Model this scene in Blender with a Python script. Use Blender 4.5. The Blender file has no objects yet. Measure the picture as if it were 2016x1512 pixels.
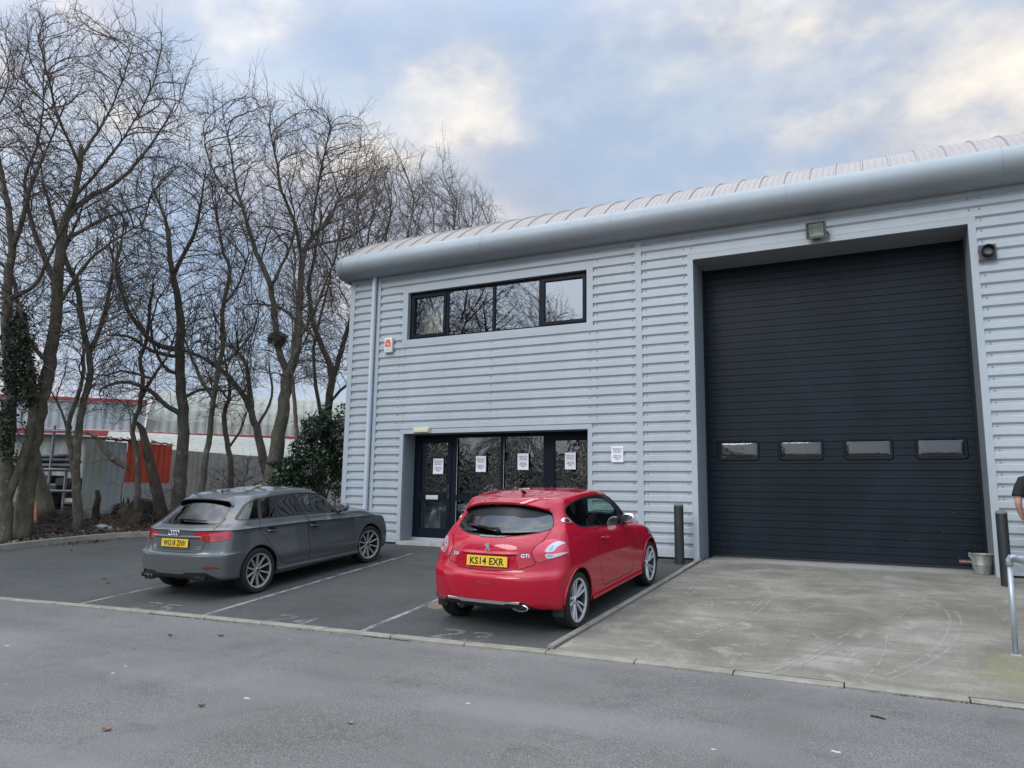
import bpy, bmesh, math, random
import numpy as np
from mathutils import Vector, Matrix
from mathutils.bvhtree import BVHTree

random.seed(7)
RNG = np.random.default_rng(11)
SC = bpy.context.scene
COL = SC.collection
PI = math.pi
R = math.radians

# ---------------------------------------------------------------- camera
CZ = 1.6
FPX = 1427.0
CAMR = np.array([[0.89246099, -0.05336559, -0.44795703],
                 [0.45088797, 0.13767396, 0.88189904],
                 [0.01460895, -0.98903893, 0.14693054]])
cam_d = bpy.data.cameras.new('camera')
cam = bpy.data.objects.new('camera', cam_d)
COL.objects.link(cam)
cam_d.sensor_width = 36.0
cam_d.lens = FPX / 2016 * 36
cam_d.clip_end = 3000
_m = Matrix(((CAMR[0, 0], -CAMR[0, 1], -CAMR[0, 2], 0), (CAMR[1, 0], -CAMR[1, 1], -CAMR[1, 2], 0),
             (CAMR[2, 0], -CAMR[2, 1], -CAMR[2, 2], CZ), (0, 0, 0, 1)))
cam.matrix_world = _m
SC.camera = cam


def ray(px, py):
    return CAMR @ np.array([px - 1008.0, py - 756.0, FPX])


def at_depth(px, py, d):
    p = ray(px, py) * d / FPX
    p[2] += CZ
    return p


def at_y(px, py, Y):
    r = ray(px, py)
    p = r / r[1] * Y
    p[2] += CZ
    return p


def lot_z(y):
    y = np.asarray(y, float)
    return np.where(y < 12.7, .11 + .083 * (y - 7.9), .5084 + .02 * (y - 12.7))


def on_lot(px, py):
    r = ray(px, py)
    t = (.11 - .083 * 7.9 - CZ) / (r[2] - .083 * r[1])
    p = r * t
    p[2] += CZ
    return p


# ---------------------------------------------------------------- objects
def link(o, parent=None):
    COL.objects.link(o)
    if parent is not None:
        o.parent = parent
    return o


def tag(o, label=None, cat=None, group=None, kind=None):
    if label: o['label'] = label
    if cat: o['category'] = cat
    if group: o['group'] = group
    if kind: o['kind'] = kind
    return o


def thing(name, label, cat, loc=(0, 0, 0), rot=(0, 0, 0), group=None):
    o = bpy.data.objects.new(name, None)
    o.empty_display_size = .2
    o.location = loc
    o.rotation_euler = rot
    link(o)
    return tag(o, label, cat, group)


def mobj(name, verts, faces, m, parent=None, smooth=False, world=True, mats=None, midx=None, normals=None):
    """one mesh object; when parent is given and world is True the verts are world coordinates (parent unrotated)"""
    me = bpy.data.meshes.new(name)
    verts = np.asarray(verts, float).reshape(-1, 3)
    if parent is not None and world:
        off = np.zeros(3)
        p = parent
        while p is not None:
            off += np.array(p.location)
            p = p.parent
        verts = verts - off
    fa = faces
    if isinstance(faces, np.ndarray) and faces.ndim == 2:
        n, k = faces.shape
        me.vertices.add(len(verts))
        me.vertices.foreach_set('co', verts.astype(np.float32).ravel())
        me.loops.add(n * k)
        me.loops.foreach_set('vertex_index', faces.astype(np.int32).ravel())
        me.polygons.add(n)
        me.polygons.foreach_set('loop_start', np.arange(0, n * k, k, dtype=np.int32))
        me.update(calc_edges=True)
    else:
        me.from_pydata([tuple(v) for v in verts], [], [tuple(f) for f in fa])
        me.update()
    for mm in (mats or [m]):
        me.materials.append(mm)
    if midx is not None:
        me.polygons.foreach_set('material_index', np.asarray(midx, np.int32))
    if smooth:
        me.polygons.foreach_set('use_smooth', np.ones(len(me.polygons), bool))
    if normals is not None:
        me.normals_split_custom_set_from_vertices([tuple(n) for n in normals])
    o = bpy.data.objects.new(name, me)
    return link(o, parent)


class MB:
    def __init__(s):
        s.v = []; s.f = []

    def add(s, v, f):
        o = len(s.v)
        s.v += [tuple(map(float, p)) for p in v]
        s.f += [tuple(i + o for i in q) for q in f]
        return s

    def box(s, x0, x1, y0, y1, z0, z1):
        return s.add([(x0, y0, z0), (x1, y0, z0), (x1, y1, z0), (x0, y1, z0), (x0, y0, z1), (x1, y0, z1), (x1, y1, z1), (x0, y1, z1)],
                     [(3, 2, 1, 0), (4, 5, 6, 7), (0, 1, 5, 4), (1, 2, 6, 5), (2, 3, 7, 6), (3, 0, 4, 7)])

    def bbox(s, x0, x1, y0, y1, z0, z1, b=.01):
        """box with chamfered edges"""
        bm = bmesh.new()
        bmesh.ops.create_cube(bm, size=1)
        for v in bm.verts:
            v.co = Vector(((x0 + x1) / 2 + v.co.x * (x1 - x0), (y0 + y1) / 2 + v.co.y * (y1 - y0), (z0 + z1) / 2 + v.co.z * (z1 - z0)))
        bmesh.ops.bevel(bm, geom=bm.edges[:], offset=b, segments=2, profile=.6, affect='EDGES')
        bm.verts.ensure_lookup_table()
        s.add([v.co for v in bm.verts], [[v.index for v in f.verts] for f in bm.faces])
        bm.free()
        return s

    def tube(s, pts, rad, n=10, cap=True):
        v, f = tube_arrays(pts, rad, n, cap)
        return s.add(v, f)

    def prism(s, poly, axis, a, b):
        """extrude 2-D polygon along axis ('x': poly is (y,z); 'y': (x,z); 'z': (x,y))"""
        n = len(poly)
        def P(u, w, t):
            return (t, u, w) if axis == 'x' else (u, t, w) if axis == 'y' else (u, w, t)
        v = [P(u, w, a) for u, w in poly] + [P(u, w, b) for u, w in poly]
        f = [tuple(range(n)), tuple(range(2 * n - 1, n - 1, -1))]
        f += [(i, i + n, (i + 1) % n + n, (i + 1) % n) for i in range(n)]
        return s.add(v, f)

    def lathe(s, prof, n=24, axis='z', c=(0, 0, 0), close=False):
        v = []; f = []
        k = len(prof)
        for i in range(n):
            a = 2 * PI * i / n
            for r_, h in prof:
                u, w = r_ * math.cos(a), r_ * math.sin(a)
                p = (u, w, h) if axis == 'z' else (h, u, w) if axis == 'x' else (u, h, w)
                v.append((p[0] + c[0], p[1] + c[1], p[2] + c[2]))
        for i in range(n):
            j = (i + 1) % n
            for q in range(k - 1 + (1 if close else 0)):
                q2 = (q + 1) % k
                f.append((i * k + q, j * k + q, j * k + q2, i * k + q2))
        return s.add(v, f)

    def build(s, name, m, parent=None, smooth=False, world=True, fix=True):
        o = mobj(name, s.v, s.f, m, parent, smooth, world)
        if fix:
            bm = bmesh.new(); bm.from_mesh(o.data)
            bmesh.ops.recalc_face_normals(bm, faces=bm.faces[:])
            bm.to_mesh(o.data); bm.free()
        if smooth == 'auto':
            autosmooth(o)
        return o


def autosmooth(o, ang=35):
    me = o.data
    bm = bmesh.new(); bm.from_mesh(me)
    for f in bm.faces: f.smooth = True
    c = R(ang)
    for e in bm.edges:
        e.smooth = not (len(e.link_faces) == 2 and e.calc_face_angle(0) > c)
    bm.to_mesh(me); bm.free()
    return o


def tube_arrays(pts, rad, n=10, cap=True):
    pts = np.asarray(pts, float)
    m = len(pts)
    rad = np.broadcast_to(np.asarray(rad, float), (m,))
    t = np.gradient(pts, axis=0)
    t /= np.linalg.norm(t, axis=1)[:, None] + 1e-9
    u = np.cross(t[0], (0.31, .9, .17) if abs(t[0][1]) < .8 else (1, .1, .2))
    u /= np.linalg.norm(u)
    V = []
    ang = np.arange(n) * 2 * PI / n
    for i in range(m):
        u = u - t[i] * (u @ t[i]); u /= np.linalg.norm(u) + 1e-9
        w = np.cross(t[i], u)
        V.append(pts[i] + rad[i] * (np.cos(ang)[:, None] * u + np.sin(ang)[:, None] * w))
    V = np.concatenate(V)
    F = []
    for i in range(m - 1):
        for k in range(n):
            k2 = (k + 1) % n
            F.append((i * n + k, i * n + k2, (i + 1) * n + k2, (i + 1) * n + k))
    if cap:
        F.append(tuple(range(n - 1, -1, -1)))
        F.append(tuple((m - 1) * n + k for k in range(n)))
    return [tuple(p) for p in V], F


# ---------------------------------------------------------------- materials
def mat(name, color, rough=.6, metal=0., spec=.5, coat=0., coat_rough=.03, trans=0., emit=None):
    m = bpy.data.materials.new(name)
    m.use_nodes = True
    b = m.node_tree.nodes['Principled BSDF']
    b.inputs['Base Color'].default_value = (*color, 1)
    b.inputs['Roughness'].default_value = rough
    b.inputs['Metallic'].default_value = metal
    b.inputs['Specular IOR Level'].default_value = spec
    b.inputs['Coat Weight'].default_value = coat
    b.inputs['Coat Roughness'].default_value = coat_rough
    return m


class NT:
    """tiny node helper"""
    def __init__(s, m):
        s.t = m.node_tree; s.n = s.t.nodes; s.l = s.t.links
        s.b = s.n.get('Principled BSDF')

    def new(s, typ, **kw):
        nd = s.n.new(typ)
        for k, v in kw.items():
            if k in nd.inputs: nd.inputs[k].default_value = v
            else: setattr(nd, k, v)
        return nd

    def coord(s, scale=(1, 1, 1), kind='Object', rot=(0, 0, 0)):
        c = s.new('ShaderNodeTexCoord')
        mp = s.new('ShaderNodeMapping')
        mp.inputs['Scale'].default_value = scale
        mp.inputs['Rotation'].default_value = rot
        s.l.new(c.outputs[kind], mp.inputs['Vector'])
        return mp.outputs['Vector']

    def noise(s, vec, scale, detail=4, rough=.55, dist=0.):
        nd = s.new('ShaderNodeTexNoise')
        nd.inputs['Scale'].default_value = scale
        nd.inputs['Detail'].default_value = detail
        nd.inputs['Roughness'].default_value = rough
        nd.inputs['Distortion'].default_value = dist
        s.l.new(vec, nd.inputs['Vector'])
        return nd.outputs['Fac']

    def ramp(s, fac, stops, interp='LINEAR'):
        nd = s.new('ShaderNodeValToRGB')
        cr = nd.color_ramp
        cr.interpolation = interp
        while len(cr.elements) < len(stops): cr.elements.new(.5)
        for e, (p, c) in zip(cr.elements, stops):
            e.position = p
            e.color = (*c, 1) if hasattr(c, '__len__') else (c, c, c, 1)
        s.l.new(fac, nd.inputs['Fac'])
        return nd.outputs['Color']

    def mix(s, fac, a, b, blend='MIX'):
        nd = s.new('ShaderNodeMix')
        nd.data_type = 'RGBA'; nd.blend_type = blend
        for sock, v in ((nd.inputs['Factor'], fac), (nd.inputs['A'], a), (nd.inputs['B'], b)):
            pass
        ins = {i.identifier: i for i in nd.inputs}
        for key, v in (('Factor_Float', fac), ('A_Color', a), ('B_Color', b)):
            if isinstance(v, (int, float)):
                if key == 'Factor_Float': ins[key].default_value = v
                else: ins[key].default_value = (v, v, v, 1)
            elif isinstance(v, tuple): ins[key].default_value = (*v, 1)
            else: s.l.new(v, ins[key])
        return [o for o in nd.outputs if o.identifier == 'Result_Color'][0]

    def math(s, op, a, b=None, c=None, clamp=False):
        nd = s.new('ShaderNodeMath'); nd.operation = op; nd.use_clamp = clamp
        for i, v in enumerate((a, b, c)):
            if v is None: continue
            if isinstance(v, (int, float)): nd.inputs[i].default_value = v
            else: s.l.new(v, nd.inputs[i])
        return nd.outputs[0]

    def bump(s, h, strength=.3, dist=.01):
        nd = s.new('ShaderNodeBump')
        nd.inputs['Strength'].default_value = strength
        nd.inputs['Distance'].default_value = dist
        s.l.new(h, nd.inputs['Height'])
        s.l.new(nd.outputs['Normal'], s.b.inputs['Normal'])
        return nd.outputs['Normal']

    def base(s, c): s.l.new(c, s.b.inputs['Base Color'])
    def rough(s, c): s.l.new(c, s.b.inputs['Roughness'])


def mottled(name, c0, c1, scale=6., rough=.6, metal=0., bump=0., stretch=(1, 1, 1), bscale=None, spec=.5, bdist=.01, detail=5):
    m = mat(name, c0, rough, metal, spec)
    t = NT(m)
    v = t.coord(stretch)
    f = t.noise(v, scale, detail, .6)
    t.base(t.ramp(f, [(.3, c0), (.7, c1)]))
    if bump:
        t.bump(t.noise(v, bscale or scale * 4, 4), bump, bdist)
    return m


# ---------------------------------------------------------------- world
w = bpy.data.worlds.new('World')
SC.world = w
w.use_nodes = True
SKY_LOC = (7.7, .3, 3.1)
SUN_EL, SUN_AZ = 34.0, 200.0      # azimuth clockwise from +y
t = NT(w); t.n.clear()
out = t.new('ShaderNodeOutputWorld')
bg = t.new('ShaderNodeBackground'); bg.inputs['Strength'].default_value = .1
sky = t.new('ShaderNodeTexSky'); sky.sky_type = 'NISHITA'; sky.sun_disc = False
sky.sun_elevation = R(SUN_EL); sky.sun_rotation = R(SUN_AZ)
sky.air_density = 1.3; sky.dust_density = 1.5; sky.ozone_density = 2.0
co = t.new('ShaderNodeTexCoord')
sp = t.new('ShaderNodeSeparateXYZ'); t.l.new(co.outputs['Generated'], sp.inputs[0])
mp = t.new('ShaderNodeMapping'); t.l.new(co.outputs['Generated'], mp.inputs['Vector'])
mp.inputs['Location'].default_value = SKY_LOC
mp.inputs['Scale'].default_value = (1.0, 1.0, 1.75)
V = mp.outputs[0]
n1 = t.noise(V, 1.5, 5, .55, .15)           # broad cover
n2 = t.noise(V, 3.6, 6, .58, .1)            # lumps of light and dark inside the deck
n3 = t.noise(V, 9.0, 5, .6, .1)             # soft edges
lump = t.math('ADD', t.math('ADD', t.math('MULTIPLY', n1, .28), t.math('MULTIPLY', n2, .55)), t.math('MULTIPLY', n3, .17))
cloud = t.ramp(lump, [(.40, (3.9, 4.35, 5.4)), (.46, (4.6, 4.95, 5.8)), (.495, (5.5, 5.6, 6.0)), (.535, (7.2, 6.9, 6.6)), (.60, (9.4, 8.7, 7.7))])
n4 = t.noise(V, 1.9, 5, .55, .2)
# the deck has thin blue gaps; behind the camera the sky is mostly clear
sdy = t.math('MULTIPLY_ADD', sp.outputs['Y'], .5, .5)
cover = t.math('MULTIPLY', t.ramp(n4, [(.40, 0.25), (.56, 1.0)], 'EASE'), t.ramp(sdy, [(.12, .10), (.45, 1.)]))
skyc = sky.outputs[0]
blue = t.mix(.75, skyc, (4.0, 5.3, 7.2))
col = t.mix(cover, blue, cloud)
# the deck is thin and bright towards the sun, behind the camera and overhead
sd = Vector((math.sin(R(SUN_AZ)) * math.cos(R(SUN_EL)), math.cos(R(SUN_AZ)) * math.cos(R(SUN_EL)), math.sin(R(SUN_EL))))
dp = t.new('ShaderNodeVectorMath'); dp.operation = 'DOT_PRODUCT'
t.l.new(co.outputs['Generated'], dp.inputs[0]); dp.inputs[1].default_value = sd
up_ = t.ramp(sp.outputs['Z'], [(.55, 1.0), (.95, 2.6)])
gain = t.ramp(t.math('MULTIPLY_ADD', dp.outputs['Value'], .5, .5), [(.0, 1.18), (.36, 1.21), (.70, 1.65), (1.0, 2.2)])
col = t.mix(1.0, col, gain, 'MULTIPLY')
col = t.mix(1.0, col, up_, 'MULTIPLY')
t.l.new(col, bg.inputs['Color'])
t.l.new(bg.outputs[0], out.inputs[0])

sun_d = bpy.data.lights.new('sun', 'SUN')
sun_d.energy = 1.3; sun_d.angle = R(25); sun_d.color = (1, .95, .88)
sun = link(bpy.data.objects.new('sun', sun_d))
sun.rotation_euler = Vector(-sd).to_track_quat('-Z', 'Y').to_euler()
sun.location = (0, -10, 30)

SC.render.engine = 'CYCLES'
SC.view_settings.view_transform = 'Standard'
SC.view_settings.look = 'None'
SC.view_settings.exposure = 0
SC.view_settings.gamma = 1
SC.view_settings.use_curve_mapping = False
SC.cycles.max_bounces = 8
SC.cycles.transparent_max_bounces = 12
SC.cycles.caustics_reflective = False
SC.cycles.caustics_refractive = False
SC.cycles.use_denoising = True
# ================================================================ ground
def asphalt(name, c0, c1, speck, patch):
    m = mat(name, c0, .85, spec=.3)
    t = NT(m)
    v = t.coord()
    fine = t.noise(v, 125, 3, .75)
    mid = t.noise(v, 40, 3, .6)
    big = t.noise(v, .55, 5, .6, .4)
    stre = t.noise(t.coord((.35, 1.6, 1)), 1.1, 4, .6)
    c = t.ramp(big, [(.38, c0), (.62, c1)])
    blot = t.noise(v, 2.3, 4, .65, .6)
    c = t.mix(t.ramp(blot, [(.33, .45), (.47, 0.)]), c, tuple(x * .62 for x in c0))
    c = t.mix(t.ramp(stre, [(.42, 0.), (.75, .55)]), c, patch)
    c = t.mix(t.ramp(fine, [(.36, .75), (.48, 0.)]), c, tuple(x * .42 for x in c0))
    c = t.mix(t.ramp(fine, [(.54, 0.), (.66, .74)]), c, speck)
    c = t.mix(t.ramp(mid, [(.66, 0.), (.72, .45)]), c, speck)
    t.base(c)
    t.bump(fine, .55, .006)
    return m

M_ROAD = asphalt('road asphalt', (.112, .109, .103), (.152, .148, .141), (.40, .39, .37), (.178, .174, .166))
M_LOT = asphalt('car park asphalt', (.050, .053, .050), (.072, .075, .071), (.20, .20, .19), (.088, .091, .087))

def grid(xs, ys, zf):
    X, Y = np.meshgrid(xs, ys)
    Z = zf(X, Y)
    v = np.stack([X, Y, Z], -1).reshape(-1, 3)
    nx, ny = len(xs), len(ys)
    i = np.arange(nx - 1)[None, :] + np.arange(ny - 1)[:, None] * nx
    f = np.stack([i, i + 1, i + 1 + nx, i + nx], -1).reshape(-1, 4)
    return v, f

KERB = [(-60, 2.6), (-30, 5.0), (-16, 6.02), (-11.396, 6.292), (-9.876, 6.469), (-7.686, 6.634), (-5.297, 6.777), (-4.076, 6.839), (-3.064, 6.925),
        (-1.035, 6.985), (.882, 7.009), (4, 7.06), (9, 7.1), (40, 7.2)]
kx = np.array([k[0] for k in KERB]); ky = np.array([k[1] for k in KERB])
def kerb_y(x): return np.interp(x, kx, ky)
def road_z(x, y): return -.03 + .0045 * np.clip(np.asarray(x, float) + 11, -6, 16) + 0 * np.asarray(y, float)
def apron_x(y): return -3.064 + (np.asarray(y) - 6.94) * (.284 / 5.56)
XR = 30.0

# distant ground sheet out to the horizon
v, f = grid(np.linspace(-1500, 1500, 25), np.linspace(-1500, 1500, 25), lambda x, y: x * 0 - .35)
tag(mobj('ground', v, f, mottled('far ground', (.06, .065, .05), (.09, .09, .07), .05)), kind='structure')

# road
rx = np.concatenate([np.linspace(-60, -17, 8), np.linspace(-16, 12, 57), np.linspace(16, 60, 8)])
rv = []
tt = np.concatenate([np.linspace(0, .9, 8), np.linspace(.93, 1, 5)])
for a in tt:
    for x in rx:
        yk = kerb_y(x) - .06
        y = -40 + a * (yk + 40)
        rv.append((x, y, float(road_z(x, y))))
nx = len(rx); i = np.arange(nx - 1)[None, :] + np.arange(len(tt) - 1)[:, None] * nx
rf = np.stack([i, i + 1, i + 1 + nx, i + nx], -1).reshape(-1, 4)
road = tag(mobj('road', rv, rf, M_ROAD), kind='structure')
t = NT(M_ROAD)
# broad pale tyre-polished bands on the right
cur = M_ROAD.node_tree.nodes['Principled BSDF'].inputs['Base Color'].links[0].from_socket
ob = t.coord((1, 1, 1))
wv = t.new('ShaderNodeTexWave'); wv.inputs['Scale'].default_value = .16; wv.inputs['Distortion'].default_value = 3.5; wv.inputs['Detail'].default_value = 3
wv.bands_direction = 'Y'
t.l.new(ob, wv.inputs['Vector'])
t.base(t.mix(t.math('MULTIPLY', t.ramp(wv.outputs['Fac'], [(.70, 0.), (.95, .5)]), t.ramp(t.noise(ob, .5, 3), [(.4, 0.), (.6, 1.)])), cur, (.22, .216, .208)))

# car park surface: follows the kerb line on the near side, slopes up to the facade
def strip_sheet(xs, yfun0, yfun1, ny, zoff=0.):
    vv = []
    for a in np.linspace(0, 1, ny):
        for x in xs:
            y = yfun0(x) * (1 - a) + yfun1(x) * a
            vv.append((x, y, float(lot_z(y)) + zoff))
    n = len(xs); i = np.arange(n - 1)[None, :] + np.arange(ny - 1)[:, None] * n
    return vv, np.stack([i, i + 1, i + 1 + n, i + n], -1).reshape(-1, 4)

lx = np.concatenate([np.linspace(-40, -14, 14), np.linspace(-13.5, -2.70, 24)])
vv = []; ny = 30
for a in np.linspace(0, 1, ny):
    for x in lx:
        y0 = kerb_y(x) + .05; y1 = 12.75 if x > -10.6 else 14.5
        y = y0 * (1 - a) + y1 * a
        xx = min(x, float(apron_x(y)) - .035) if x > -3.4 else x
        vv.append((xx, y, float(lot_z(y))))
n = len(lx); i = np.arange(n - 1)[None, :] + np.arange(ny - 1)[:, None] * n
tag(mobj('car_park', vv, np.stack([i, i + 1, i + 1 + n, i + n], -1).reshape(-1, 4), M_LOT), kind='structure')

# concrete apron in front of the loading door
M_APRON = mat('apron concrete', (.26, .255, .235), .85, spec=.25)
t = NT(M_APRON)
v0 = t.coord()
big = t.noise(v0, .9, 6, .65, .6)
st = t.noise(t.coord((.45, 2.2, 1)), 2.2, 6, .7, .3)
fine = t.noise(v0, 110, 3, .6)
c = t.ramp(big, [(.36, (.145, .132, .106)), (.5, (.228, .211, .176)), (.64, (.315, .295, .253))])
c = t.mix(t.ramp(st, [(.42, .0), (.62, .6)]), c, (.145, .132, .105))
pat = t.noise(v0, 2.6, 7, .72, .5)
c = t.mix(t.ramp(pat, [(.56, 0.), (.70, .60)]), c, (.43, .41, .37))
c = t.mix(t.ramp(fine, [(.38, .75), (.48, 0.)]), c, (.09, .085, .075))
c = t.mix(t.ramp(fine, [(.60, 0.), (.75, .6)]), c, (.50, .49, .46))
# damp algae by the rail post, rust stain at the door, pale screed by the door
def blob(cx, cy, rx_, ry_, amt, nz=1.2):
    mpn = t.new('ShaderNodeMapping'); tc = t.new('ShaderNodeTexCoord'); t.l.new(tc.outputs['Object'], mpn.inputs['Vector'])
    mpn.inputs['Location'].default_value = (-cx / rx_, -cy / ry_, 0); mpn.inputs['Scale'].default_value = (1 / rx_, 1 / ry_, 0)
    g = t.new('ShaderNodeVectorMath'); g.operation = 'LENGTH'; t.l.new(mpn.outputs[0], g.inputs[0])
    d = t.math('ADD', g.outputs['Value'], t.math('MULTIPLY_ADD', t.noise(v0, 4, 5, .65), nz, -.5 * nz))
    return t.ramp(d, [(.35, amt), (1.0, 0.)])
c = t.mix(blob(1.6, 7.8, 1.1, .95, .75), c, (.20, .20, .07))
c = t.mix(blob(-1.4, 12.55, .7, .12, .7), c, (.22, .12, .06))
c = t.mix(blob(-.6, 12.9, 2.8, .45, .7, .5), c, (.36, .36, .345))
t.base(c)
t.bump(t.math('ADD', fine, t.math('MULTIPLY', pat, .6)), .5, .006)
ax = np.linspace(-3.1, XR, 40); vv = []
for a in np.linspace(0, 1, 24):
    for k, x in enumerate(ax):
        y = (kerb_y(x) + .05) * (1 - a) + 13.45 * a
        xx = max(x, float(apron_x(y)) + .035) if k else float(apron_x(y)) + .035
        vv.append((xx, y, float(lot_z(y)) + .003))
n = len(ax); i = np.arange(n - 1)[None, :] + np.arange(23)[:, None] * n
tag(mobj('concrete_apron', vv, np.stack([i, i + 1, i + 1 + n, i + n], -1).reshape(-1, 4), M_APRON), kind='structure')

# kerbs: stones with joints, one strip object each
M_KERB = mottled('kerb concrete', (.19, .178, .14), (.30, .285, .24), 5, .85, bump=.4, bscale=60)
def kerb_strip(name, pts, width, h_top, h_bot, seg, zf, mm=M_KERB, side=0):
    pts = np.asarray(pts, float)
    d = np.r_[0, np.cumsum(np.linalg.norm(np.diff(pts, axis=0), axis=1))]
    b = MB(); s0 = 0
    rnd = random.Random(3)
    while s0 < d[-1] - .05:
        s1 = min(s0 + seg, d[-1])
        P = []
        for s in (s0 + .006, s1 - .006):
            P.append((np.interp(s, d, pts[:, 0]), np.interp(s, d, pts[:, 1])))
        (xa, ya), (xb, yb) = P
        L = math.hypot(xb - xa, yb - ya); nx_, ny_ = -(yb - ya) / L, (xb - xa) / L
        jz = rnd.uniform(-.004, .004); jo = rnd.uniform(-.006, .006)
        bv = .012
        prof = [(-width / 2, h_bot), (width / 2, h_bot), (width / 2, h_top - bv), (width / 2 - bv, h_top), (-width / 2 + bv, h_top), (-width / 2, h_top - bv)]
        vs = []
        for x, y in P:
            for o, h in prof:
                xx, yy = x + nx_ * (o + jo), y + ny_ * (o + jo)
                vs.append((xx, yy, zf(x, y) + h + jz))
        k = len(prof)
        fs = [tuple(range(k)), tuple(range(2 * k - 1, k - 1, -1))] + [(q, q + k, (q + 1) % k + k, (q + 1) % k) for q in range(k)]
        b.add(vs, fs)
        s0 = s1
    return tag(b.build(name, mm), kind='structure')
kp = [(x, float(kerb_y(x))) for x in np.linspace(-30, 25, 120)]
kerb_strip('kerb', kp, .13, .006, -.2, .9, lambda x, y: float(lot_z(y)))
kerb_strip('edging_kerb', [(float(apron_x(y)) - .03, y) for y in (7.02, 9, 11, 12.58)], .07, .03, -.15, .9, lambda x, y: float(lot_z(y)))
# kerb of the planted bank, curved
BK = [(-19.5, 5.9), (-17.6, 7.6), (-16.75, 8.9), (-16.68, 9.8), (-16.45, 10.7), (-16.0, 11.4), (-15.3, 11.95), (-14.3, 12.5), (-13.2, 12.9), (-12.0, 13.2), (-10.6, 13.4)]
def smooth_poly(P, n):
    P = np.asarray(P, float)
    for _ in range(n):
        Q = [P[0]]
        for a, b_ in zip(P[:-1], P[1:]): Q += [a * .75 + b_ * .25, a * .25 + b_ * .75]
        Q.append(P[-1]); P = np.array(Q)
    return P
BKs = smooth_poly(BK, 2)
kerb_strip('bank_kerb', BKs, .14, .12, -.15, .6, lambda x, y: float(lot_z(y)))

# planted bank behind it
def bank_z(x, y):
    P = np.stack([x, y], -1)
    d = np.full(x.shape, 1e9); sg = np.zeros(x.shape)
    for a, b_ in zip(BKs[:-1], BKs[1:]):
        ab = b_ - a
        tq = np.clip(((P - a) @ ab) / (ab @ ab), 0, 1)
        q = a + tq[..., None] * ab
        dd = np.linalg.norm(P - q, axis=-1)
        cr = ab[0] * (P[..., 1] - a[1]) - ab[1] * (P[..., 0] - a[0])
        m = dd < d
        d = np.where(m, dd, d); sg = np.where(m, np.sign(cr), sg)
    inside = d * sg
    z = lot_z(np.clip(y, 5, 14)) + .07 + np.clip(inside, -2, 4) * .07
    z += .05 * np.sin(x * 2.1 + 1) * np.sin(y * 1.7) + .03 * np.sin(x * 5.3) * np.cos(y * 4.1 + x)
    return np.where(inside < -.02, lot_z(np.clip(y, 5, 14)) - .4, np.where(inside < .12, np.minimum(z, lot_z(np.clip(y, 5, 14)) + .08), z))
M_BANK = mottled('leaf mould soil', (.030, .020, .013), (.085, .055, .036), 3, .95, bump=1., bscale=25, bdist=.04)
bx = np.linspace(-34, -9.5, 150); by = np.linspace(4, 34, 170)
v, f = grid(bx, by, bank_z)
tag(mobj('earth_bank', v, f, M_BANK, smooth=True), kind='structure')
def bank_h(x, y): return float(bank_z(np.array([float(x)]), np.array([float(y)]))[0])

# painted bay lines and worn bay numbers (thin painted sheets on the asphalt)
M_PAINT = mat('worn white paint', (.42, .43, .42), .8, spec=.2)
t = NT(M_PAINT)
v0 = t.coord()
wear = t.math('ADD', t.math('MULTIPLY', t.noise(v0, 3.0, 6, .7), .75), t.math('MULTIPLY', t.noise(v0, 60, 3, .6), .42))
tr = t.new('ShaderNodeBsdfTransparent')
mx = t.new('ShaderNodeMixShader')
t.l.new(t.ramp(wear, [(.50, 0.), (.66, .62)]), mx.inputs[0])
t.l.new(tr.outputs[0], mx.inputs[1]); t.l.new(t.b.outputs[0], mx.inputs[2])
t.l.new(mx.outputs[0], t.n['Material Output'].inputs[0])

def paint_strip(mbb, a, b_, wd, segs=24):
    a = np.array(a[:2], float); b_ = np.array(b_[:2], float); d = b_ - a; L = np.linalg.norm(d); d /= L
    nrm = np.array([-d[1], d[0]])
    vs = []; fs = []
    for q in range(segs + 1):
        p = a + d * L * q / segs
        for s in (-1, 1):
            pp = p + nrm * s * wd / 2
            vs.append((pp[0], pp[1], float(lot_z(pp[1])) + .004))
    fs = [(2 * q, 2 * q + 1, 2 * q + 3, 2 * q + 2) for q in range(segs)]
    mbb.add(vs, fs)

LINES = [((154, 1190), (330, 1150.5), .06), ((395, 1213), (815, 1089), .085), ((712, 1243), (850, 1186), .075), (None, None, .07)]
for (p, q, wd) in LINES:
    if p is None: continue
    a = on_lot(*p); b_ = on_lot(*q)
    if p[0] in (712, 154):
        d = b_ - a; b_ = a + d * (4.9 / np.linalg.norm(d))
    mbb = MB(); paint_strip(mbb, a, b_, wd)
    tag(mobj('bay_line', mbb.v, mbb.f, M_PAINT), kind='structure')

M_PAINT2 = M_PAINT.copy(); M_PAINT2.name = 'nearly gone white paint'
for nd_ in M_PAINT2.node_tree.nodes:
    if nd_.type == 'VALTORGB' and nd_.color_ramp.elements[-1].color[0] > .5: nd_.color_ramp.elements[-1].color = (.34, .34, .34, 1)
def strokes(ch):
    S = {'2': [[(0, .8), (.1, .95), (.3, 1), (.5, .95), (.6, .8), (.55, .62), (.3, .4), (0, 0), (.62, 0)]],
         '3': [[(0, .85), (.15, 1), (.45, 1), (.6, .8), (.5, .58), (.25, .52)], [(.25, .52), (.52, .46), (.62, .25), (.5, .03), (.2, 0), (0, .12)]],
         '4': [[(.45, 0), (.45, 1), (0, .35), (.65, .35)]],
         '5': [[(.58, 1), (.08, 1), (.03, .58), (.35, .62), (.6, .45), (.6, .2), (.4, 0), (.12, 0), (0, .12)]]}
    return S[ch]
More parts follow.
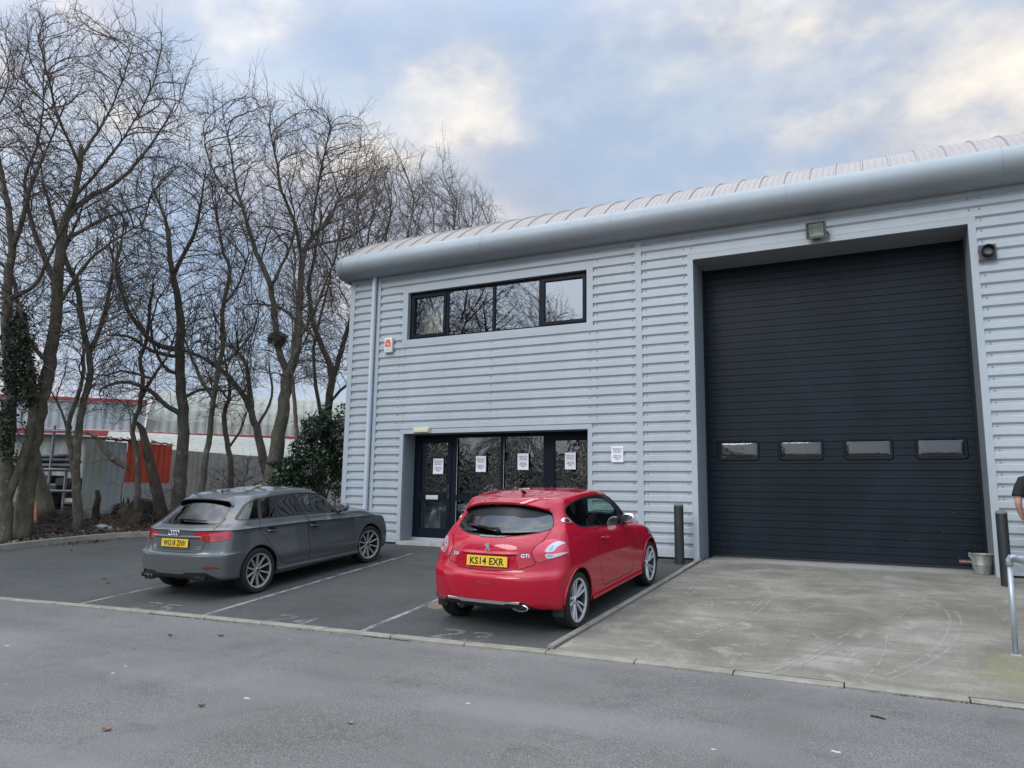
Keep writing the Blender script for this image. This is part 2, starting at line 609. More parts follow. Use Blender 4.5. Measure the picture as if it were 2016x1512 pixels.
def bay_number(px, py, txt, h=.34, w_=.36):
    """digits lying on the asphalt, read from the road"""
    o = on_lot(px, py)
    mbb = MB()
    for k, ch in enumerate(txt):
        for st_ in strokes(ch):
            for (u0, v0_), (u1, v1_) in zip(st_[:-1], st_[1:]):
                paint_strip(mbb, (o[0] + k * w_ + u0 * w_ * 1.05, o[1] + v0_ * h), (o[0] + k * w_ + u1 * w_ * 1.05, o[1] + v1_ * h), .065, 2)
    return tag(mobj('bay_number', mbb.v, mbb.f, M_PAINT2), kind='structure')
bay_number(256, 1197, '25')
bay_number(520, 1223, '24')
bay_number(850, 1254, '23')
# ================================================================ industrial unit
FY = 12.6
def metal_paint(name, c, rough=.38, var=.06, spec=.5, streak=True):
    m = mat(name, c, rough, 0., spec)
    t = NT(m)
    f = t.noise(t.coord((.6, .6, .25) if streak else (1, 1, 1)), 2.2, 5, .6)
    g = t.noise(t.coord((3, 3, .5)), 6, 4, .6)
    k0 = tuple(x * (1 - var) for x in c); k1 = tuple(min(1, x * (1 + var)) for x in c)
    col = t.ramp(f, [(.3, k0), (.7, k1)])
    col = t.mix(t.ramp(g, [(.6, 0.), (.85, .25)]), col, tuple(x * .72 for x in c))
    t.base(col)
    t.rough(t.ramp(g, [(.3, rough * .85), (.8, min(1, rough * 1.3))]))
    return m
M_CLAD = metal_paint('silver blue cladding', (.405, .44, .465), .42)
t = NT(M_CLAD)
_c = M_CLAD.node_tree.nodes['Principled BSDF'].inputs['Base Color'].links[0].from_socket
_z = t.new('ShaderNodeSeparateXYZ'); t.l.new(t.coord(), _z.inputs[0])
_lo = t.ramp(t.math('MULTIPLY', _z.outputs['Z'], .5), [(.03, 1.), (.30, .15), (.9, .10)])
_st = t.ramp(t.noise(t.coord((1, 1, .10)), 7, 5, .7), [(.45, 0.), (.75, 1.)])
_c = t.mix(t.math('MULTIPLY', t.math('MULTIPLY', _lo, _st), .8), _c, (.20, .20, .17))
t.base(_c)
M_TRIM = metal_paint('silver blue trim', (.37, .41, .435), .42, .04)
M_FASCIA = metal_paint('grey eaves', (.29, .325, .345), .45, .05)
M_ROOF = metal_paint('pale roof sheet', (.345, .318, .30), .6, .06)
M_REVEAL = metal_paint('grey reveal', (.25, .28, .30), .5, .06)
M_FRAME = mat('dark blue window frame', (.008, .012, .018), .4, spec=.12)
M_DOOR = metal_paint('navy door panel', (.0115, .0165, .0225), .33, .22, .15)
M_DARK = mat('dark recess', (.012, .012, .013), .8)
M_PLINTH = mottled('dark plinth', (.035, .038, .040), (.06, .062, .062), 8, .85, bump=.3)
M_ROOM = mottled('room paint', (.30, .29, .27), (.34, .33, .31), 2, .9)
M_SCREW = mat('grey screw', (.22, .23, .24), .5)

def glass(name, tint=(.6, .68, .68), refl=.3, rough=.0, wavy=0., wscale=3.):
    m = bpy.data.materials.new(name); m.use_nodes = True
    t = NT(m)
    t.n.remove(t.b)
    tr = t.new('ShaderNodeBsdfTransparent'); tr.inputs[0].default_value = (*tint, 1)
    gl = t.new('ShaderNodeBsdfGlossy'); gl.inputs['Roughness'].default_value = rough; gl.inputs['Color'].default_value = (.95, .97, 1, 1)
    lw = t.new('ShaderNodeLayerWeight'); lw.inputs['Blend'].default_value = .5
    schl = t.math('MULTIPLY_ADD', t.math('POWER', lw.outputs['Facing'], 5.), .96, .04)
    mx = t.new('ShaderNodeMixShader')
    t.l.new(t.math('MULTIPLY_ADD', schl, 1 - refl, refl, True), mx.inputs[0])
    t.l.new(tr.outputs[0], mx.inputs[1]); t.l.new(gl.outputs[0], mx.inputs[2])
    t.l.new(mx.outputs[0], t.n['Material Output'].inputs[0])
    if wavy:
        v0 = t.coord()
        nd = t.new('ShaderNodeBump'); nd.inputs['Strength'].default_value = wavy; nd.inputs['Distance'].default_value = .05
        a = t.noise(v0, wscale, 3, .55, 1.2)
        t.l.new(a, nd.inputs['Height'])
        t.l.new(nd.outputs[0], gl.inputs['Normal'])
    return m
M_GLASS = glass('window glass', (.26, .30, .31), .29, wavy=.004, wscale=1.5)
M_GLASS_C = glass('clearer window glass', (.80, .84, .82), .24, wavy=.004, wscale=1.5)
M_FILM = glass('wrinkled mirror film', (.11, .13, .13), .10, .006, wavy=.11, wscale=3.0)
M_GLASS_LOW = glass('door glass', (.6, .65, .65), .12, wavy=.01)
M_POLY = glass('bowed plastic glazing', (.30, .34, .36), .05, .06, wavy=.06, wscale=5)

unit = thing('industrial_unit', 'silver grey metal clad two storey industrial unit with large dark roller door', 'industrial unit', (-4.5, 12.6, .5))

PITCH = .175
Z0 = .60
def clad_profile(z0, z1):
    """(depth, z) going up; depth is towards the viewer"""
    pts = []
    k = math.floor((z0 - Z0) / PITCH) - 1
    def dep(z):
        u = (z - Z0) / PITCH % 1.0
        # crown 0-.50, web down side at the lower edge of the crown
        if u < .50: return .036
        if u < .59: return .036 * (1 - (u - .50) / .09)
        if u < .82: return 0.
        return .036 * (u - .82) / .18
    zs = [z0]
    for q in range(k, k + 60):
        for u in (0, .50, .59, .82):
            z = Z0 + (q + u) * PITCH
            if z0 + 1e-4 < z < z1 - 1e-4: zs.append(z)
    zs.append(z1)
    return [(dep(z + (1e-6 if i == 0 else -1e-6 if i == len(zs) - 1 else 0)), z) for i, z in enumerate(zs)]

cl = MB(); scr = MB()
def clad(x0, x1, z0, z1, screws=True):
    pr = clad_profile(z0, z1)
    n = len(pr)
    v = [(x0, FY - .004 - d, z) for d, z in pr] + [(x1, FY - .004 - d, z) for d, z in pr]
    f = [(i, i + n, i + n + 1, i + 1) for i in range(n - 1)]
    cl.add(v, f)
    if screws:
        q = math.ceil((z0 - Z0) / PITCH - .71)
        while Z0 + (q + .71) * PITCH < z1 - .02:
            z = Z0 + (q + .71) * PITCH
            xs = [x0 + .07, x1 - .07] if x1 - x0 < 2.2 else [x0 + .07 + (x1 - x0 - .14) * u for u in np.linspace(0, 1, max(2, int((x1 - x0) / 1.5) + 1))]
            for x in xs:
                if x < 6: scr.lathe([(0, FY - .022), (.009, FY - .020), (.012, FY - .004)], 6, 'y', (x, 0, z))
            q += 1
ZT = 6.36
WX0, WX1, WZ0, WZ1 = -9.05, -4.692, 4.66, 5.946       # window trim
EX0, EX1, EZ1 = -9.015, -4.706, 2.857                  # entrance trim
LX0, LX1, LZ1 = -2.9, 1.482, 5.845                     # loading door trim
MX0, MX1 = -3.861, -3.744                              # joint trim
CX0, CX1 = -10.49, -10.375
PB = -9.66
clad(CX1, EX0, Z0, EZ1); clad(CX1, WX0, EZ1, ZT); clad(WX0, WX1, WZ1, ZT, False); clad(WX0, WX1, EZ1, WZ0); clad(EX1, MX0, Z0, EZ1); clad(WX1, MX0, EZ1, ZT)
clad(MX1, LX0, Z0, ZT); clad(LX0, LX1, LZ1, ZT); clad(LX1, 14, Z0, ZT)
nf_ = len(cl.f); cl.add(scr.v, scr.f)
mobj('cladding', cl.v, cl.f, M_CLAD, unit, mats=[M_CLAD, M_SCREW], midx=[0] * nf_ + [1] * (len(cl.f) - nf_))
# left flank and hidden walls
sd_ = MB()
pr = clad_profile(Z0, ZT); n = len(pr)
sd_.add([(-10.43 - d, FY + .02, z) for d, z in pr] + [(-10.43 - d, 34, z) for d, z in pr], [(i, i + 1, i + n + 1, i + n) for i in range(n - 1)])
sd_.box(-10.42, 14, 34, 34.1, .3, 9.5)
sd_.box(14, 14.1, FY, 34, .3, 8)
sd_.build('side_wall', M_CLAD, unit, fix=False)
tr_ = MB()
tr_.box(CX0 - .012, CX1, FY - .046, FY + .06, .575, 6.40)
tr_.build('corner_trim', M_TRIM, unit)
tr_ = MB(); tr_.bbox(MX0, MX1, FY - .046, FY + .02, .575, 6.40, .004); tr_.build('joint_trim', M_TRIM, unit)
tr_ = MB()
for xa, xb in ((CX1, EX0 - .001), (EX1 + .001, LX0 - .001), (LX1 + .001, 14)):
    tr_ = MB(); tr_.box(xa, xb, FY - .05, FY + .02, .535, .598); tr_.build('base_trim', M_TRIM, unit)
pl = MB()
for xa, xb in ((-10.45, EX0 + .05), (EX1 - .05, LX0 + .05), (LX1 - .06, 14)):
    pl = MB(); pl.box(xa, xb, FY + .0, FY + .2, .2, .535); pl.build('plinth', M_PLINTH, unit)
# thin dark gap + soffit below the eaves
sf = MB(); sf.box(-10.45, 14, FY - .30, FY + .1, 6.362, 6.40); sf.build('soffit', M_REVEAL, unit)

def surround(name, x0, x1, z0, z1, wd, back, bottom=True, legs_to=None):
    """mitred flashing round an opening plus its reveals"""
    fr = MB(); y = FY - .042
    xi0, xi1, zi1 = x0 + wd, x1 - wd, z1 - wd
    zi0 = z0 + wd if bottom else z0
    def quad(a, b_, c_, d_):
        P = [a, b_, c_, d_]
        v = [(p[0], y, p[1]) for p in P] + [(p[0], FY + .01, p[1]) for p in P]
        fr.add(v, [(0, 1, 2, 3), (0, 4, 5, 1), (1, 5, 6, 2), (2, 6, 7, 3), (3, 7, 4, 0)])
    g = .0012
    quad((x0, z1), (xi0, zi1 + g), (xi1, zi1 + g), (x1, z1))
    quad((x0, z0), (xi0, zi0), (xi0, zi1 - g), (x0, z1 - g * 2))
    quad((x1, z1 - g * 2), (xi1, zi1 - g), (xi1, zi0), (x1, z0))
    if bottom: quad((x1, z0), (xi1, zi0 - g), (xi0, zi0 - g), (x0, z0))
    fr.build(name, M_TRIM, unit)
    rv_ = MB(); ya = FY - .0405
    rv_.box(xi0 - .03, xi0 - .001, ya, back, zi0, zi1 + .001)
    rv_.box(xi1 + .001, xi1 + .03, ya, back, zi0, zi1 + .001)
    rv_.box(xi0 - .03, xi1 + .03, ya, back, zi1 + .002, zi1 + .03)
    if bottom: rv_.box(xi0 - .03, xi1 + .03, ya, back, zi0 - .03, zi0 - .002)
    rv_.build(name.replace('surround', 'reveal'), M_REVEAL if not bottom else M_TRIM, unit)
    return xi0, xi1, zi0, zi1

# upper window
ix0, ix1, iz0, iz1 = surround('window_surround', WX0, WX1, WZ0, WZ1, .125, FY + .16)
win = MB(); FYW = FY + .06
ms = [(ix0, ix0 + .055), (ix1 - .055, ix1)]
bars = [-7.985, -6.875, -5.83]          # mullion centres
win.box(ix0 + .001, ix1 - .001, FYW, FYW + .07, iz1 - .05, iz1 - .001)
win.box(ix0 + .001, ix1 - .001, FYW, FYW + .07, iz0 + .001, iz0 + .05)
for a, b_ in ms: win.box(a + .001 if a == ix0 else a, b_ if a == ix0 else b_ - .001, FYW, FYW + .07, iz0 + .05, iz1 - .05)
for q, x in enumerate(bars): win.box(x - .03, x + .03, FYW, FYW + .07, iz0 + .05, iz1 - .05)
wo = win.build('upper_window', M_FRAME, unit)
edges = [ix0 + .055] + sum([[x - .03, x + .03] for x in bars], []) + [ix1 - .055]
for q in range(4):
    a, b_ = edges[2 * q], edges[2 * q + 1]
    za, zb = iz0 + .05, iz1 - .05
    if q in (0, 3):      # opening casements have their own sash
        s_ = MB(); w_ = .06
        s_.box(a, b_, FYW - .02, FYW + .05, zb - w_, zb); s_.box(a, b_, FYW - .02, FYW + .05, za, za + w_)
        s_.box(a, a + w_, FYW - .02, FYW + .05, za + w_, zb - w_); s_.box(b_ - w_, b_, FYW - .02, FYW + .05, za + w_, zb - w_)
        s_.build('sash', M_FRAME, wo)
        a += w_; b_ -= w_; za += w_; zb -= w_
    ti = [.004, -.003, .003, -.005][q]
    g_ = MB(); g_.add([(a, FYW + .03 + ti, za), (b_, FYW + .03 - ti, za), (b_, FYW + .032 - ti, zb), (a, FYW + .028 + ti, zb)], [(0, 1, 2, 3)])
    g_.build('pane', M_GLASS if q else M_GLASS_C, wo, fix=False)

# entrance
jx0, jx1, jz0, jz1 = surround('entrance_surround', EX0, EX1, .46, EZ1, .09, 13.06, False)
ent = MB(); EY = 13.0
sill = MB(); sill.box(jx0 + .001, jx1 - .001, FY - .08, EY + .1, .40, .565); sill.build('entrance_step', mottled('pale step concrete', (.33, .32, .29), (.48, .47, .43), 6, .85, bump=.3), unit)
th = MB(); th.box(jx0 + .002, jx1 - .002, EY - .03, EY + .08, .567, .625); th.build('threshold', M_TRIM, unit)
zt = jz1 - .07; zb = .628
def fr(a, b_, c_, d_, y0=EY, y1=EY + .07): ent.box(a, b_, y0, y1, c_, d_)
fr(jx0 + .001, jx1 - .001, zt, jz1 - .001)
vx = [(jx0 + .001, jx0 + .07), (-7.985, -7.86), (-6.84, -6.765), (-5.89, -5.75), (jx1 - .07, jx1 - .001)]
for a, b_ in vx: fr(a, b_, zb, zt)
for a, b_ in ((-7.86, -6.84), (-6.765, -5.89)): fr(a, b_, 1.40, 1.52); fr(a, b_, zb, zb + .07)
eo = ent.build('entrance_screen', M_FRAME, unit)
def leaf(a, b_, letter=False):
    L = MB(); w_ = .10; y0, y1 = EY - .012, EY + .05
    L.box(a + .006, b_ - .006, y0, y1, zt - w_, zt - .006); L.box(a + .006, b_ - .006, y0, y1, zb, zb + .20)
    L.box(a + .006, a + w_, y0, y1, zb + .20, zt - w_); L.box(b_ - w_, b_ - .006, y0, y1, zb + .20, zt - w_)
    L.box(a + w_, b_ - w_, y0, y1, 1.36, 1.565)
    o = L.build('door_leaf', M_FRAME, eo)
    for (c_, d_, mm) in ((1.565, zt - w_, M_FILM), (zb + .20, 1.36, M_GLASS_LOW)):
        g_ = MB(); g_.add([(a + w_, EY + .02, c_), (b_ - w_, EY + .02, c_), (b_ - w_, EY + .02, d_), (a + w_, EY + .02, d_)], [(0, 1, 2, 3)]); g_.build('pane', mm, o, fix=False)
    if letter:
        lb = MB(); lb.bbox((a + b_) / 2 - .17, (a + b_) / 2 + .13, y0 - .014, y0 - .001, 1.415, 1.50, .004); lb.build('letter_plate', mat('brushed steel', (.75, .75, .74), .35, .6), o)
    hd = MB(); hx = b_ - .05 if letter else a + .05
    hd.bbox(hx - .022, hx + .022, y0 - .02, y0 - .001, 1.42, 1.72, .006); hd.tube([(hx, y0 - .02, 1.62), (hx, y0 - .06, 1.62), (hx - (.11 if letter else -.11), y0 - .06, 1.62)], .010, 8)
    hd.build('handle', mat('black handle', (.02, .02, .022), .4), o)
leaf(vx[0][1], vx[1][0], True); leaf(vx[3][1], vx[4][0])
for a, b_ in ((-7.86, -6.84), (-6.765, -5.89)):
    for c_, d_, mm in ((1.52, zt, M_FILM), (zb + .07, 1.40, M_GLASS_LOW)):
        g_ = MB(); g_.add([(a, EY + .03, c_), (b_, EY + .03, c_), (b_, EY + .03, d_), (a, EY + .03, d_)], [(0, 1, 2, 3)]); g_.build('pane', mm, eo, fix=False)
        bd = MB(); bd.box(a - .0, a + .008, EY - .004, EY - .0005, c_, d_); bd.build('glazing_bead', M_TRIM, eo)

# loading door
kx0, kx1, kz0, kz1 = surround('loading_surround', LX0, LX1, .46, LZ1, .10, 13.42, False)
DYY = 13.35
ld = MB()
zb0, zb1 = .56, 5.75
pan = .122
vw = [(-2.592, -1.90), (-1.561, -.859), (-.523, .184), (.528, 1.218)]
VZ0, VZ1 = 2.222, 2.545
z = zb0; segs = []
while z < zb1 - .02:
    z2 = min(z + pan, zb1); segs.append((z, z2)); z = z2
def row(xa, xb, a, b_, q):
    d = .010; g = .006 if q % 4 else .011
    ys = [(DYY + d, a), (DYY + d, a + g * .4), (DYY, a + g), (DYY, b_ - .004), (DYY + d, b_)]
    n = len(ys)
    v_ = [(xa, y, z_) for y, z_ in ys] + [(xb, y, z_) for y, z_ in ys]
    ld.add(v_, [(i, i + n, i + n + 1, i + 1) for i in range(n - 1)])
for q, (a, b_) in enumerate(segs):
    ov = b_ > VZ0 and a < VZ1
    if not ov: row(kx0 + .004, kx1 - .004, a, b_, q)
    else:
        xs = [kx0 + .004] + sum([[p - .0, r_ + .0] for p, r_ in vw], []) + [kx1 - .004]
        for i in range(0, len(xs), 2): row(xs[i], xs[i + 1], a, b_, q)
        for p, r_ in vw:
            if a < VZ0: row(p, r_, a, VZ0, 1)
            if b_ > VZ1: row(p, r_, VZ1, b_, 1)
do = ld.build('loading_door', M_DOOR, unit, fix=False)
sb = MB(); sb.box(kx0 + .004, kx1 - .004, DYY - .012, DYY + .03, .50, .565); sb.build('rubber_seal', mat('black rubber', (.012, .012, .012), .7), do)
for p, r_ in vw:
    # rounded frame with bowed plastic pane
    def rr(x0, x1, z0, z1, rad, n=6):
        P = []
        for cx, cz, a0 in ((x1 - rad, z1 - rad, 0), (x0 + rad, z1 - rad, 90), (x0 + rad, z0 + rad, 180), (x1 - rad, z0 + rad, 270)):
            for k in range(n + 1):
                a = R(a0 + 90 * k / n); P.append((cx + rad * math.cos(a), cz + rad * math.sin(a)))
        return P
    O = rr(p - .02, r_ + .02, VZ0 - .02, VZ1 + .02, .06); I = rr(p + .025, r_ - .025, VZ0 + .025, VZ1 - .025, .03)
    fm = MB(); n = len(O)
    v_ = [(x, DYY - .004, z_) for x, z_ in O] + [(x * .6 + x2 * .4, DYY - .022, z_ * .6 + z2 * .4) for (x, z_), (x2, z2) in zip(O, I)] + [(x, DYY - .018, z_) for x, z_ in I] + [(x, DYY + .02, z_) for x, z_ in I]
    f_ = []
    for L_ in range(3):
        f_ += [(L_ * n + i, L_ * n + (i + 1) % n, (L_ + 1) * n + (i + 1) % n, (L_ + 1) * n + i) for i in range(n)]
    fm.add(v_, f_)
    wo_ = fm.build('vision_window', mat('black plastic frame', (.010, .014, .019), .55, spec=.15), do, 'auto')
    nx_, nz_ = 24, 12; vs = []
    for j in range(nz_ + 1):
        for i in range(nx_ + 1):
            u, w_ = i / nx_, j / nz_
            bow = .012 * (1 - (2 * u - 1) ** 6) * (1 - (2 * w_ - 1) ** 6)
            vs.append((p + .022 + u * (r_ - p - .044), DYY + .004 - bow, VZ0 + .022 + w_ * (VZ1 - VZ0 - .044)))
    fs = [(j * (nx_ + 1) + i, j * (nx_ + 1) + i + 1, (j + 1) * (nx_ + 1) + i + 1, (j + 1) * (nx_ + 1) + i) for j in range(nz_) for i in range(nx_)]
    mobj('pane', vs, fs, M_POLY, wo_, True)
# guide rails at the sides
for a_, b_ in ((kx0 + .001, kx0 + .045), (kx1 - .045, kx1 - .001)):
    gr = MB(); gr.box(a_, b_, DYY - .05, DYY - .004, .5, kz1 - .001); gr.build('guide_rail', M_DOOR, unit)
# maker's plate at the foot of the door
pt = MB(); pt.box(1.0, 1.165, DYY - .016, DYY - .0125, .60, .68); pp_ = pt.build('maker_plate', mat('navy plate', (.01, .015, .06), .5), do)

# text helper: mesh text with procedural material
def text_mesh(name, body, size, m, parent=None, extrude=.001, font_scale_x=1., bold=0., align='CENTER', spacing=1.):
    cu = bpy.data.curves.new(name, 'FONT')
    cu.body = body; cu.size = size; cu.align_x = align; cu.align_y = 'CENTER'; cu.extrude = extrude; cu.offset = bold; cu.space_character = spacing
    cu.resolution_u = 3
    o = bpy.data.objects.new(name, cu); COL.objects.link(o)
    dg = bpy.context.evaluated_depsgraph_get()
    me = bpy.data.meshes.new_from_object(o.evaluated_get(dg))
    bpy.data.objects.remove(o); 
    if font_scale_x != 1.:
        for v_ in me.vertices: v_.co.x *= font_scale_x
    me.materials.clear(); me.materials.append(m)
    o = bpy.data.objects.new(name, me); link(o, parent)
    return o
tx = text_mesh('lettering', 'HORMANN', .042, mat('orange print', (.75, .35, .08), .6), pp_, .0008, .75, .0006)
tx.rotation_euler = (PI / 2, 0, 0); tx.location = Vector((1.082, DYY - .0175, .64)) - (Vector(unit.location))

# scratches and scuffs low on the door
rs = random.Random(6)
M_SCR = mat('pale scratch', (.065, .075, .085), .7)
sc_ = MB()
for (cx_, cz_, n_, L_) in ((-2.62, 1.55, 5, .07), (-2.58, 1.05, 7, .09), (-2.55, .82, 8, .10), (.85, 1.05, 5, .08), (1.05, 1.45, 5, .08), (.35, .95, 3, .06), (-1.3, 1.3, 3, .05), (1.1, .85, 6, .07)):
    for _ in range(n_):
        x_ = cx_ + rs.gauss(0, .07); z_ = cz_ + rs.gauss(0, .07); a_ = rs.uniform(0, PI); l_ = rs.uniform(.2, 1) * L_
        sc_.tube([(x_ - l_ * math.cos(a_) / 2, DYY - .001, z_ - l_ * math.sin(a_) / 2), (x_ + rs.gauss(0, .008), DYY - .0012, z_ + rs.gauss(0, .008)), (x_ + l_ * math.cos(a_) / 2, DYY - .001, z_ + l_ * math.sin(a_) / 2)], .0018, 4)
tag(sc_.build('scratches', M_SCR, do), kind='stuff')

# interior shell so the glazing looks into real rooms
rm = MB()
rm.box(-10.3, -3.9, 17.2, 17.3, .45, 6.6); rm.box(-10.3, -3.9, 13.2, 17.2, .40, .50); rm.box(-10.3, -3.9, 13.2, 17.2, 3.3, 3.4)
rm.box(-10.40, -10.3, 13.2, 17.2, .45, 6.6); rm.box(-3.9, -3.85, 12.9, 17.2, .45, 6.6); rm.box(-10.3, -3.9, 12.9, 17.2, 6.35, 6.4)
rm.build('interior_walls', M_ROOM, unit)
wh = MB(); wh.box(-3.8, 14, 30, 30.1, .4, 9); wh.box(-3.8, 14, 13.46, 30, .44, .50); wh.build('warehouse_interior', M_ROOM, unit)
bl = MB()
for k in range(24):
    x = -8.86 + k * .028
    bl.box(x, x + .024, 12.98 + .02 * math.sin(k * 1.1), 12.99 + .02 * math.sin(k * 1.1), 4.7, 5.8)
bl.build('curtain', mottled('beige curtain', (.55, .50, .40), (.72, .66, .54), 8, .9), unit)

# eaves: bullnose profile with a rounded end, made of butted sections
prof = []
for k in range(19):
    a = R(-100 + 200 * k / 18)
    prof.append((12.41 - .34 * math.cos(a) ** 1.0 if math.cos(a) > 0 else 12.41 + .34 * abs(math.cos(a)) * .8, 6.515 + .262 * math.sin(a)))
prof = [(12.60, 6.27)] + prof[1:-1] + [(12.56, 6.80)]
def eaves(xa, xb):
    b = MB(); n = len(prof)
    b.add([(xa, y, z) for y, z in prof] + [(xb, y, z) for y, z in prof], [(i, i + 1, i + n + 1, i + n) for i in range(n - 1)])
    return b
joints = [-10.42, -9.95, -6.9, -4.17, -1.15, 1.83, 4.9, 8, 11, 14]
b = MB()
for a, c_ in zip(joints[:-1], joints[1:]):
    e = eaves(a + .004, c_ - .004); b.add(e.v, e.f)
# rounded nose at the end: sections shrinking into a dome that turns the corner
n = len(prof); K = 9; rings = []
for k in range(K + 1):
    a = PI / 2 * k / K
    x = -10.424 - .36 * math.sin(a)
    ring = []
    for y, z in prof:
        yy = 12.66 + (y - 12.66) * math.cos(a) ** .75 if k < K else 12.66
        zc = 6.53
        ring.append((x, yy, zc + (z - zc) * (.55 + .45 * math.cos(a) ** .6)))
    rings += ring
b.add(rings, [(k * n + i, (k + 1) * n + i, (k + 1) * n + i + 1, k * n + i + 1) for k in range(K) for i in range(n - 1)])
eo_ = b.build('eaves_fascia', M_FASCIA, unit, fix=True); autosmooth(eo_, 50)
for x in joints[1:-1]:
    jb = MB(); nn = len(prof); v_ = []
    for xx in (x - .006, x + .006): v_ += [(xx, y + .004, z + .0) for y, z in prof]
    jb.add(v_, [(i, i + 1, i + nn + 1, i + nn) for i in range(nn - 1)])
    jb.build('eaves_joint', M_REVEAL, unit)
# flank eaves going back along the left side
b = MB(); prf = [(-10.43 - (12.6 - y) - .0, z) for y, z in prof]
n = len(prf)
b.add([(x, 12.75, z) for x, z in prf] + [(x, 34, z) for x, z in prf], [(i, i + 1, i + n + 1, i + n) for i in range(n - 1)])
b.build('verge_fascia', M_FASCIA, unit, True)
# roof: curved sheet with standing seams
rp = [(12.36, 6.765), (12.6, 6.96), (12.85, 7.135), (13.15, 7.305), (13.5, 7.46), (14, 7.645), (14.6, 7.81), (15.5, 7.98), (17, 8.2), (20, 8.62), (25, 8.75), (34, 8.6)]
rp = [(p[0], p[1]) for p in smooth_poly([(a, b_) for a, b_ in rp], 1)]
b = MB(); n = len(rp)
xs = np.arange(-10.42, 14.01, .40)
b.add([(x, y, z) for x in (-10.55, 14) for y, z in rp], [(i, i + 1, i + n + 1, i + n) for i in range(n - 1)])
ribs_ = [(x, .024) for x in xs] + [(x + q * .1, .007) for x in xs for q in (1, 2, 3)]
for x, h in ribs_:
    for q, (w0, w1, hh) in enumerate(((-.016, .016, h),)):
        v_ = []
        for y, z in rp:
            v_ += [(x - .020, y, z - .002), (x - .010, y - hh * .5, z + hh), (x + .010, y - hh * .5, z + hh), (x + .020, y, z - .002)]
        f_ = [(i * 4 + k, i * 4 + k + 1, i * 4 + 5 + k, i * 4 + 4 + k) for i in range(n - 1) for k in range(3)] + [(0, 1, 2, 3)]
        b.add(v_, f_)
b.build('roof', M_ROOF, unit, fix=True)

# downpipe with its backing channel
dp_ = thing('downpipe', 'round silver downpipe on a flat channel by the left corner of the unit', 'downpipe', (-9.77, 12.5, .55))
b = MB(); b.tube([(-9.80, 12.50, .62), (-9.80, 12.50, 6.34)], .052, 20); o = b.build('pipe', metal_paint('pipe silver', (.50, .55, .60), .38, .04), dp_, True)
autosmooth(o)
b = MB(); b.box(-9.745, -9.655, FY - .052, FY - .004, .60, 6.34); b.build('channel', M_TRIM, dp_)

# ---- things fixed to the facade
al = thing('alarm_box', 'white alarm box with orange castle emblem left of the upper window', 'alarm box', (-9.36, FY - .045, 4.53))
b = MB(); b.bbox(-9.465, -9.26, FY - .115, FY - .036, 4.53, 4.86, .02); o = b.build('housing', mat('cream plastic', (.68, .66, .60), .45), al, 'auto')
cr = [(-.075, -.085), (.075, -.085), (.075, .03), (.055, .045), (.06, .085), (.032, .085), (.03, .07), (.014, .07), (.014, .088), (-.014, .088), (-.014, .07), (-.03, .07), (-.032, .085), (-.06, .085), (-.055, .045), (-.075, .03)]
b = MB(); b.prism([(-9.3625 + u * .95, 4.735 + w_ * .95) for u, w_ in cr], 'y', FY - .119, FY - .1155); o2 = b.build('castle_emblem', mat('orange print', (.70, .10, .03), .5), al)
tx = text_mesh('lettering', 'A&A', .055, mat('white print', (.75, .73, .7), .5), al, .0006, .8, .001); tx.rotation_euler = (PI / 2, R(20), 0); tx.location = Vector((-9.362, FY - .121, 4.715)) - al.location
tx = text_mesh('lettering', 'ALARMS', .03, mat('grey print', (.30, .28, .27), .5), al, .0006, .8); tx.rotation_euler = (PI / 2, 0, 0); tx.location = Vector((-9.362, FY - .117, 4.592)) - al.location

bk = thing('bulkhead_light', 'small yellowed rectangular bulkhead light above the glazed entrance', 'light', (-8.44, FY - .045, 2.77))
b = MB(); b.bbox(-8.64, -8.245, FY - .09, FY - .043, 2.765, 2.885, .012); b.build('base', mat('cream base', (.55, .52, .40), .5), bk)
b = MB(); b.bbox(-8.625, -8.26, FY - .125, FY - .088, 2.785, 2.875, .015); b.build('diffuser', mat('yellowed diffuser', (.62, .60, .38), .3), bk)

fl = thing('floodlight', 'square halogen floodlight with clear lens above the roller door', 'floodlight', (-.72, FY - .05, 5.93))
b = MB(); x0, x1, z0, z1 = -.885, -.60, 5.80, 6.075
b.add([(x0, FY - .24, z1 - .03), (x1, FY - .24, z1 - .03), (x1, FY - .17, z0), (x0, FY - .17, z0), (x0 + .05, FY - .08, z1 - .05), (x1 - .05, FY - .08, z1 - .05), (x1 - .05, FY - .07, z0 + .06), (x0 + .05, FY - .07, z0 + .06)],
      [(4, 5, 6, 7), (0, 4, 7, 3), (1, 2, 6, 5), (0, 1, 5, 4), (3, 7, 6, 2)])
for a_, b_ in (((x0, FY - .243, z1 - .03), (x1, FY - .243, z1 - .03)), ((x0, FY - .173, z0), (x1, FY - .173, z0)), ((x0, FY - .243, z1 - .03), (x0, FY - .173, z0)), ((x1, FY - .243, z1 - .03), (x1, FY - .173, z0))):
    b.tube([a_, b_], .016, 6)
b.build('housing', mat('grey cast housing', (.10, .105, .10), .6), fl, fix=True)
rfm = MB(); cx_, cz_ = -.7425, 5.93
rfm.add([(x0 + .03, FY - .225, z1 - .05), (x1 - .03, FY - .225, z1 - .05), (x1 - .03, FY - .165, z0 + .03), (x0 + .03, FY - .165, z0 + .03), (x0 + .09, FY - .12, cz_ + .05), (x1 - .09, FY - .12, cz_ + .05), (x1 - .09, FY - .10, cz_ - .02), (x0 + .09, FY - .10, cz_ - .02)],
        [(0, 1, 5, 4), (1, 2, 6, 5), (2, 3, 7, 6), (3, 0, 4, 7), (4, 5, 6, 7)])
rfm.build('reflector', mat('pale reflector', (.60, .61, .57), .35, .3), fl, fix=False)
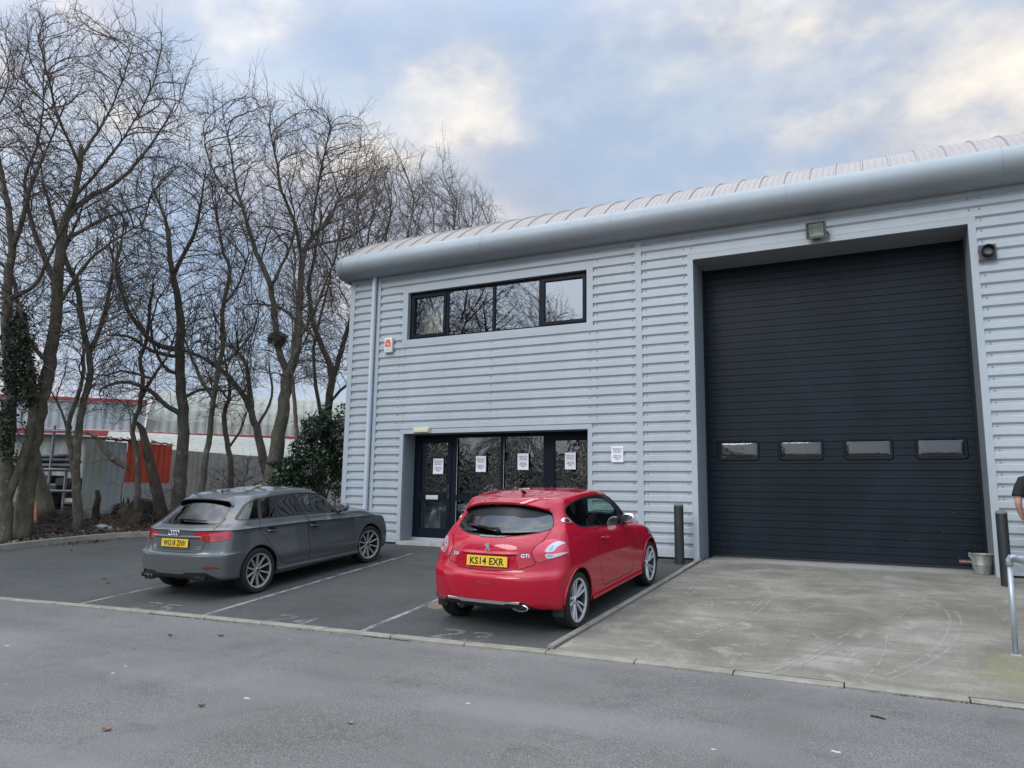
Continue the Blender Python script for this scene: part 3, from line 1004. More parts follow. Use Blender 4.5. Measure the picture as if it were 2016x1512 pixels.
g_ = MB(); g_.add([(x0 + .01, FY - .243, z1 - .04), (x1 - .01, FY - .243, z1 - .04), (x1 - .01, FY - .176, z0 + .01), (x0 + .01, FY - .176, z0 + .01)], [(0, 1, 2, 3)])
g_.build('lens', glass('floodlight lens', (.8, .82, .78), .12), fl, fix=False)
b = MB(); b.box(-.80, -.69, FY - .09, FY - .043, 5.80, 5.86); b.tube([(-.64, FY - .09, 5.83), (-.56, FY - .08, 5.80), (-.56, FY - .05, 5.88), (-.61, FY - .06, 5.95)], .008, 6); b.build('bracket', mat('bracket grey', (.12, .12, .12), .6), fl)

vt = thing('wall_vent', 'square dark vent outlet with round spigot right of the roller door', 'vent', (1.6, FY - .04, 5.12))
b = MB(); b.bbox(1.49, 1.712, FY - .075, FY - .036, 5.135, 5.378, .006)
b.build('plate', mat('grey plate', (.075, .075, .085), .6), vt)
b = MB(); b.lathe([(.062, FY - .077), (.085, FY - .077), (.085, FY - .19), (.078, FY - .20), (.072, FY - .19), (.062, FY - .10)], 28, 'y', (1.60, 0, 5.265)); b.build('spigot', mat('black spigot', (.016, .017, .02), .5), vt, 'auto')
b = MB(); b.lathe([(0, FY - .11), (.068, FY - .10)], 24, 'y', (1.60, 0, 5.265)); b.build('flap', mat('pale flap', (.20, .21, .21), .5), vt)

# notices: five printed sheets of paper, each a thing of its own
M_PAPER = mat('white paper', (.74, .75, .78), .7)
M_INK = mat('grey ink', (.30, .31, .34), .8)
NOTICE = ['PARKING FOR', 'UNIT ONLY', 'STAFF ONLY', '', 'PRIVATE &', 'PUBLIC CAR', 'PARK']
def notice(x0, x1, z0, z1, y, label, tilt=0.):
    o = thing('paper_notice', label, 'notice', ((x0 + x1) / 2, y, z0), group='printed paper notices on the front of the unit')
    nx_, nz_ = 6, 8; vs = []
    for s in (0, 1):
        for j in range(nz_ + 1):
            for i in range(nx_ + 1):
                u, w_ = i / nx_ - .5, j / nz_ - .5
                bow = .003 * math.sin(3 * w_ + x0) + .004 * u * u
                vs.append(((x0 + x1) / 2 + u * (x1 - x0) - tilt * w_, y - bow + s * .0015, (z0 + z1) / 2 + w_ * (z1 - z0) + tilt * u))
    k = (nx_ + 1) * (nz_ + 1)
    fs = [(s * k + j * (nx_ + 1) + i, s * k + j * (nx_ + 1) + i + 1, s * k + (j + 1) * (nx_ + 1) + i + 1, s * k + (j + 1) * (nx_ + 1) + i) for s in (0, 1) for j in range(nz_) for i in range(nx_)]
    mobj('sheet', vs, fs, M_PAPER, o)
    w_ = x1 - x0; h = z1 - z0
    tx = text_mesh('lettering', '\n'.join(NOTICE), w_ * .135, M_INK, o, .0004, .95, w_ * .003)
    tx.rotation_euler = (PI / 2, 0, 0); tx.location = (0, -.0065, h * .52)
GY = EY - .004
def gl_notice(px0, py0, px1, py1, label):
    a = at_y(px0, py0, EY); b_ = at_y(px1, py1, EY)
    notice(a[0], b_[0], b_[2], a[2], EY - .016, label)
gl_notice(854, 903, 873, 933, 'white notice on the left door leaf above the letter plate')
gl_notice(938, 898, 957, 929, 'white notice on the fixed pane beside the letter plate door')
gl_notice(1020, 893, 1041, 925, 'white notice on the glass pane beside the right hand door leaf')
gl_notice(1113, 891, 1134, 924, 'white notice on the right door leaf next to the cladding')
notice(-4.341, -4.113, 2.153, 2.44, FY - .048, 'white notice stuck on the ribbed cladding right of the entrance')

# things seen through the lower door glass
M_WHITE = mat('white enamel', (.72, .72, .70), .4)
cb = thing('white_cabinet', 'tall white cabinet standing inside behind the left door leaf', 'cabinet', (-8.75, 13.7, .5))
b = MB(); b.bbox(-8.95, -8.55, 13.5, 14.0, .50, 1.62, .01); o = b.build('body', M_WHITE, cb)
b = MB(); b.bbox(-8.93, -8.57, 13.475, 13.497, .55, 1.58, .006); o = b.build('door', M_WHITE, cb)
b = MB(); b.tube([(-8.60, 13.455, .95), (-8.60, 13.455, 1.25)], .008, 6); b.build('handle', M_SCREW, cb)
M_YEL = mat('yellow paint', (.60, .42, .05), .5)
sh = thing('shelving_rack', 'yellow shelving rack with white rolls inside behind the left door leaf', 'shelving', (-7.6, 14.2, .5))
for z in (.62, 1.0, 1.38): 
    b = MB(); b.box(-8.5, -5.6, 14.1, 14.6, z, z + .05); b.build('shelf', M_YEL, sh)
for x in (-8.5, -7.05, -5.64):
    for y in (14.06, 14.6):
        b = MB(); b.box(x, x + .04, y, y + .038, .5, 1.8); b.build('upright', M_FRAME, sh)
for k in range(9):
    b = MB(); b.lathe([(.03, 0), (.085, 0), (.085, .3), (.03, .3)], 14, 'y', (-8.35 + k * .2, 14.15, 1.135)); o = b.build('paper_roll', M_WHITE, None, 'auto')
    tag(o, 'white roll lying on the yellow shelving inside the entrance', 'roll', 'white rolls on the inside shelving')
# ================================================================ trees
def bark(name, c0, c1, green):
    m = mat(name, c0, .9, spec=.2)
    t = NT(m)
    v = t.coord((1, 1, .35))
    a = t.noise(v, 9, 8, .7)
    li = t.noise(t.coord((1, 1, .7)), 4.5, 6, .7)
    b_ = t.noise(t.coord((1, 1, .8)), 1.3, 4, .6)
    c = t.ramp(a, [(.3, c0), (.7, c1)])
    c = t.mix(t.ramp(b_, [(.45, 0.), (.7, .65)]), c, green)
    c = t.mix(t.ramp(li, [(.56, 0.), (.64, .55)]), c, tuple(min(1, x * 1.9) for x in c1))
    c = t.mix(t.ramp(li, [(.36, .6), (.44, 0.)]), c, tuple(x * .5 for x in c0))
    t.base(c)
    t.bump(a, .9, .04)
    return m
M_BARK = bark('beech bark', (.095, .082, .064), (.215, .188, .148), (.140, .138, .080))
M_TWIG = mottled('twig bark', (.070, .056, .050), (.130, .106, .094), 3, .85, spec=.2)

def poly_sample(poly, n, rng):
    P = np.asarray(poly, float)
    lo, hi = P.min(0), P.max(0)
    outp = []
    got = 0
    while got < n:
        q = lo + rng.random((n * 2, 2)) * (hi - lo)
        ins = np.zeros(len(q), bool)
        j = len(P) - 1
        for i in range(len(P)):
            xi, yi = P[i]; xj, yj = P[j]
            c = ((yi > q[:, 1]) != (yj > q[:, 1])) & (q[:, 0] < (xj - xi) * (q[:, 1] - yi) / (yj - yi + 1e-12) + xi)
            ins ^= c
            j = i
        outp.append(q[ins]); got += ins.sum()
    return np.concatenate(outp)[:n]

def poly_area(P):
    P = np.asarray(P, float); Q = np.roll(P, -1, 0)
    return abs((P[:, 0] * Q[:, 1] - Q[:, 0] * P[:, 1]).sum()) / 2

class Tree:
    def __init__(s):
        s.pos = []; s.par = []; s.rmin = []

    def poly(s, pts, rads, start=None, step=.22, wob=.03, rng=None):
        """add a traced limb; start = parent node index or None"""
        pts = np.asarray(pts, float); rads = np.asarray(rads, float)
        # smooth by Catmull-Rom sampling
        d = np.r_[0, np.cumsum(np.linalg.norm(np.diff(pts, axis=0), axis=1))]
        nn = max(2, int(d[-1] / step) + 1)
        idx = []
        m = len(pts)
        tang = np.zeros_like(pts)
        for i in range(m):
            a, b_ = max(0, i - 1), min(m - 1, i + 1)
            tang[i] = (pts[b_] - pts[a]) / (d[b_] - d[a] + 1e-9)
        for u in np.linspace(0, d[-1], nn):
            i = min(np.searchsorted(d, u, 'right') - 1, m - 2)
            h = d[i + 1] - d[i]; x = (u - d[i]) / h
            p = (2 * x**3 - 3 * x**2 + 1) * pts[i] + (x**3 - 2 * x**2 + x) * h * tang[i] + (-2 * x**3 + 3 * x**2) * pts[i + 1] + (x**3 - x**2) * h * tang[i + 1]
            r_ = rads[i] * (1 - x) + rads[i + 1] * x
            if rng is not None and 0 < u < d[-1]: p = p + rng.normal(0, 1, 3) * min(wob, r_ * .09 + .004)
            if u == 0 and start is not None:
                idx.append(start); continue
            par = idx[-1] if idx else (start if start is not None else -1)
            s.pos.append(p); s.par.append(par); s.rmin.append(r_); idx.append(len(s.pos) - 1)
        return idx

    def nearest(s, p, among=None):
        A = np.array(s.pos)
        return int(np.argmin(np.linalg.norm(A - np.asarray(p), axis=1)))

    def colonize(s, att, D=.20, di=1.5, dk=.20, trop=(0, 0, .42), iters=140, rng=None, skip=0.):
        att = np.asarray(att, float)
        pos = list(s.pos); par = list(s.par)
        P = np.array(pos)
        # nearest node for every attractor
        nd = np.full(len(att), 1e9); ni = np.zeros(len(att), int)
        def upd(start):
            Q = np.array(pos[start:])
            for c in range(0, len(Q), 400):
                q = Q[c:c + 400]
                dd = np.linalg.norm(att[:, None, :] - q[None], axis=2)
                k = dd.argmin(1); m = dd[np.arange(len(att)), k]
                b_ = m < nd
                nd[b_] = m[b_]; ni[b_] = k[b_] + start + c
        ok = np.array([i for i in range(len(pos)) if s.rmin[i] < 1e9])
        upd(0)
        cnt = {}
        trop = np.asarray(trop)
        for it in range(iters):
            act = nd < di * (1.0 + (2.5 if it < 25 else 0))
            if not act.any(): break
            ids = ni[act]
            v = att[act] - np.array(pos)[ids]
            v /= np.linalg.norm(v, axis=1)[:, None] + 1e-9
            un, inv = np.unique(ids, return_inverse=True)
            acc = np.zeros((len(un), 3)); np.add.at(acc, inv, v)
            acc /= np.linalg.norm(acc, axis=1)[:, None] + 1e-9
            pp_ = np.array([par[u] if par[u] >= 0 else u for u in un]); Pn = np.array(pos); dv = Pn[un] - Pn[pp_]
            dv /= np.linalg.norm(dv, axis=1)[:, None] + 1e-9
            acc += dv * .75 + trop + rng.normal(0, .13, acc.shape)
            acc /= np.linalg.norm(acc, axis=1)[:, None] + 1e-9
            st = len(pos); added = False
            for k, u in enumerate(un):
                c = cnt.get(u, 0)
                if c >= 3: continue
                cnt[u] = c + 1
                pos.append(np.asarray(pos[u]) + acc[k] * D * rng.uniform(.8, 1.2)); par.append(int(u)); added = True
            if not added: break
            upd(st)
            keep = nd > dk
            # attractors whose node is saturated are dropped
            keep &= np.array([cnt.get(i, 0) < 3 for i in ni])
            att = att[keep]; nd = nd[keep]; ni = ni[keep]
            if len(att) == 0: break
        s.rmin += [0.] * (len(pos) - len(s.pos))
        s.pos = pos; s.par = par

    def twigs(s, rng, prob=.9, L=(.18, .5), up=.5, rmax=.02):
        """fine side shoots on the thin wood"""
        rad = s.radii()
        pos = np.array(s.pos); par = np.array(s.par)
        cand = np.where((rad < rmax) & (par >= 0))[0]
        haschild = np.zeros(len(pos), bool); haschild[par[par >= 0]] = True
        newp = []; newpar = []
        base = len(pos)
        for i in cand:
            tips = not haschild[i]
            k = (3 if tips else 1 + (rng.random() < .35)) if rng.random() < prob else 0
            d0 = pos[i] - pos[par[i]]
            d0 = d0 / (np.linalg.norm(d0) + 1e-9)
            for q in range(k):
                d = d0 * (.9 if tips else .6) + rng.normal(0, .40, 3) + np.array([0, 0, up * .5])
                d /= np.linalg.norm(d)
                l = rng.uniform(*L) * (1.2 if tips else 1)
                p = pos[i]; pr_ = i
                ns = 3
                for _ in range(ns):
                    d = d + rng.normal(0, .10, 3) + np.array([0, 0, up * .22]); d /= np.linalg.norm(d)
                    p = p + d * l / ns
                    newp.append(p); newpar.append(pr_); pr_ = base + len(newp) - 1
        s.pos += newp; s.par += newpar; s.rmin += [0.] * len(newp)

    def radii(s, tip=.0027, e=2.25):
        n = len(s.pos); par = np.array(s.par)
        acc = np.zeros(n); nchild = np.zeros(n, int)
        r_ = np.zeros(n)
        # parents always precede children
        for i in range(n - 1, -1, -1):
            v = acc[i] ** (1 / e) if acc[i] > 0 else tip
            if s.rmin[i] > 0: v = s.rmin[i]
            r_[i] = v
            if par[i] >= 0: acc[par[i]] += v ** e
        for i in range(n):
            if par[i] >= 0 and r_[i] > r_[par[i]] * .98: r_[i] = r_[par[i]] * .98
        return r_

    def build(s, root, thick=.028, trunk_name='trunk', crown_name='crown', mt=None, mc=None):
        pos = np.array(s.pos); par = np.array(s.par); rad = s.radii()
        n = len(pos)
        # main child = thickest
        main = np.full(n, -1); best = np.zeros(n)
        for i in range(n):
            p = par[i]
            if p >= 0 and rad[i] > best[p]: best[p] = rad[i]; main[p] = i
        ismain = np.zeros(n, bool); ismain[main[main >= 0]] = True
        # thick chains as smooth tubes
        V = []; F = []; off = 0
        for i in range(n):
            if par[i] >= 0 and ismain[i]: continue
            if par[i] < 0: ch = [i]
            else: ch = [par[i], i]
            rr_ = [rad[i] if par[i] >= 0 else rad[i]]
            if par[i] >= 0: rr_.append(rad[i])
            c = i
            while main[c] >= 0:
                c = main[c]; ch.append(c); rr_.append(rad[c])
            rr_ = np.array(rr_)
            k = int((rr_ > thick).sum())
            if k < 2: continue
            k = min(len(ch), k + 1)
            P = pos[ch[:k]]; q = rr_[:k]
            nn = 14 if q[0] > .1 else 9 if q[0] > .05 else 7
            v, f = tube_arrays(P, q, nn, True)
            V.append(np.array(v)); F += [tuple(a + off for a in fc) for fc in f]; off += len(v)
        if V:
            o = mobj(trunk_name, np.concatenate(V), F, mt or M_BARK, root, True)
        # thin wood: prisms per segment, joined rings
        thin = np.where((par >= 0) & (rad <= thick))[0]
        if len(thin):
            a = pos[par[thin]]; b_ = pos[thin]; ra = np.where(ismain[thin], np.minimum(rad[par[thin]], thick), rad[thin] * 1.0); rb = rad[thin]
            t_ = b_ - a; t_ /= np.linalg.norm(t_, axis=1)[:, None] + 1e-9
            # tangent at the end = mean with the main child for continuity
            te = t_.copy()
            mp_ = {j: k for k, j in enumerate(thin)}
            for k, j in enumerate(thin):
                mc_ = main[j]
                if mc_ >= 0 and mc_ in mp_: te[k] = t_[k] + t_[mp_[mc_]]
            te /= np.linalg.norm(te, axis=1)[:, None] + 1e-9
            ts = t_.copy()
            for k, j in enumerate(thin):
                if ismain[j] and par[j] in mp_: ts[k] = te[mp_[par[j]]]
            ns = 4
            def ring(c, tg, r_):
                u = np.cross(tg, np.array([.93, .21, .29])); u /= np.linalg.norm(u, axis=1)[:, None] + 1e-9
                w_ = np.cross(tg, u)
                A = np.arange(ns) * 2 * PI / ns
                return c[:, None] + r_[:, None, None] * (np.cos(A)[None, :, None] * u[:, None] + np.sin(A)[None, :, None] * w_[:, None])
            VA = np.concatenate([ring(a, ts, ra), ring(b_, te, rb)], 1).reshape(-1, 3)
            base = np.arange(len(thin))[:, None, None] * ns * 2
            kk = np.arange(ns)
            q = np.stack([kk, (kk + 1) % ns, (kk + 1) % ns + ns, kk + ns], -1)[None]
            FA = (base + q).reshape(-1, 4)
            mobj(crown_name, VA, FA, mc or M_TWIG, root, True)
        return rad

LEAF_M = mottled('dead beech leaf', (.10, .05, .022), (.20, .11, .05), 8, .8)
def px_tree(label, depth, trunk, limbs, crowns, seed, group='bare trees on the planted bank', density=64., thickness=3.0, twig=.9, base_z=None, name='bare_tree', leaves=0, D=.17):
    """trunk / limbs: (px, py, width px) in the photograph, crowns: outlines in the photograph; each gets real depth and thickness"""
    rng = np.random.default_rng(seed)
    ppm = FPX / depth
    T = Tree()
    def P(seq, d0, d1):
        m = len(seq)
        return np.array([at_depth(x, y, d0 + (d1 - d0) * i / max(1, m - 1)) for i, (x, y, w_) in enumerate(seq)]), np.array([w_ * (.61 if w_ > 16 else .70) / ppm / 2 for _, _, w_ in seq])
    pts, rd = P(trunk, depth, depth + rng.uniform(-.3, .5))
    bz = bank_h(pts[0][0], pts[0][1]) if base_z is None else base_z
    # sink the foot to the ground, with a flare
    foot = pts[0].copy(); foot[2] = min(bz - .15, pts[0][2])
    if pts[0][2] - foot[2] > .05:
        pts = np.vstack([foot, pts]); rd = np.r_[rd[0] * 1.25, rd]
    else:
        rd[0] *= 1.2
    T.poly(pts, rd, rng=rng)
    for lb in limbs:
        p0 = at_depth(lb[0][0], lb[0][1], depth)
        nn = T.nearest(p0)
        dd = float((np.array(T.pos[nn]) - [0, 0, CZ]) @ CAMR[:, 2])
        lp, lr = P(lb, dd, dd + rng.uniform(-1.3, 1.3))
        lp[0] = T.pos[nn]
        lr[0] = min(lr[0], T.rmin[nn] * .9)
        T.poly(lp, lr, start=nn, rng=rng)
    for cr_ in crowns:
        poly, dens = (cr_ if isinstance(cr_, tuple) and len(cr_) == 2 and hasattr(cr_[0], '__len__') and hasattr(cr_[0][0], '__len__') else (cr_, 1.))
        area = poly_area(poly) / ppm ** 2
        n = int(area * thickness * density * dens)
        q = poly_sample(poly, n, rng)
        up_ = rng.exponential(16, n) * (rng.random(n) < .5); q[:, 1] -= up_; q[:, 0] += rng.normal(0, 7, n)
        dz = np.clip(rng.normal(0, .45, n), -1, 1) * thickness / 2 * 1.1
        A = np.array([at_depth(x, y, depth + z) for (x, y), z in zip(q, dz)])
        T.colonize(A, D=D, rng=rng)
    T.twigs(rng, twig)
    root = thing(name, label, 'tree', (float(pts[0][0]), float(pts[0][1]), bz), group=group)
    rad = T.build(root)
    if leaves:
        pos = np.array(T.pos); low = np.where((rad < .006) & (pos[:, 2] < 7.5))[0]
        if len(low):
            ch = rng.choice(low, min(leaves, len(low)), replace=False)
            b = MB()
            for i in ch:
                p = pos[i] + rng.normal(0, .02, 3); u = rng.normal(0, 1, 3); u /= np.linalg.norm(u); w_ = np.cross(u, rng.normal(0, 1, 3)); w_ /= np.linalg.norm(w_)
                s_ = rng.uniform(.018, .035)
                b.add([p - u * s_, p + w_ * s_ * .55, p + u * s_, p - w_ * s_ * .55], [(0, 1, 2, 3)])
            mobj('dead_leaves', b.v, b.f, LEAF_M, root)
    return root, T

TREES = []
def addtree(*a, **k): TREES.append(px_tree(*a, **k))

addtree('thick dark ivy wrapped tree cut by the left edge of the photo', 16.3,
        [(6, 1018, 50), (12, 900, 42), (22, 780, 38), (14, 650, 34), (16, 560, 28), (24, 480, 22), (14, 400, 18), (-6, 300, 12), (-20, 230, 8)],
        [[(40, 1000, 30), (52, 880, 26), (66, 790, 22), (58, 700, 16), (40, 640, 12), (30, 560, 10)], [(20, 500, 16), (45, 430, 13), (60, 370, 10), (90, 300, 7), (130, 200, 5)], [(15, 600, 14), (70, 560, 10), (100, 500, 8), (130, 440, 5)]],
        [[(-160, 40), (20, 60), (60, 200), (110, 330), (80, 480), (60, 620), (-160, 640)], ([(-60, 620), (90, 600), (110, 760), (60, 880), (-40, 880)], .4)], 1, leaves=150)
addtree('tall leaning pale barked tree with a broad spreading crown near the left edge', 16.8,
        [(42, 1036, 56), (58, 930, 48), (75, 820, 45), (90, 740, 43), (108, 650, 37), (113, 560, 33), (122, 480, 28), (130, 430, 24), (148, 385, 17), (157, 330, 15), (160, 290, 12)],
        [[(130, 430, 20), (165, 395, 15), (225, 362, 11), (270, 320, 9), (320, 250, 6), (345, 205, 4)], [(110, 560, 20), (85, 500, 14), (60, 430, 12), (50, 350, 9), (75, 280, 7), (85, 200, 5)],
         [(122, 480, 14), (160, 455, 10), (205, 430, 8), (250, 415, 6), (290, 400, 4)], [(157, 330, 11), (138, 280, 8), (110, 220, 7), (95, 150, 5), (75, 80, 4)], [(158, 310, 11), (185, 270, 8), (220, 210, 6), (250, 130, 5), (262, 90, 3)],
         [(95, 720, 14), (72, 690, 12), (48, 650, 9), (38, 600, 7)], [(113, 600, 12), (150, 545, 10), (190, 500, 8), (230, 470, 6), (280, 440, 4)], [(145, 390, 10), (200, 330, 8), (250, 260, 6), (300, 170, 4), (318, 90, 3)]],
        [[(40, 50), (60, 18), (110, 60), (150, 30), (200, 90), (240, 55), (290, 110), (322, 72), (338, 150), (368, 140), (358, 220), (388, 215), (372, 300), (380, 330), (310, 420), (200, 440), (110, 400), (40, 420), (10, 260)],
         ([(20, 420), (330, 420), (310, 560), (230, 680), (130, 700), (20, 640)], .45)], 2, leaves=250)
addtree('slender forked tree in front of the grey sheet fence, left of the red patch', 17.6,
        [(155, 1030, 30), (150, 940, 24), (152, 860, 22), (165, 790, 24), (178, 730, 25), (172, 680, 21), (160, 620, 18), (150, 560, 16), (125, 500, 14), (108, 440, 10), (90, 380, 8), (80, 320, 5)],
        [[(174, 695, 14), (195, 650, 12), (212, 590, 10), (222, 540, 8), (235, 500, 7), (245, 440, 5)], [(152, 1000, 16), (140, 900, 15), (134, 840, 14), (150, 790, 12), (163, 740, 9), (165, 690, 7)], [(134, 840, 8), (118, 800, 6), (100, 770, 5)], [(125, 500, 9), (150, 440, 7), (170, 380, 5)]],
        [([(60, 330), (170, 340), (260, 430), (310, 560), (260, 700), (200, 780), (120, 760), (70, 640), (60, 480)], .5), ([(90, 700), (240, 720), (220, 830), (110, 830)], .3)], 3, leaves=250)
addtree('thin crooked tree standing before the red painted patch of fence', 18.6,
        [(268, 1014, 20), (272, 940, 17), (268, 880, 17), (261, 845, 15), (275, 800, 15), (282, 740, 13), (275, 710, 12), (288, 670, 11), (296, 600, 9), (302, 560, 6)],
        [[(275, 790, 10), (300, 745, 9), (330, 700, 6), (345, 660, 4)], [(282, 740, 8), (240, 730, 7), (205, 740, 5), (180, 735, 3)], [(290, 650, 6), (262, 610, 5), (240, 560, 4)]],
        [([(200, 540), (330, 530), (345, 700), (320, 820), (240, 850), (190, 760)], .4)], 4, leaves=150, thickness=2.6)
addtree('stout straight trunked tree with twisting limbs behind the grey car', 19.0,
        [(350, 1000, 44), (357, 920, 38), (362, 860, 36), (360, 800, 34), (355, 740, 33), (352, 690, 32), (356, 640, 27), (350, 580, 21), (338, 530, 17), (332, 470, 13), (325, 430, 9), (300, 370, 6)],
        [[(343, 540, 12), (365, 495, 12), (385, 450, 9), (396, 390, 6), (405, 340, 4)], [(350, 690, 16), (312, 680, 14), (270, 640, 12), (242, 585, 10), (230, 540, 7), (215, 480, 5)], [(350, 705, 12), (300, 692, 10), (252, 662, 8), (212, 660, 5)],
         [(356, 820, 16), (325, 795, 13), (290, 765, 12), (240, 752, 9), (200, 765, 5)], [(355, 745, 12), (330, 728, 10), (305, 690, 8), (298, 640, 6), (310, 590, 4)], [(360, 790, 10), (400, 765, 8), (440, 770, 6), (480, 760, 4)]],
        [([(210, 420), (300, 320), (400, 320), (440, 420), (450, 560), (420, 680), (300, 700), (220, 640), (190, 520)], .55), ([(190, 690), (440, 700), (430, 810), (200, 820)], .35)], 5, leaves=250)
addtree('slim grey tree curving upward between the straight trunk and the forked one', 18.3,
        [(395, 985, 22), (402, 920, 20), (412, 860, 18), (418, 800, 18), (430, 730, 15), (440, 670, 14), (438, 620, 14), (446, 570, 12), (453, 530, 10), (440, 495, 8), (432, 450, 6), (425, 400, 4)],
        [[(420, 790, 10), (397, 750, 10), (380, 710, 8), (360, 660, 5)], [(441, 600, 7), (470, 560, 6), (490, 500, 4)], [(432, 720, 8), (470, 690, 7), (500, 650, 5), (510, 600, 3)]],
        [([(370, 360), (440, 340), (500, 420), (505, 600), (480, 700), (390, 700), (380, 520)], .5), ([(360, 690), (500, 690), (500, 820), (400, 830)], .3)], 6, leaves=200)
addtree('short stubby trunk with a broken top in front of the pale shed', 19.5,
        [(452, 985, 19), (456, 920, 18), (447, 865, 17), (441, 815, 13), (452, 775, 10), (446, 730, 7), (440, 690, 4)],
        [[(450, 880, 8), (475, 845, 6), (490, 800, 4)], [(446, 780, 6), (420, 750, 5), (400, 740, 3)]],
        [([(400, 660), (500, 660), (505, 800), (470, 850), (410, 830)], .4)], 7, leaves=120, thickness=2.4)
addtree('leaning trunk arching left beside the fork with the nest', 19.2,
        [(528, 965, 30), (516, 890, 27), (503, 835, 23), (486, 790, 18), (452, 745, 14), (410, 710, 11), (366, 692, 7), (330, 690, 4)],
        [[(500, 815, 14), (491, 760, 13), (485, 720, 11), (466, 690, 8), (440, 678, 5)], [(505, 840, 9), (535, 780, 7), (530, 720, 5)]],
        [([(360, 590), (520, 600), (530, 740), (480, 800), (380, 780)], .45)], 8, leaves=120)
addtree('big pale tree forking low down with a birds nest in the fork', 18.4,
        [(524, 985, 64), (540, 910, 50), (553, 840, 42), (561, 780, 37), (567, 738, 36), (585, 690, 25), (590, 620, 21), (592, 540, 20), (597, 500, 17), (614, 468, 13), (650, 430, 9), (668, 385, 6)],
        [[(567, 738, 26), (549, 690, 21), (541, 630, 19), (534, 570, 18), (524, 540, 16), (505, 500, 13), (490, 450, 11), (478, 410, 9), (462, 350, 7), (455, 300, 5), (440, 230, 3)],
         [(594, 505, 12), (580, 440, 10), (556, 380, 8), (545, 320, 6), (530, 250, 4)], [(534, 565, 10), (556, 520, 8), (576, 470, 7), (580, 420, 5)], [(590, 640, 10), (560, 610, 8), (520, 598, 6), (480, 600, 4)],
         [(600, 490, 9), (630, 480, 7), (680, 470, 6), (730, 440, 4)], [(478, 410, 6), (440, 370, 5), (410, 310, 4), (400, 250, 3)], [(588, 660, 10), (620, 610, 9), (640, 560, 7), (660, 510, 5)], [(614, 468, 8), (620, 400, 6), (635, 320, 5), (650, 250, 3)]],
        [[(390, 240), (415, 190), (445, 240), (480, 205), (525, 195), (560, 240), (600, 225), (640, 225), (665, 280), (715, 245), (735, 330), (760, 340), (750, 430), (690, 480), (560, 500), (440, 470), (400, 380)],
         ([(420, 470), (700, 470), (670, 600), (560, 640), (460, 610)], .5), ([(470, 620), (690, 600), (690, 760), (480, 760)], .3)], 9, leaves=200, thickness=3.4)
addtree('grey forked tree half hidden behind the left corner of the metal unit', 20.2,
        [(636, 900, 30), (645, 830, 26), (649, 780, 25), (655, 740, 24), (643, 700, 19), (625, 660, 15), (612, 610, 13), (608, 560, 10), (620, 500, 7), (630, 440, 5)],
        [[(655, 740, 16), (672, 690, 15), (688, 640, 12), (700, 590, 9), (715, 520, 6)], [(628, 670, 9), (600, 640, 8), (580, 590, 6)], [(648, 790, 9), (680, 760, 8), (710, 740, 5)], [(626, 850, 12), (622, 760, 11), (618, 680, 9), (640, 590, 7), (655, 520, 4)]],
        [([(590, 400), (700, 330), (770, 350), (790, 480), (700, 560), (600, 560)], .8), ([(570, 560), (720, 560), (720, 760), (590, 780)], .35)], 10, leaves=150)
# further trees beyond the unit, seen over its roof
addtree('distant bare tree rising directly over the left end of the curved roof', 27,
        [(760, 960, 22), (762, 700, 18), (765, 560, 14), (758, 480, 10), (770, 420, 6)], [[(763, 560, 8), (800, 470, 6), (815, 400, 4)], [(762, 600, 8), (720, 500, 6), (700, 420, 4)]],
        [([(680, 400), (740, 320), (790, 300), (805, 350), (850, 370), (830, 520), (690, 540)], .5)], 11, thickness=4, base_z=.7, group='bare trees beyond the unit')
addtree('distant bare tree in the middle of the row above the roof', 31,
        [(860, 960, 20), (858, 700, 16), (862, 560, 12), (856, 470, 7)], [[(860, 560, 7), (890, 460, 5), (900, 400, 3)], [(860, 580, 7), (820, 480, 5)]],
        [([(790, 420), (845, 350), (885, 340), (905, 395), (925, 480), (800, 520)], .5)], 12, thickness=4, base_z=.7, group='bare trees beyond the unit')
addtree('rightmost and lowest of the distant bare trees above the roof', 34,
        [(935, 960, 18), (932, 700, 14), (936, 560, 10), (930, 470, 6)], [[(935, 560, 6), (965, 470, 4)], [(935, 570, 6), (905, 480, 4)]],
        [([(860, 440), (905, 390), (948, 385), (975, 430), (990, 450), (960, 520), (870, 520)], .5)], 13, thickness=4, base_z=.7, group='bare trees beyond the unit')
addtree('distant slender tree seen between the forked trees and the corner of the unit', 26,
        [(590, 940, 14), (580, 800, 12), (575, 700, 10), (585, 600, 7), (575, 520, 4)], [[(577, 720, 6), (610, 650, 4)]],
        [([(530, 500), (640, 480), (670, 620), (650, 760), (540, 760)], .5)], 14, thickness=3.5, base_z=.7, group='bare trees beyond the unit')

# nest in the fork
nest = thing('bird_nest', 'dark twiggy birds nest lodged in the forked tree', 'nest', tuple(at_depth(546, 668, 18.35)))
b = MB(); rn = random.Random(5); c0 = at_depth(546, 668, 18.3)
for k in range(260):
    a = rn.uniform(0, 2 * PI); h = rn.gauss(0, .09); r_ = rn.uniform(.05, .24)
    p = c0 + np.array([r_ * math.cos(a), r_ * math.sin(a), h]); d = np.array([-math.sin(a), math.cos(a), rn.gauss(0, .4)]) * rn.uniform(.08, .2)
    b.tube([p - d, p + d * .1 + np.array([0, 0, .01]), p + d], .006, 3, False)
b.build('sticks', M_TWIG, nest)

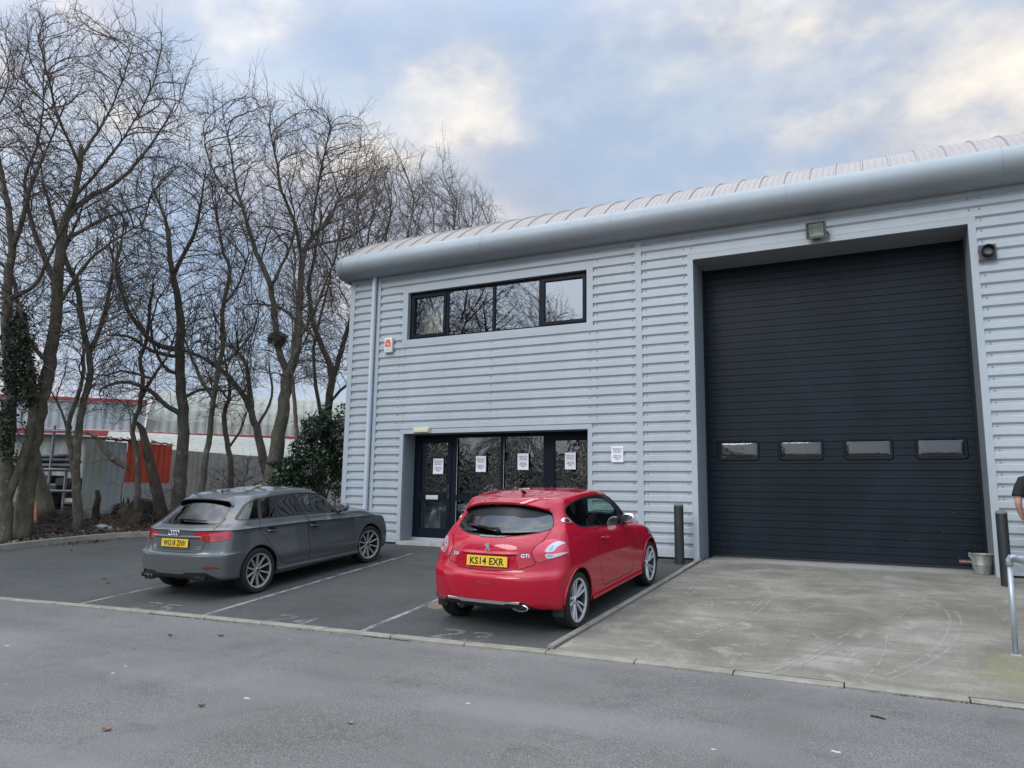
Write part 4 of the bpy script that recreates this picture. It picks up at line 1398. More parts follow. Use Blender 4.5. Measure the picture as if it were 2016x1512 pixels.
# dead leaning trunk and the fallen limb beside the red patch
dt = thing('dead_trunk', 'broken dead leaning trunk with stripped bark before the red patch', 'dead trunk', tuple(at_depth(318, 1012, 18.4)))
P = [at_depth(x, y, 18.4 + .1 * i) for i, (x, y) in enumerate([(322, 1030), (312, 980), (300, 930), (288, 880), (280, 845), (270, 832)])]
ppm = FPX / 18.4
b = MB(); b.tube(P, [13 / ppm, 11 / ppm, 10 / ppm, 8.5 / ppm, 6.5 / ppm, 3 / ppm], 12); b.build('trunk', bark('dead wood', (.045, .035, .025), (.12, .09, .065), (.17, .13, .09)), dt, True)
fb = thing('fallen_branch', 'broken limb hanging diagonally across the sheet fence', 'branch', tuple(at_depth(225, 905, 18.5)))
P = [at_depth(x, y, 18.5) for x, y in [(172, 850), (190, 862), (205, 885), (225, 905), (245, 918), (258, 926)]]
b = MB(); b.tube(P, [.03, .05, .07, .085, .07, .03], 9)
for seq in ([(248, 920), (246, 940), (240, 958), (222, 950), (212, 954)], [(240, 958), (238, 985), (245, 1000)], [(190, 862), (160, 848), (140, 852)], [(225, 905), (200, 905), (180, 912), (158, 910)]):
    b.tube([at_depth(x, y, 18.4) for x, y in seq], [.02, .015, .012, .009, .006][:len(seq)], 6)
b.build('limb', M_BARK, fb, True)
lt = thing('leaning_stem', 'short thick stem leaning sideways behind the leftmost pale trunk', 'dead trunk', tuple(at_depth(85, 1010, 17.8)))
P = [at_depth(x, y, 17.8) for x, y in [(92, 1030), (88, 990), (76, 950), (66, 905), (60, 870)]]
b = MB(); b.tube(P, [.21, .19, .17, .14, .12], 11); b.build('trunk', M_BARK, lt, True)

# ivy on the leftmost tree
M_IVY = mottled('ivy leaf', (.010, .020, .008), (.030, .050, .018), 9, .55)
def leaf_cloud(pts, size, rng, name, mm, parent):
    n = len(pts)
    u = rng.normal(0, 1, (n, 3)); u /= np.linalg.norm(u, axis=1)[:, None]
    w_ = np.cross(u, rng.normal(0, 1, (n, 3))); w_ /= np.linalg.norm(w_, axis=1)[:, None]
    s_ = size * rng.uniform(.6, 1.3, n)[:, None]
    nz = np.cross(u, w_)
    V = np.stack([pts - u * s_, pts + w_ * s_ * .5 - u * s_ * .1 + nz * s_ * .15, pts + u * s_, pts - w_ * s_ * .5 - u * s_ * .1 + nz * s_ * .15], 1).reshape(-1, 3)
    F = np.arange(n * 4).reshape(-1, 4)
    return mobj(name, V, F, mm, parent)
rng = np.random.default_rng(3)
pts = []
for (x, y, rx_, ry_) in ((45, 690, 22, 50), (55, 760, 20, 40), (20, 720, 22, 80), (40, 640, 16, 30), (12, 850, 18, 60)):
    for _ in range(1100):
        a = rng.normal(0, .5, 3)
        pts.append(at_depth(x + a[0] * rx_, y + a[1] * ry_, 16.2 + a[2] * .35))
leaf_cloud(np.array(pts), .05, rng, 'ivy', M_IVY, TREES[0][0])

# evergreen bush beside the unit
M_HOLLY = mottled('holly leaf', (.008, .020, .009), (.028, .055, .022), 6, .35)
bush = thing('evergreen_bush', 'dark green holly bush against the left flank of the metal unit', 'bush', tuple(at_depth(625, 960, 18)))
pts = []
lobes = [(620, 900, 46, 60, 1.0), (645, 860, 34, 42, .8), (600, 940, 50, 30, .9), (660, 920, 28, 60, .8), (575, 945, 34, 24, .7), (560, 930, 22, 18, .5), (640, 835, 26, 22, .5), (668, 870, 16, 40, .5), (612, 850, 22, 22, .5), (585, 905, 26, 30, .6)]
for (x, y, rx_, ry_, w_) in lobes:
    sub = [rng.normal(0, .55, 3) for _ in range(26)]
    for sc_ in sub:
        for _ in range(int(52 * w_)):
            a = sc_ + rng.normal(0, .17, 3)
            pts.append(at_depth(x + a[0] * rx_, y + a[1] * ry_, 17.9 + a[2] * .8))
pts = np.array(pts); pts = pts[pts[:, 0] < -10.75]
leaf_cloud(pts, .05, rng, 'foliage', M_HOLLY, bush)
b = MB()
base = at_depth(620, 985, 17.9); base[2] = .5
for k in range(16):
    e = np.array(pts[rng.integers(len(pts))]); mid = base * .45 + e * .55 + rng.normal(0, .1, 3)
    b.tube([base + rng.normal(0, .08, 3) * [1, 1, 0], mid, e], [.03, .018, .006], 6, False)
b.build('stems', M_TWIG, bush)
# small shoots in the bank around the bush
def shoot_plant(px, py, d, h, n, seed, label):
    rg = np.random.default_rng(seed)
    p0 = at_depth(px, py, d); p0[2] = bank_h(p0[0], p0[1]) - .02
    o = thing('bare_sapling', label, 'sapling', tuple(p0))
    T = Tree(); T.poly(np.array([p0, p0 + [rg.normal(0, .1), 0, h * .5], p0 + [rg.normal(0, .2), rg.normal(0, .1), h]]), np.array([.018, .012, .006]), step=.12, rng=rg)
    A = p0 + np.stack([rg.normal(0, h * .22, n), rg.normal(0, h * .22, n), rg.uniform(.25, 1.05, n) * h], 1)
    T.colonize(A, D=.10, di=.8, dk=.14, rng=rg); T.twigs(rg, .8, (.1, .28), .3)
    T.build(o, .03, 'stem', 'twigs')
    return o
shoot_plant(478, 985, 18.6, 1.6, 150, 31, 'bare sapling behind the roof of the grey car, beside the leaning trunk')
shoot_plant(430, 985, 18.9, 1.2, 110, 32, 'low bare sapling between the slim curving tree and the stubby trunk')
shoot_plant(300, 1015, 17.9, .9, 90, 33, 'low bare sapling at the foot of the dead leaning trunk')
shoot_plant(660, 985, 19.0, 2.4, 190, 34, 'bare sapling behind the holly bush by the corner of the unit')

# stumps, debris
M_STUMP = bark('rotting stump', (.022, .018, .014), (.060, .048, .034), (.085, .070, .045))
def rough_log(name, label, cat, pts, rads, seed, n=16, cut=True, mm=None):
    rg = np.random.default_rng(seed)
    v, f = tube_arrays(pts, rads, n, True)
    v = np.array(v); c = np.repeat(np.asarray(pts, float), n, 0)
    j = 1 + .16 * rg.normal(0, 1, len(v)); j = j[:, None]
    v = c + (v - c) * np.clip(j, .7, 1.35)
    o = thing(name, label, cat, tuple(np.asarray(pts[0], float)))
    ob = mobj('wood', v, f, mm or M_STUMP, o, True); autosmooth(ob, 60)
    return o
g0 = on_lot(258, 1046); gz = bank_h(g0[0] - .3, g0[1] + .35)
c0 = np.array([g0[0] - .25, g0[1] + .45, gz])
rough_log('tree_stump', 'large rotting tree stump on the bank behind the grey car', 'stump', [c0 + (0, 0, -.15), c0 + (0, 0, .15), c0 + (.05, .03, .38), c0 + (.08, .05, .55)], [.50, .40, .33, .30], 2, 18)
c1 = c0 + np.array([-.75, -.05, .1])
rough_log('rotten_log', 'mossy rotten log lying beside the large stump', 'log', [c1 + (-.45, .15, .0), c1 + (-.1, .1, .12), c1 + (.2, .0, .10), c1 + (.45, -.1, -.02)], [.12, .2, .22, .14], 4, 14)
c2 = at_depth(188, 1020, 18.2); c2[2] = bank_h(c2[0], c2[1])
rough_log('broken_post', 'short dark broken stick standing before the sheet fence', 'stick', [c2 + (0, 0, -.1), c2 + (-.05, 0, .35), c2 + (.03, 0, .6), c2 + (-.03, 0, .80)], [.10, .075, .065, .05], 6, 10)
c3 = on_lot(8, 1055); c3[2] = bank_h(c3[0] - .4, c3[1] + .3); c3 = c3 + np.array([-.5, .3, 0])
rough_log('tree_stump', 'low broken mossy stump at the left edge near the kerb', 'stump', [c3 + (0, 0, -.1), c3 + (0, .0, .15), c3 + (.05, .03, .32)], [.42, .33, .26], 8, 16)
c4 = c0 + np.array([-.25, -.1, .5])
b = MB(); rg = np.random.default_rng(77)
rk = thing('root_plate', 'ragged upturned roots between the log and the large stump', 'roots', tuple(c4))
for k in range(26):
    d = rg.normal(0, 1, 3); d[2] = abs(d[2]) * .8 - .2; d *= .28 / np.linalg.norm(d)
    b.tube([c4 + (-.4, .1, -.25), c4 + (-.4, .1, -.25) + d * .6 + rg.normal(0, .03, 3), c4 + (-.4, .1, -.25) + d * 1.2 + rg.normal(0, .07, 3)], [.06, .03, .008], 6)
b.build('roots', M_STUMP, rk, True)
# dead brushwood heaps (uncountable thin sticks)
def brush_heap(name, cx, cy, rx_, ry_, h, n, seed, mm=M_TWIG):
    rg = np.random.default_rng(seed); b = MB()
    for k in range(n):
        x = cx + rg.normal(0, rx_ * .5); y = cy + rg.normal(0, ry_ * .5)
        z = bank_h(x, y); u = max(0, 1 - ((x - cx) / rx_) ** 2 - ((y - cy) / ry_) ** 2)
        z += rg.uniform(0, h * u + .04)
        a = rg.uniform(0, 2 * PI); L = rg.uniform(.15, .45); dz = rg.normal(0, .25)
        d = np.array([math.cos(a), math.sin(a), dz]) * L
        p = np.array([x, y, z])
        b.tube([p - d * .5, p + rg.normal(0, .03, 3), p + d * .5], [.006, .005, .003], 3, False)
    return tag(mobj(name, b.v, b.f, mm), kind='stuff')
q = on_lot(95, 1062); brush_heap('dead_brushwood', q[0] - .5, q[1] + .7, .9, .6, .42, 620, 1)
q = on_lot(30, 1070); brush_heap('dead_brushwood', q[0] - .6, q[1] + .6, .7, .5, .2, 260, 2)
q = on_lot(200, 1050); brush_heap('dead_brushwood', q[0] - .3, q[1] + 1.0, 1.2, .7, .2, 420, 3)
q = on_lot(300, 1040); brush_heap('dead_brushwood', q[0], q[1] + 2.0, 1.2, .8, .3, 350, 4)
# leaf litter
rng = np.random.default_rng(21)
xs = rng.uniform(-24, -11, 26000); ys = rng.uniform(5.5, 19, 26000)
zz_ = bank_z(xs, ys); ok = zz_ > lot_z(np.clip(ys, 5, 14)) + .0
pts = np.stack([xs, ys, zz_ + .012 + rng.random(26000) * .02], 1)[ok]
n = len(pts); a = rng.uniform(0, 2 * PI, n); s_ = rng.uniform(.02, .05, n)[:, None]
u = np.stack([np.cos(a), np.sin(a), rng.normal(0, .45, n)], 1); w_ = np.stack([-np.sin(a), np.cos(a), rng.normal(0, .45, n)], 1)
V = np.stack([pts - u * s_, pts + w_ * s_ * .6, pts + u * s_, pts - w_ * s_ * .6], 1).reshape(-1, 3)
M_LEAF = mat('leaf litter', (.12, .07, .04), .85)
t = NT(M_LEAF); oi = t.new('ShaderNodeNewGeometry')
t.base(t.ramp(oi.outputs['Random Per Island'], [(0, (.05, .028, .018)), (.5, (.13, .07, .04)), (.85, (.19, .11, .065)), (1, (.30, .25, .19))]))
tag(mobj('leaf_litter', V, np.arange(n * 4).reshape(-1, 4), M_LEAF), kind='stuff')
# pale stones on the bank
for k, (px, py, sz, lab) in enumerate([(190, 1052, .17, 'pale lump of rubble on the bank beside the curved kerb'), (142, 1043, .075, 'small white stone lying on the leaf litter'), (205, 1032, .12, 'white broken stone among roots beside the log')]):
    q = on_lot(px, py + 6); x, y = q[0] - .25, q[1] + .35; z = bank_h(x, y)
    bm = bmesh.new(); bmesh.ops.create_icosphere(bm, subdivisions=2, radius=sz)
    rg = np.random.default_rng(k + 50)
    for v_ in bm.verts: v_.co = Vector((v_.co.x * 1.3, v_.co.y, v_.co.z * .6)) * (1 + .22 * rg.normal())
    me = bpy.data.meshes.new('stone'); bm.to_mesh(me); bm.free()
    me.materials.append(mottled('pale stone', (.26, .24, .20), (.46, .44, .39), 8, .9))
    o = link(bpy.data.objects.new('stone', me)); o.location = (x, y, z + sz * .2); tag(o, lab, 'stone')

# trees across the road, behind the camera: the ones the windows mirror
def copy_tree(rt, loc, rz, sc, label, group):
    c = rt.copy(); COL.objects.link(c); c.location = loc; c.rotation_euler = (0, 0, rz); c.scale = (sc, sc, sc)
    c['label'] = label; c['group'] = group
    for ch in rt.children:
        d = ch.copy(); COL.objects.link(d); d.parent = c
    return c
src = [1, 8, 8, 4, 8, 4, 8]
spots = [(-27, -9, 1.0, 1.35), (-22.0, -11, 2.2, 1.45), (-18.0, -11, .4, 1.2), (-25, -12, 4.0, 1.5), (-30, -8, 5.2, 1.3), (-20.0, -14, 3.9, 1.45), (-14.5, -15, 5.5, .9)]
for q, ((x, y, rz, sc_), si) in enumerate(zip(spots, src)):
    copy_tree(TREES[si][0], (x, y, -.1), rz, sc_, 'bare tree across the road, seen only as a reflection in the glazing', 'bare trees across the road mirrored in the windows')
# verge they stand on
v, f = grid(np.linspace(-60, 60, 30), np.linspace(-60, -5.5, 20), lambda x, y: .08 - .02 * (y + 5.5) * .3 + .05 * np.sin(x) * np.cos(y * .7))
tag(mobj('verge', v, f, mottled('verge grass', (.03, .04, .018), (.07, .075, .035), 3, .95, bump=.6, bscale=20)), kind='structure')

# leafy screen added out of view: darkens what the entrance glass mirrors
hd = thing('reflection_screen', 'added screen of dark leaves across the road, out of view, darkening the entrance glazing reflections', 'reflection_screen', (-20, -9.5, 0))
rng = np.random.default_rng(9); n = 15000
P = np.stack([rng.uniform(-42, -6, n), -9.5 + rng.normal(0, .35, n), rng.uniform(0, 1, n) ** .8], 1); P[:, 2] *= 4.1 + .5 * np.sin(P[:, 0] * 1.3) + .35 * np.sin(P[:, 0] * 3.1)
leaf_cloud(P, .16, rng, 'foliage', M_HOLLY, hd)
# ================================================================ yard beyond the trees
M_SHEET = None
def sheet_mat(name, c0, c1, rust=.3):
    m = mat(name, c0, .6, spec=.35); t = NT(m)
    a = t.noise(t.coord((1, 1, .18)), 3, 6, .65); b_ = t.noise(t.coord(), 1.1, 4, .6)
    c = t.ramp(b_, [(.3, c0), (.7, c1)])
    c = t.mix(t.ramp(a, [(.55, 0.), (.8, rust)]), c, (.13, .12, .10))
    t.base(c)
    return m
M_SH1 = sheet_mat('pale green sheet', (.40, .44, .40), (.50, .54, .49))
M_SH2 = sheet_mat('grey blue sheet', (.40, .44, .46), (.50, .54, .56))
M_SH3 = sheet_mat('weathered grey sheet', (.36, .36, .33), (.47, .47, .43), .5)
M_RED = mottled('red painted sheet', (.55, .075, .045), (.66, .10, .06), 5, .6)
A = at_depth(158, 1035, 18.7); B = at_depth(500, 985, 25.2)
A[2] = B[2] = 0
fd = (B - A); FL = np.linalg.norm(fd[:2]); fd = fd / FL
fn = np.array([fd[1], -fd[0], 0])      # towards the camera
if fn @ A > 0: fn = -fn
def fpt(s, z, o=0.): return A + fd * s + fn * o + np.array([0, 0, z])
fence = thing('sheet_fence', 'tall fence of corrugated metal sheets with a red painted patch', 'fence', (float(A[0]), float(A[1]), .6))
def corr(s0, s1, z0, z1, off, pitch=.2, ph=0.):
    b = MB(); v = []; n = int((s1 - s0) / .025)
    S = np.linspace(s0, s1, n)
    for s in S:
        u = ((s + ph) / pitch) % 1
        d = .03 * (1 if u < .3 else (1 - (u - .3) / .1) if u < .4 else 0 if u < .9 else (u - .9) / .1)
        v += [fpt(s, z0, off + d), fpt(s, z1, off + d)]
    b.add(v, [(2 * i, 2 * i + 1, 2 * i + 3, 2 * i + 2) for i in range(n - 1)])
    return b
def s_at(px):
    # distance along the fence for a pixel column at mid height
    best = None
    for s in np.linspace(-2, FL + 8, 1000):
        p = fpt(s, 1.8); v = CAMR.T @ (p - [0, 0, CZ]); x = v[0] / v[2] * FPX + 1008
        if best is None or abs(x - px) < best[0]: best = (abs(x - px), s)
    return best[1]
sA, sB, sC, sD, sE, sF = s_at(158), s_at(199), s_at(243), s_at(333), s_at(350), s_at(560)
corr(sA, sB, .35, 2.80, .05).build('sheet', M_SH1, fence, fix=False)
corr(sB + .01, sC, .4, 2.79, .0).build('sheet', M_SH2, fence, fix=False)
corr(sC, sD, 1.70, 2.82, .012).build('painted_sheet', M_RED, fence, fix=False)
corr(sC + .01, sD, .4, 1.72, .0).build('sheet', M_SH2, fence, fix=False)
corr(sC - .45, sC, 1.78, 2.69, .016).build('painted_sheet', M_RED, fence, fix=False) if False else None
corr(sD + .01, sF, .4, 2.70, .0).build('sheet', M_SH3, fence, fix=False)
for s in np.arange(sA + 1, sF, 2.4):
    b = MB(); p = fpt(s, .3, -.09); b.box(p[0] - .04, p[0] + .04, p[1] - .04, p[1] + .04, .3, 2.6); b.build('post', M_SH3, fence)
# litter of broken boards on top
b = MB(); rg = np.random.default_rng(8)
for k in range(60):
    s = rg.uniform(sA, sD); p = fpt(s, 2.83 + rg.uniform(0, .05), rg.uniform(-.1, .1)); d = fd * rg.uniform(.08, .3) + rg.normal(0, .03, 3)
    b.tube([p - d, p + d], [.014, .008], 4)
b.build('debris', mottled('brown debris', (.10, .045, .03), (.22, .12, .08), 6, .9), fence)

# low roofed store behind the fence (white ribbed roof) and the big shed
def depth_frame(pa, da, pb, db):
    a = at_depth(*pa, da); b_ = at_depth(*pb, db)
    a[2] = b_[2] = 0; d = b_ - a; L = np.linalg.norm(d); d /= L
    n = np.array([d[1], -d[0], 0])
    if n @ a > 0: n = -n
    return a, d, n, L
M_WROOF = sheet_mat('white ribbed roof', (.28, .295, .265), (.37, .385, .345), .6)
M_PALEW = sheet_mat('pale blue grey wall', (.33, .37, .38), (.40, .44, .45), .45)
M_BARREL = sheet_mat('grey green corrugated roof', (.22, .235, .205), (.33, .345, .305), .8)
M_REDT = mottled('red trim', (.28, .045, .05), (.40, .075, .08), 3, .7)
st_ = thing('lean_to_store', 'low store with a white ribbed roof just behind the sheet fence', 'store', (0, 0, 0))
a, d, n_, L = depth_frame((330, 900), 25, (720, 900), 28)
st_.location = tuple(a)
b = MB(); v = []; N = 33
for i in range(N):
    u = i / (N - 1); h = .03 * (i % 4 < 2); o = u * 2.6; z = 2.72 + u * .83 + h
    v += [a + d * -2 - n_ * o + np.array([0, 0, z]), a + d * (L + 2) - n_ * o + np.array([0, 0, z])]
b.add(v, [(2 * i, 2 * i + 1, 2 * i + 3, 2 * i + 2) for i in range(N - 1)])
b.build('roof', M_WROOF, st_, fix=False)
b = MB(); p0 = a - d * 2 - n_ * .1; p1 = a + d * (L + 2) - n_ * .1
b.add([p0 + (0, 0, .2), p1 + (0, 0, .2), p1 + (0, 0, 2.70), p0 + (0, 0, 2.70)], [(0, 1, 2, 3)]); b.build('wall', M_SH3, st_, fix=False)

shed = thing('large_shed', 'large distant shed with red trim lines and a barrel roof behind the trees', 'shed', (0, 0, 0))
a, d, n_, L = depth_frame((0, 860), 29, (760, 860), 33)
shed.location = tuple(a)
def s_on(px, z, a=a, d=d):
    best = None
    for s in np.linspace(-10, 40, 1500):
        p = a + d * s + (0, 0, z); v = CAMR.T @ (p - [0, 0, CZ]); x = v[0] / v[2] * FPX + 1008
        if best is None or abs(x - px) < best[0]: best = (abs(x - px), s)
    return best[1]
s1 = s_on(288, 4.4); s0 = -14; s2 = s_on(1000, 4.4)
def ribwall(sa, sb, z0, z1, off, pitch=.33, dp=.03):
    b = MB(); v = []; N = int((sb - sa) / (pitch / 4)); 
    for i in range(N):
        s = sa + (sb - sa) * i / (N - 1); o = off + (dp if i % 4 < 2 else 0)
        v += [a + d * s + n_ * o + (0, 0, z0), a + d * s + n_ * o + (0, 0, z1)]
    b.add(v, [(2 * i, 2 * i + 1, 2 * i + 3, 2 * i + 2) for i in range(N - 1)]); return b
ribwall(s0, s1, 3.86, 5.0, .2).build('parapet_wall', M_PALEW, shed, fix=False)
ribwall(s0, s2, .2, 3.60, .0, .6, .05).build('wall', M_WROOF, shed, fix=False)
def bar(sa, sb, z0, z1, o0, o1):
    b = MB(); P = []
    for s in (sa, sb):
        for o in (o0, o1): P.append((s, o))
    q = [a + d * sa + n_ * o0, a + d * sb + n_ * o0, a + d * sb + n_ * o1, a + d * sa + n_ * o1]
    b.add([p + (0, 0, z0) for p in q] + [p + (0, 0, z1) for p in q], [(3, 2, 1, 0), (4, 5, 6, 7), (0, 1, 5, 4), (1, 2, 6, 5), (2, 3, 7, 6), (3, 0, 4, 7)]); return b
bar(s0, s2, 3.62, 3.84, .0, .35).build('red_gutter', M_REDT, shed)
bar(s0, s1, 5.02, 5.16, .1, .3).build('red_coping', M_REDT, shed)
b = MB(); v = []; N = int((s2 - s1) / .09); rows = [(0, 3.86), (.12, 4.35), (.42, 4.85), (.95, 5.3), (1.7, 5.62), (2.8, 5.82), (5, 5.95)]
for i in range(N):
    s = s1 + (s2 - s1) * i / (N - 1); h = .04 * (i % 4 < 2)
    tap = 1 + .0 * s
    for o, z in rows: v.append(a + d * s - n_ * (o - h) + (0, 0, z - .0 + h * .3))
k = len(rows)
b.add(v, [(i * k + q, i * k + q + 1, (i + 1) * k + q + 1, (i + 1) * k + q) for i in range(N - 1) for q in range(k - 1)])
b.build('barrel_roof', M_BARREL, shed, fix=False)

# rack of black pipes at the left end of the fence
rk = thing('pipe_rack', 'grey steel rack with shelves at the left end of the sheet fence', 'rack', tuple(at_depth(100, 1010, 19)))
M_STEEL = mottled('galvanised steel', (.16, .17, .18), (.26, .27, .28), 8, .5)
for px in (62, 96, 128, 150):
    for dd in (18.9, 20.2):
        p = at_depth(px, 950, dd); b = MB(); b.box(p[0] - .025, p[0] + .025, p[1] - .025, p[1] + .025, .3, 3.15); b.build('post', M_STEEL, rk)
for z in (3.0, 2.0, 1.45):
    for dd in (18.9, 20.2):
        p0 = at_depth(58, 900, dd); p1 = at_depth(152, 900, dd); p0[2] = p1[2] = z
        b = MB(); b.tube([p0, p1], .03, 6); b.build('beam', M_STEEL, rk)
M_PIPE = mottled('black plastic pipe', (.012, .016, .022), (.035, .045, .055), 6, .4)
rg = np.random.default_rng(14)
for k in range(17):
    row_, col_ = divmod(k, 6)
    px = 128 - col_ * 4 - row_ * 3; 
    e0 = at_depth(137 - col_ * 6 + rg.uniform(-4, 4), 930, 18.75 + .06 * row_); e1 = at_depth(20, 930, 20.1 + rg.uniform(-.3, .3))
    z = 2.07 + row_ * .135 + rg.uniform(-.01, .02); e0[2] = z + rg.uniform(-.02, .02); e1[2] = z + rg.uniform(-.05, .08)
    e0 = e0 + np.array([0, col_ * .12, 0]); e1 = e1 + np.array([0, col_ * .12, 0])
    b = MB(); dv = (e1 - e0) / np.linalg.norm(e1 - e0)
    b.tube([e0, e1], .062, 12, False); b.tube([e0 + dv * .002, e1], .052, 12, False)
    tag(b.build('black_pipe', M_PIPE, None, True, fix=False), 'long black plastic pipe in the heap stacked on the steel rack', 'pipe', 'black pipes stacked on the rack')
bk_ = mat('black plastic', (.014, .014, .016), .5)
ct = thing('stacked_goods', 'dark heap of wrapped stock on the lower shelf of the pipe rack', 'stock', tuple(at_depth(105, 970, 19.4)))
b = MB(); rg = np.random.default_rng(4)
for k in range(14):
    p = at_depth(rg.uniform(62, 145), 960, rg.uniform(19.0, 20)); p[2] = .45 + rg.uniform(0, 1.2)
    b.bbox(p[0] - .28, p[0] + .28, p[1] - .2, p[1] + .2, p[2], p[2] + rg.uniform(.15, .35), .02)
b.build('bundles', bk_, ct)
ot = thing('orange_sheet', 'orange rusty sheet leaning at the foot of the pipe rack', 'sheet', tuple(at_depth(62, 1010, 18.3)))
p = at_depth(62, 1010, 18.3); b = MB(); b.add([p + (-.28, 0, -.35), p + (.30, .1, -.35), p + (.12, .25, .38), p + (-.25, .25, .42)], [(0, 1, 2, 3)])
o = b.build('sheet', mottled('orange rust', (.28, .065, .025), (.38, .10, .04), 6, .7), ot, fix=False); md = o.modifiers.new('solid', 'SOLIDIFY'); md.thickness = .01
yl = thing('yellow_beam', 'yellow steel beam lying on the ground behind the grey car roof', 'beam', tuple(at_depth(450, 968, 20.5)))
p0 = at_depth(405, 972, 20.2); p1 = at_depth(520, 958, 21.2); b = MB(); b.tube([p0, p1], .07, 4); b.build('beam', M_YEL, yl)
for p_ in (p0, p1):
    b = MB(); b.box(p_[0] - .06, p_[0] + .06, p_[1] - .06, p_[1] + .06, .3, p_[2] - .04); b.build('support', M_YEL, yl)
# ================================================================ cars
def bspline_basis(n, m):
    """uniform cubic B-spline weights; control points -1..n (ghosts at both ends), m samples over [0, n-1]"""
    u = np.linspace(0, n - 1 - 1e-9, m)
    W = np.zeros((m, n + 2))
    i = np.floor(u).astype(int); f = u - i
    B = np.stack([(1 - f) ** 3 / 6, (3 * f**3 - 6 * f**2 + 4) / 6, (-3 * f**3 + 3 * f**2 + 3 * f + 1) / 6, f**3 / 6], 1)
    for k in range(4): W[np.arange(m), i + k] += B[:, k]
    return W

def ghost(C):
    """C: loops x cols x 3 -> padded. columns are mirrored in x at both ends; top loop is mirrored, bottom loop extrapolated"""
    mir = np.array([-1, 1, 1.])
    C = np.concatenate([C[:, 1:2] * mir, C, C[:, -2:-1] * mir], 1)
    bot = 2 * C[0:1] - C[1:2]
    top = C[-2:-1] * mir
    return np.concatenate([bot, C, top], 0)

def body_surface(C, nu, nv, comp=3):
    C = np.asarray(C, float); T = C.copy()
    nl, nc = C.shape[:2]
    Wl, Wc = bspline_basis(nl, nl), bspline_basis(nc, nc)
    # exact nodes
    for _ in range(comp):
        E = np.einsum('al,lck,bc->abk', Wl, ghost(C), Wc)
        C = C + .8 * (T - E)
        C[:, 0, 0] = 0; C[:, -1, 0] = 0; C[-1, :, 0] = 0
    Wv, Wu = bspline_basis(nl, nv), bspline_basis(nc, nu)
    S = np.einsum('al,lck,bc->abk', Wv, ghost(C), Wu)
    S[:, 0, 0] = 0; S[:, -1, 0] = 0; S[-1, :, 0] = 0
    return S

def surf_mesh(S):
    nv, nu = S.shape[:2]
    du = np.gradient(S, axis=1); dv = np.gradient(S, axis=0)
    du[:, 0] = S[:, 1] - S[:, 0] * 1; du[:, 0] = np.stack([du[:, 0, 0], du[:, 0, 1] * 0, du[:, 0, 2] * 0], -1)
    du[:, -1] = np.stack([S[:, -1, 0] - S[:, -2, 0], du[:, -1, 1] * 0, du[:, -1, 2] * 0], -1)
    N = np.cross(du, dv)
    N /= np.linalg.norm(N, axis=2)[:, :, None] + 1e-12
    # fix degenerate top centre line
    N[-1] = N[-2] * [0, 1, 1]; N[-1] /= np.linalg.norm(N[-1], axis=1)[:, None] + 1e-12
    if N[nv // 2, nu // 2, 0] < 0: N = -N
    V = S.reshape(-1, 3); N = N.reshape(-1, 3)
    i = (np.arange(nu - 1)[None, :] + np.arange(nv - 1)[:, None] * nu).reshape(-1)
    F = np.concatenate([np.stack([i, i + 1, i + 1 + nu], 1), np.stack([i, i + 1 + nu, i + nu], 1)])
    # orientation: make face normals agree with N
    fn_ = np.cross(V[F[:, 1]] - V[F[:, 0]], V[F[:, 2]] - V[F[:, 0]])
    flip = (fn_ * N[F].mean(1)).sum(1) < 0
    F[flip] = F[flip][:, ::-1]
    M = np.array([-1, 1, 1.])
    V2 = V * M; N2 = N * M; F2 = F[:, ::-1] + len(V)
    return np.concatenate([V, V2]), np.concatenate([F, F2]), np.concatenate([N, N2])

def clip(mesh, d):
    """split a triangle mesh by a per-vertex field -> (inside d<0, outside)"""
    V, F, N = mesh
    d = np.where(np.abs(d) < 1e-7, 1e-7, d)
    sg = d[F] < 0
    cntn = sg.sum(1)
    ins = [F[cntn == 3]]; out_ = [F[cntn == 0]]
    nv_ = []; nn_ = []; base = len(V); cache = {}
    def cut(a, b_):
        k = (a, b_) if a < b_ else (b_, a)
        if k not in cache:
            x = d[k[0]] / (d[k[0]] - d[k[1]])
            nv_.append(V[k[0]] * (1 - x) + V[k[1]] * x); nn_.append(N[k[0]] * (1 - x) + N[k[1]] * x)
            cache[k] = base + len(nv_) - 1
        return cache[k]
    ai = []; ao = []
    for f, s_ in zip(F[(cntn == 1) | (cntn == 2)], sg[(cntn == 1) | (cntn == 2)]):
        lone_in = s_.sum() == 1
        k = int(np.argmax(s_ if lone_in else ~s_))
        a, b_, c = int(f[k]), int(f[(k + 1) % 3]), int(f[(k + 2) % 3])
        ab, ca = cut(a, b_), cut(c, a)
        tri = (a, ab, ca); q1 = (ab, b_, c); q2 = (ab, c, ca)
        if lone_in: ai.append(tri); ao += [q1, q2]
        else: ao.append(tri); ai += [q1, q2]
    if nv_:
        V = np.concatenate([V, np.array(nv_)]); n2 = np.array(nn_); n2 /= np.linalg.norm(n2, axis=1)[:, None]; N = np.concatenate([N, n2])
    def pack(L, extra):
        f = np.concatenate([L[0], np.array(extra, int).reshape(-1, 3)]) if extra else L[0]
        u, inv = np.unique(f, return_inverse=True)
        return V[u], inv.reshape(-1, 3), N[u]
    return pack(ins, ai), pack(out_, ao)

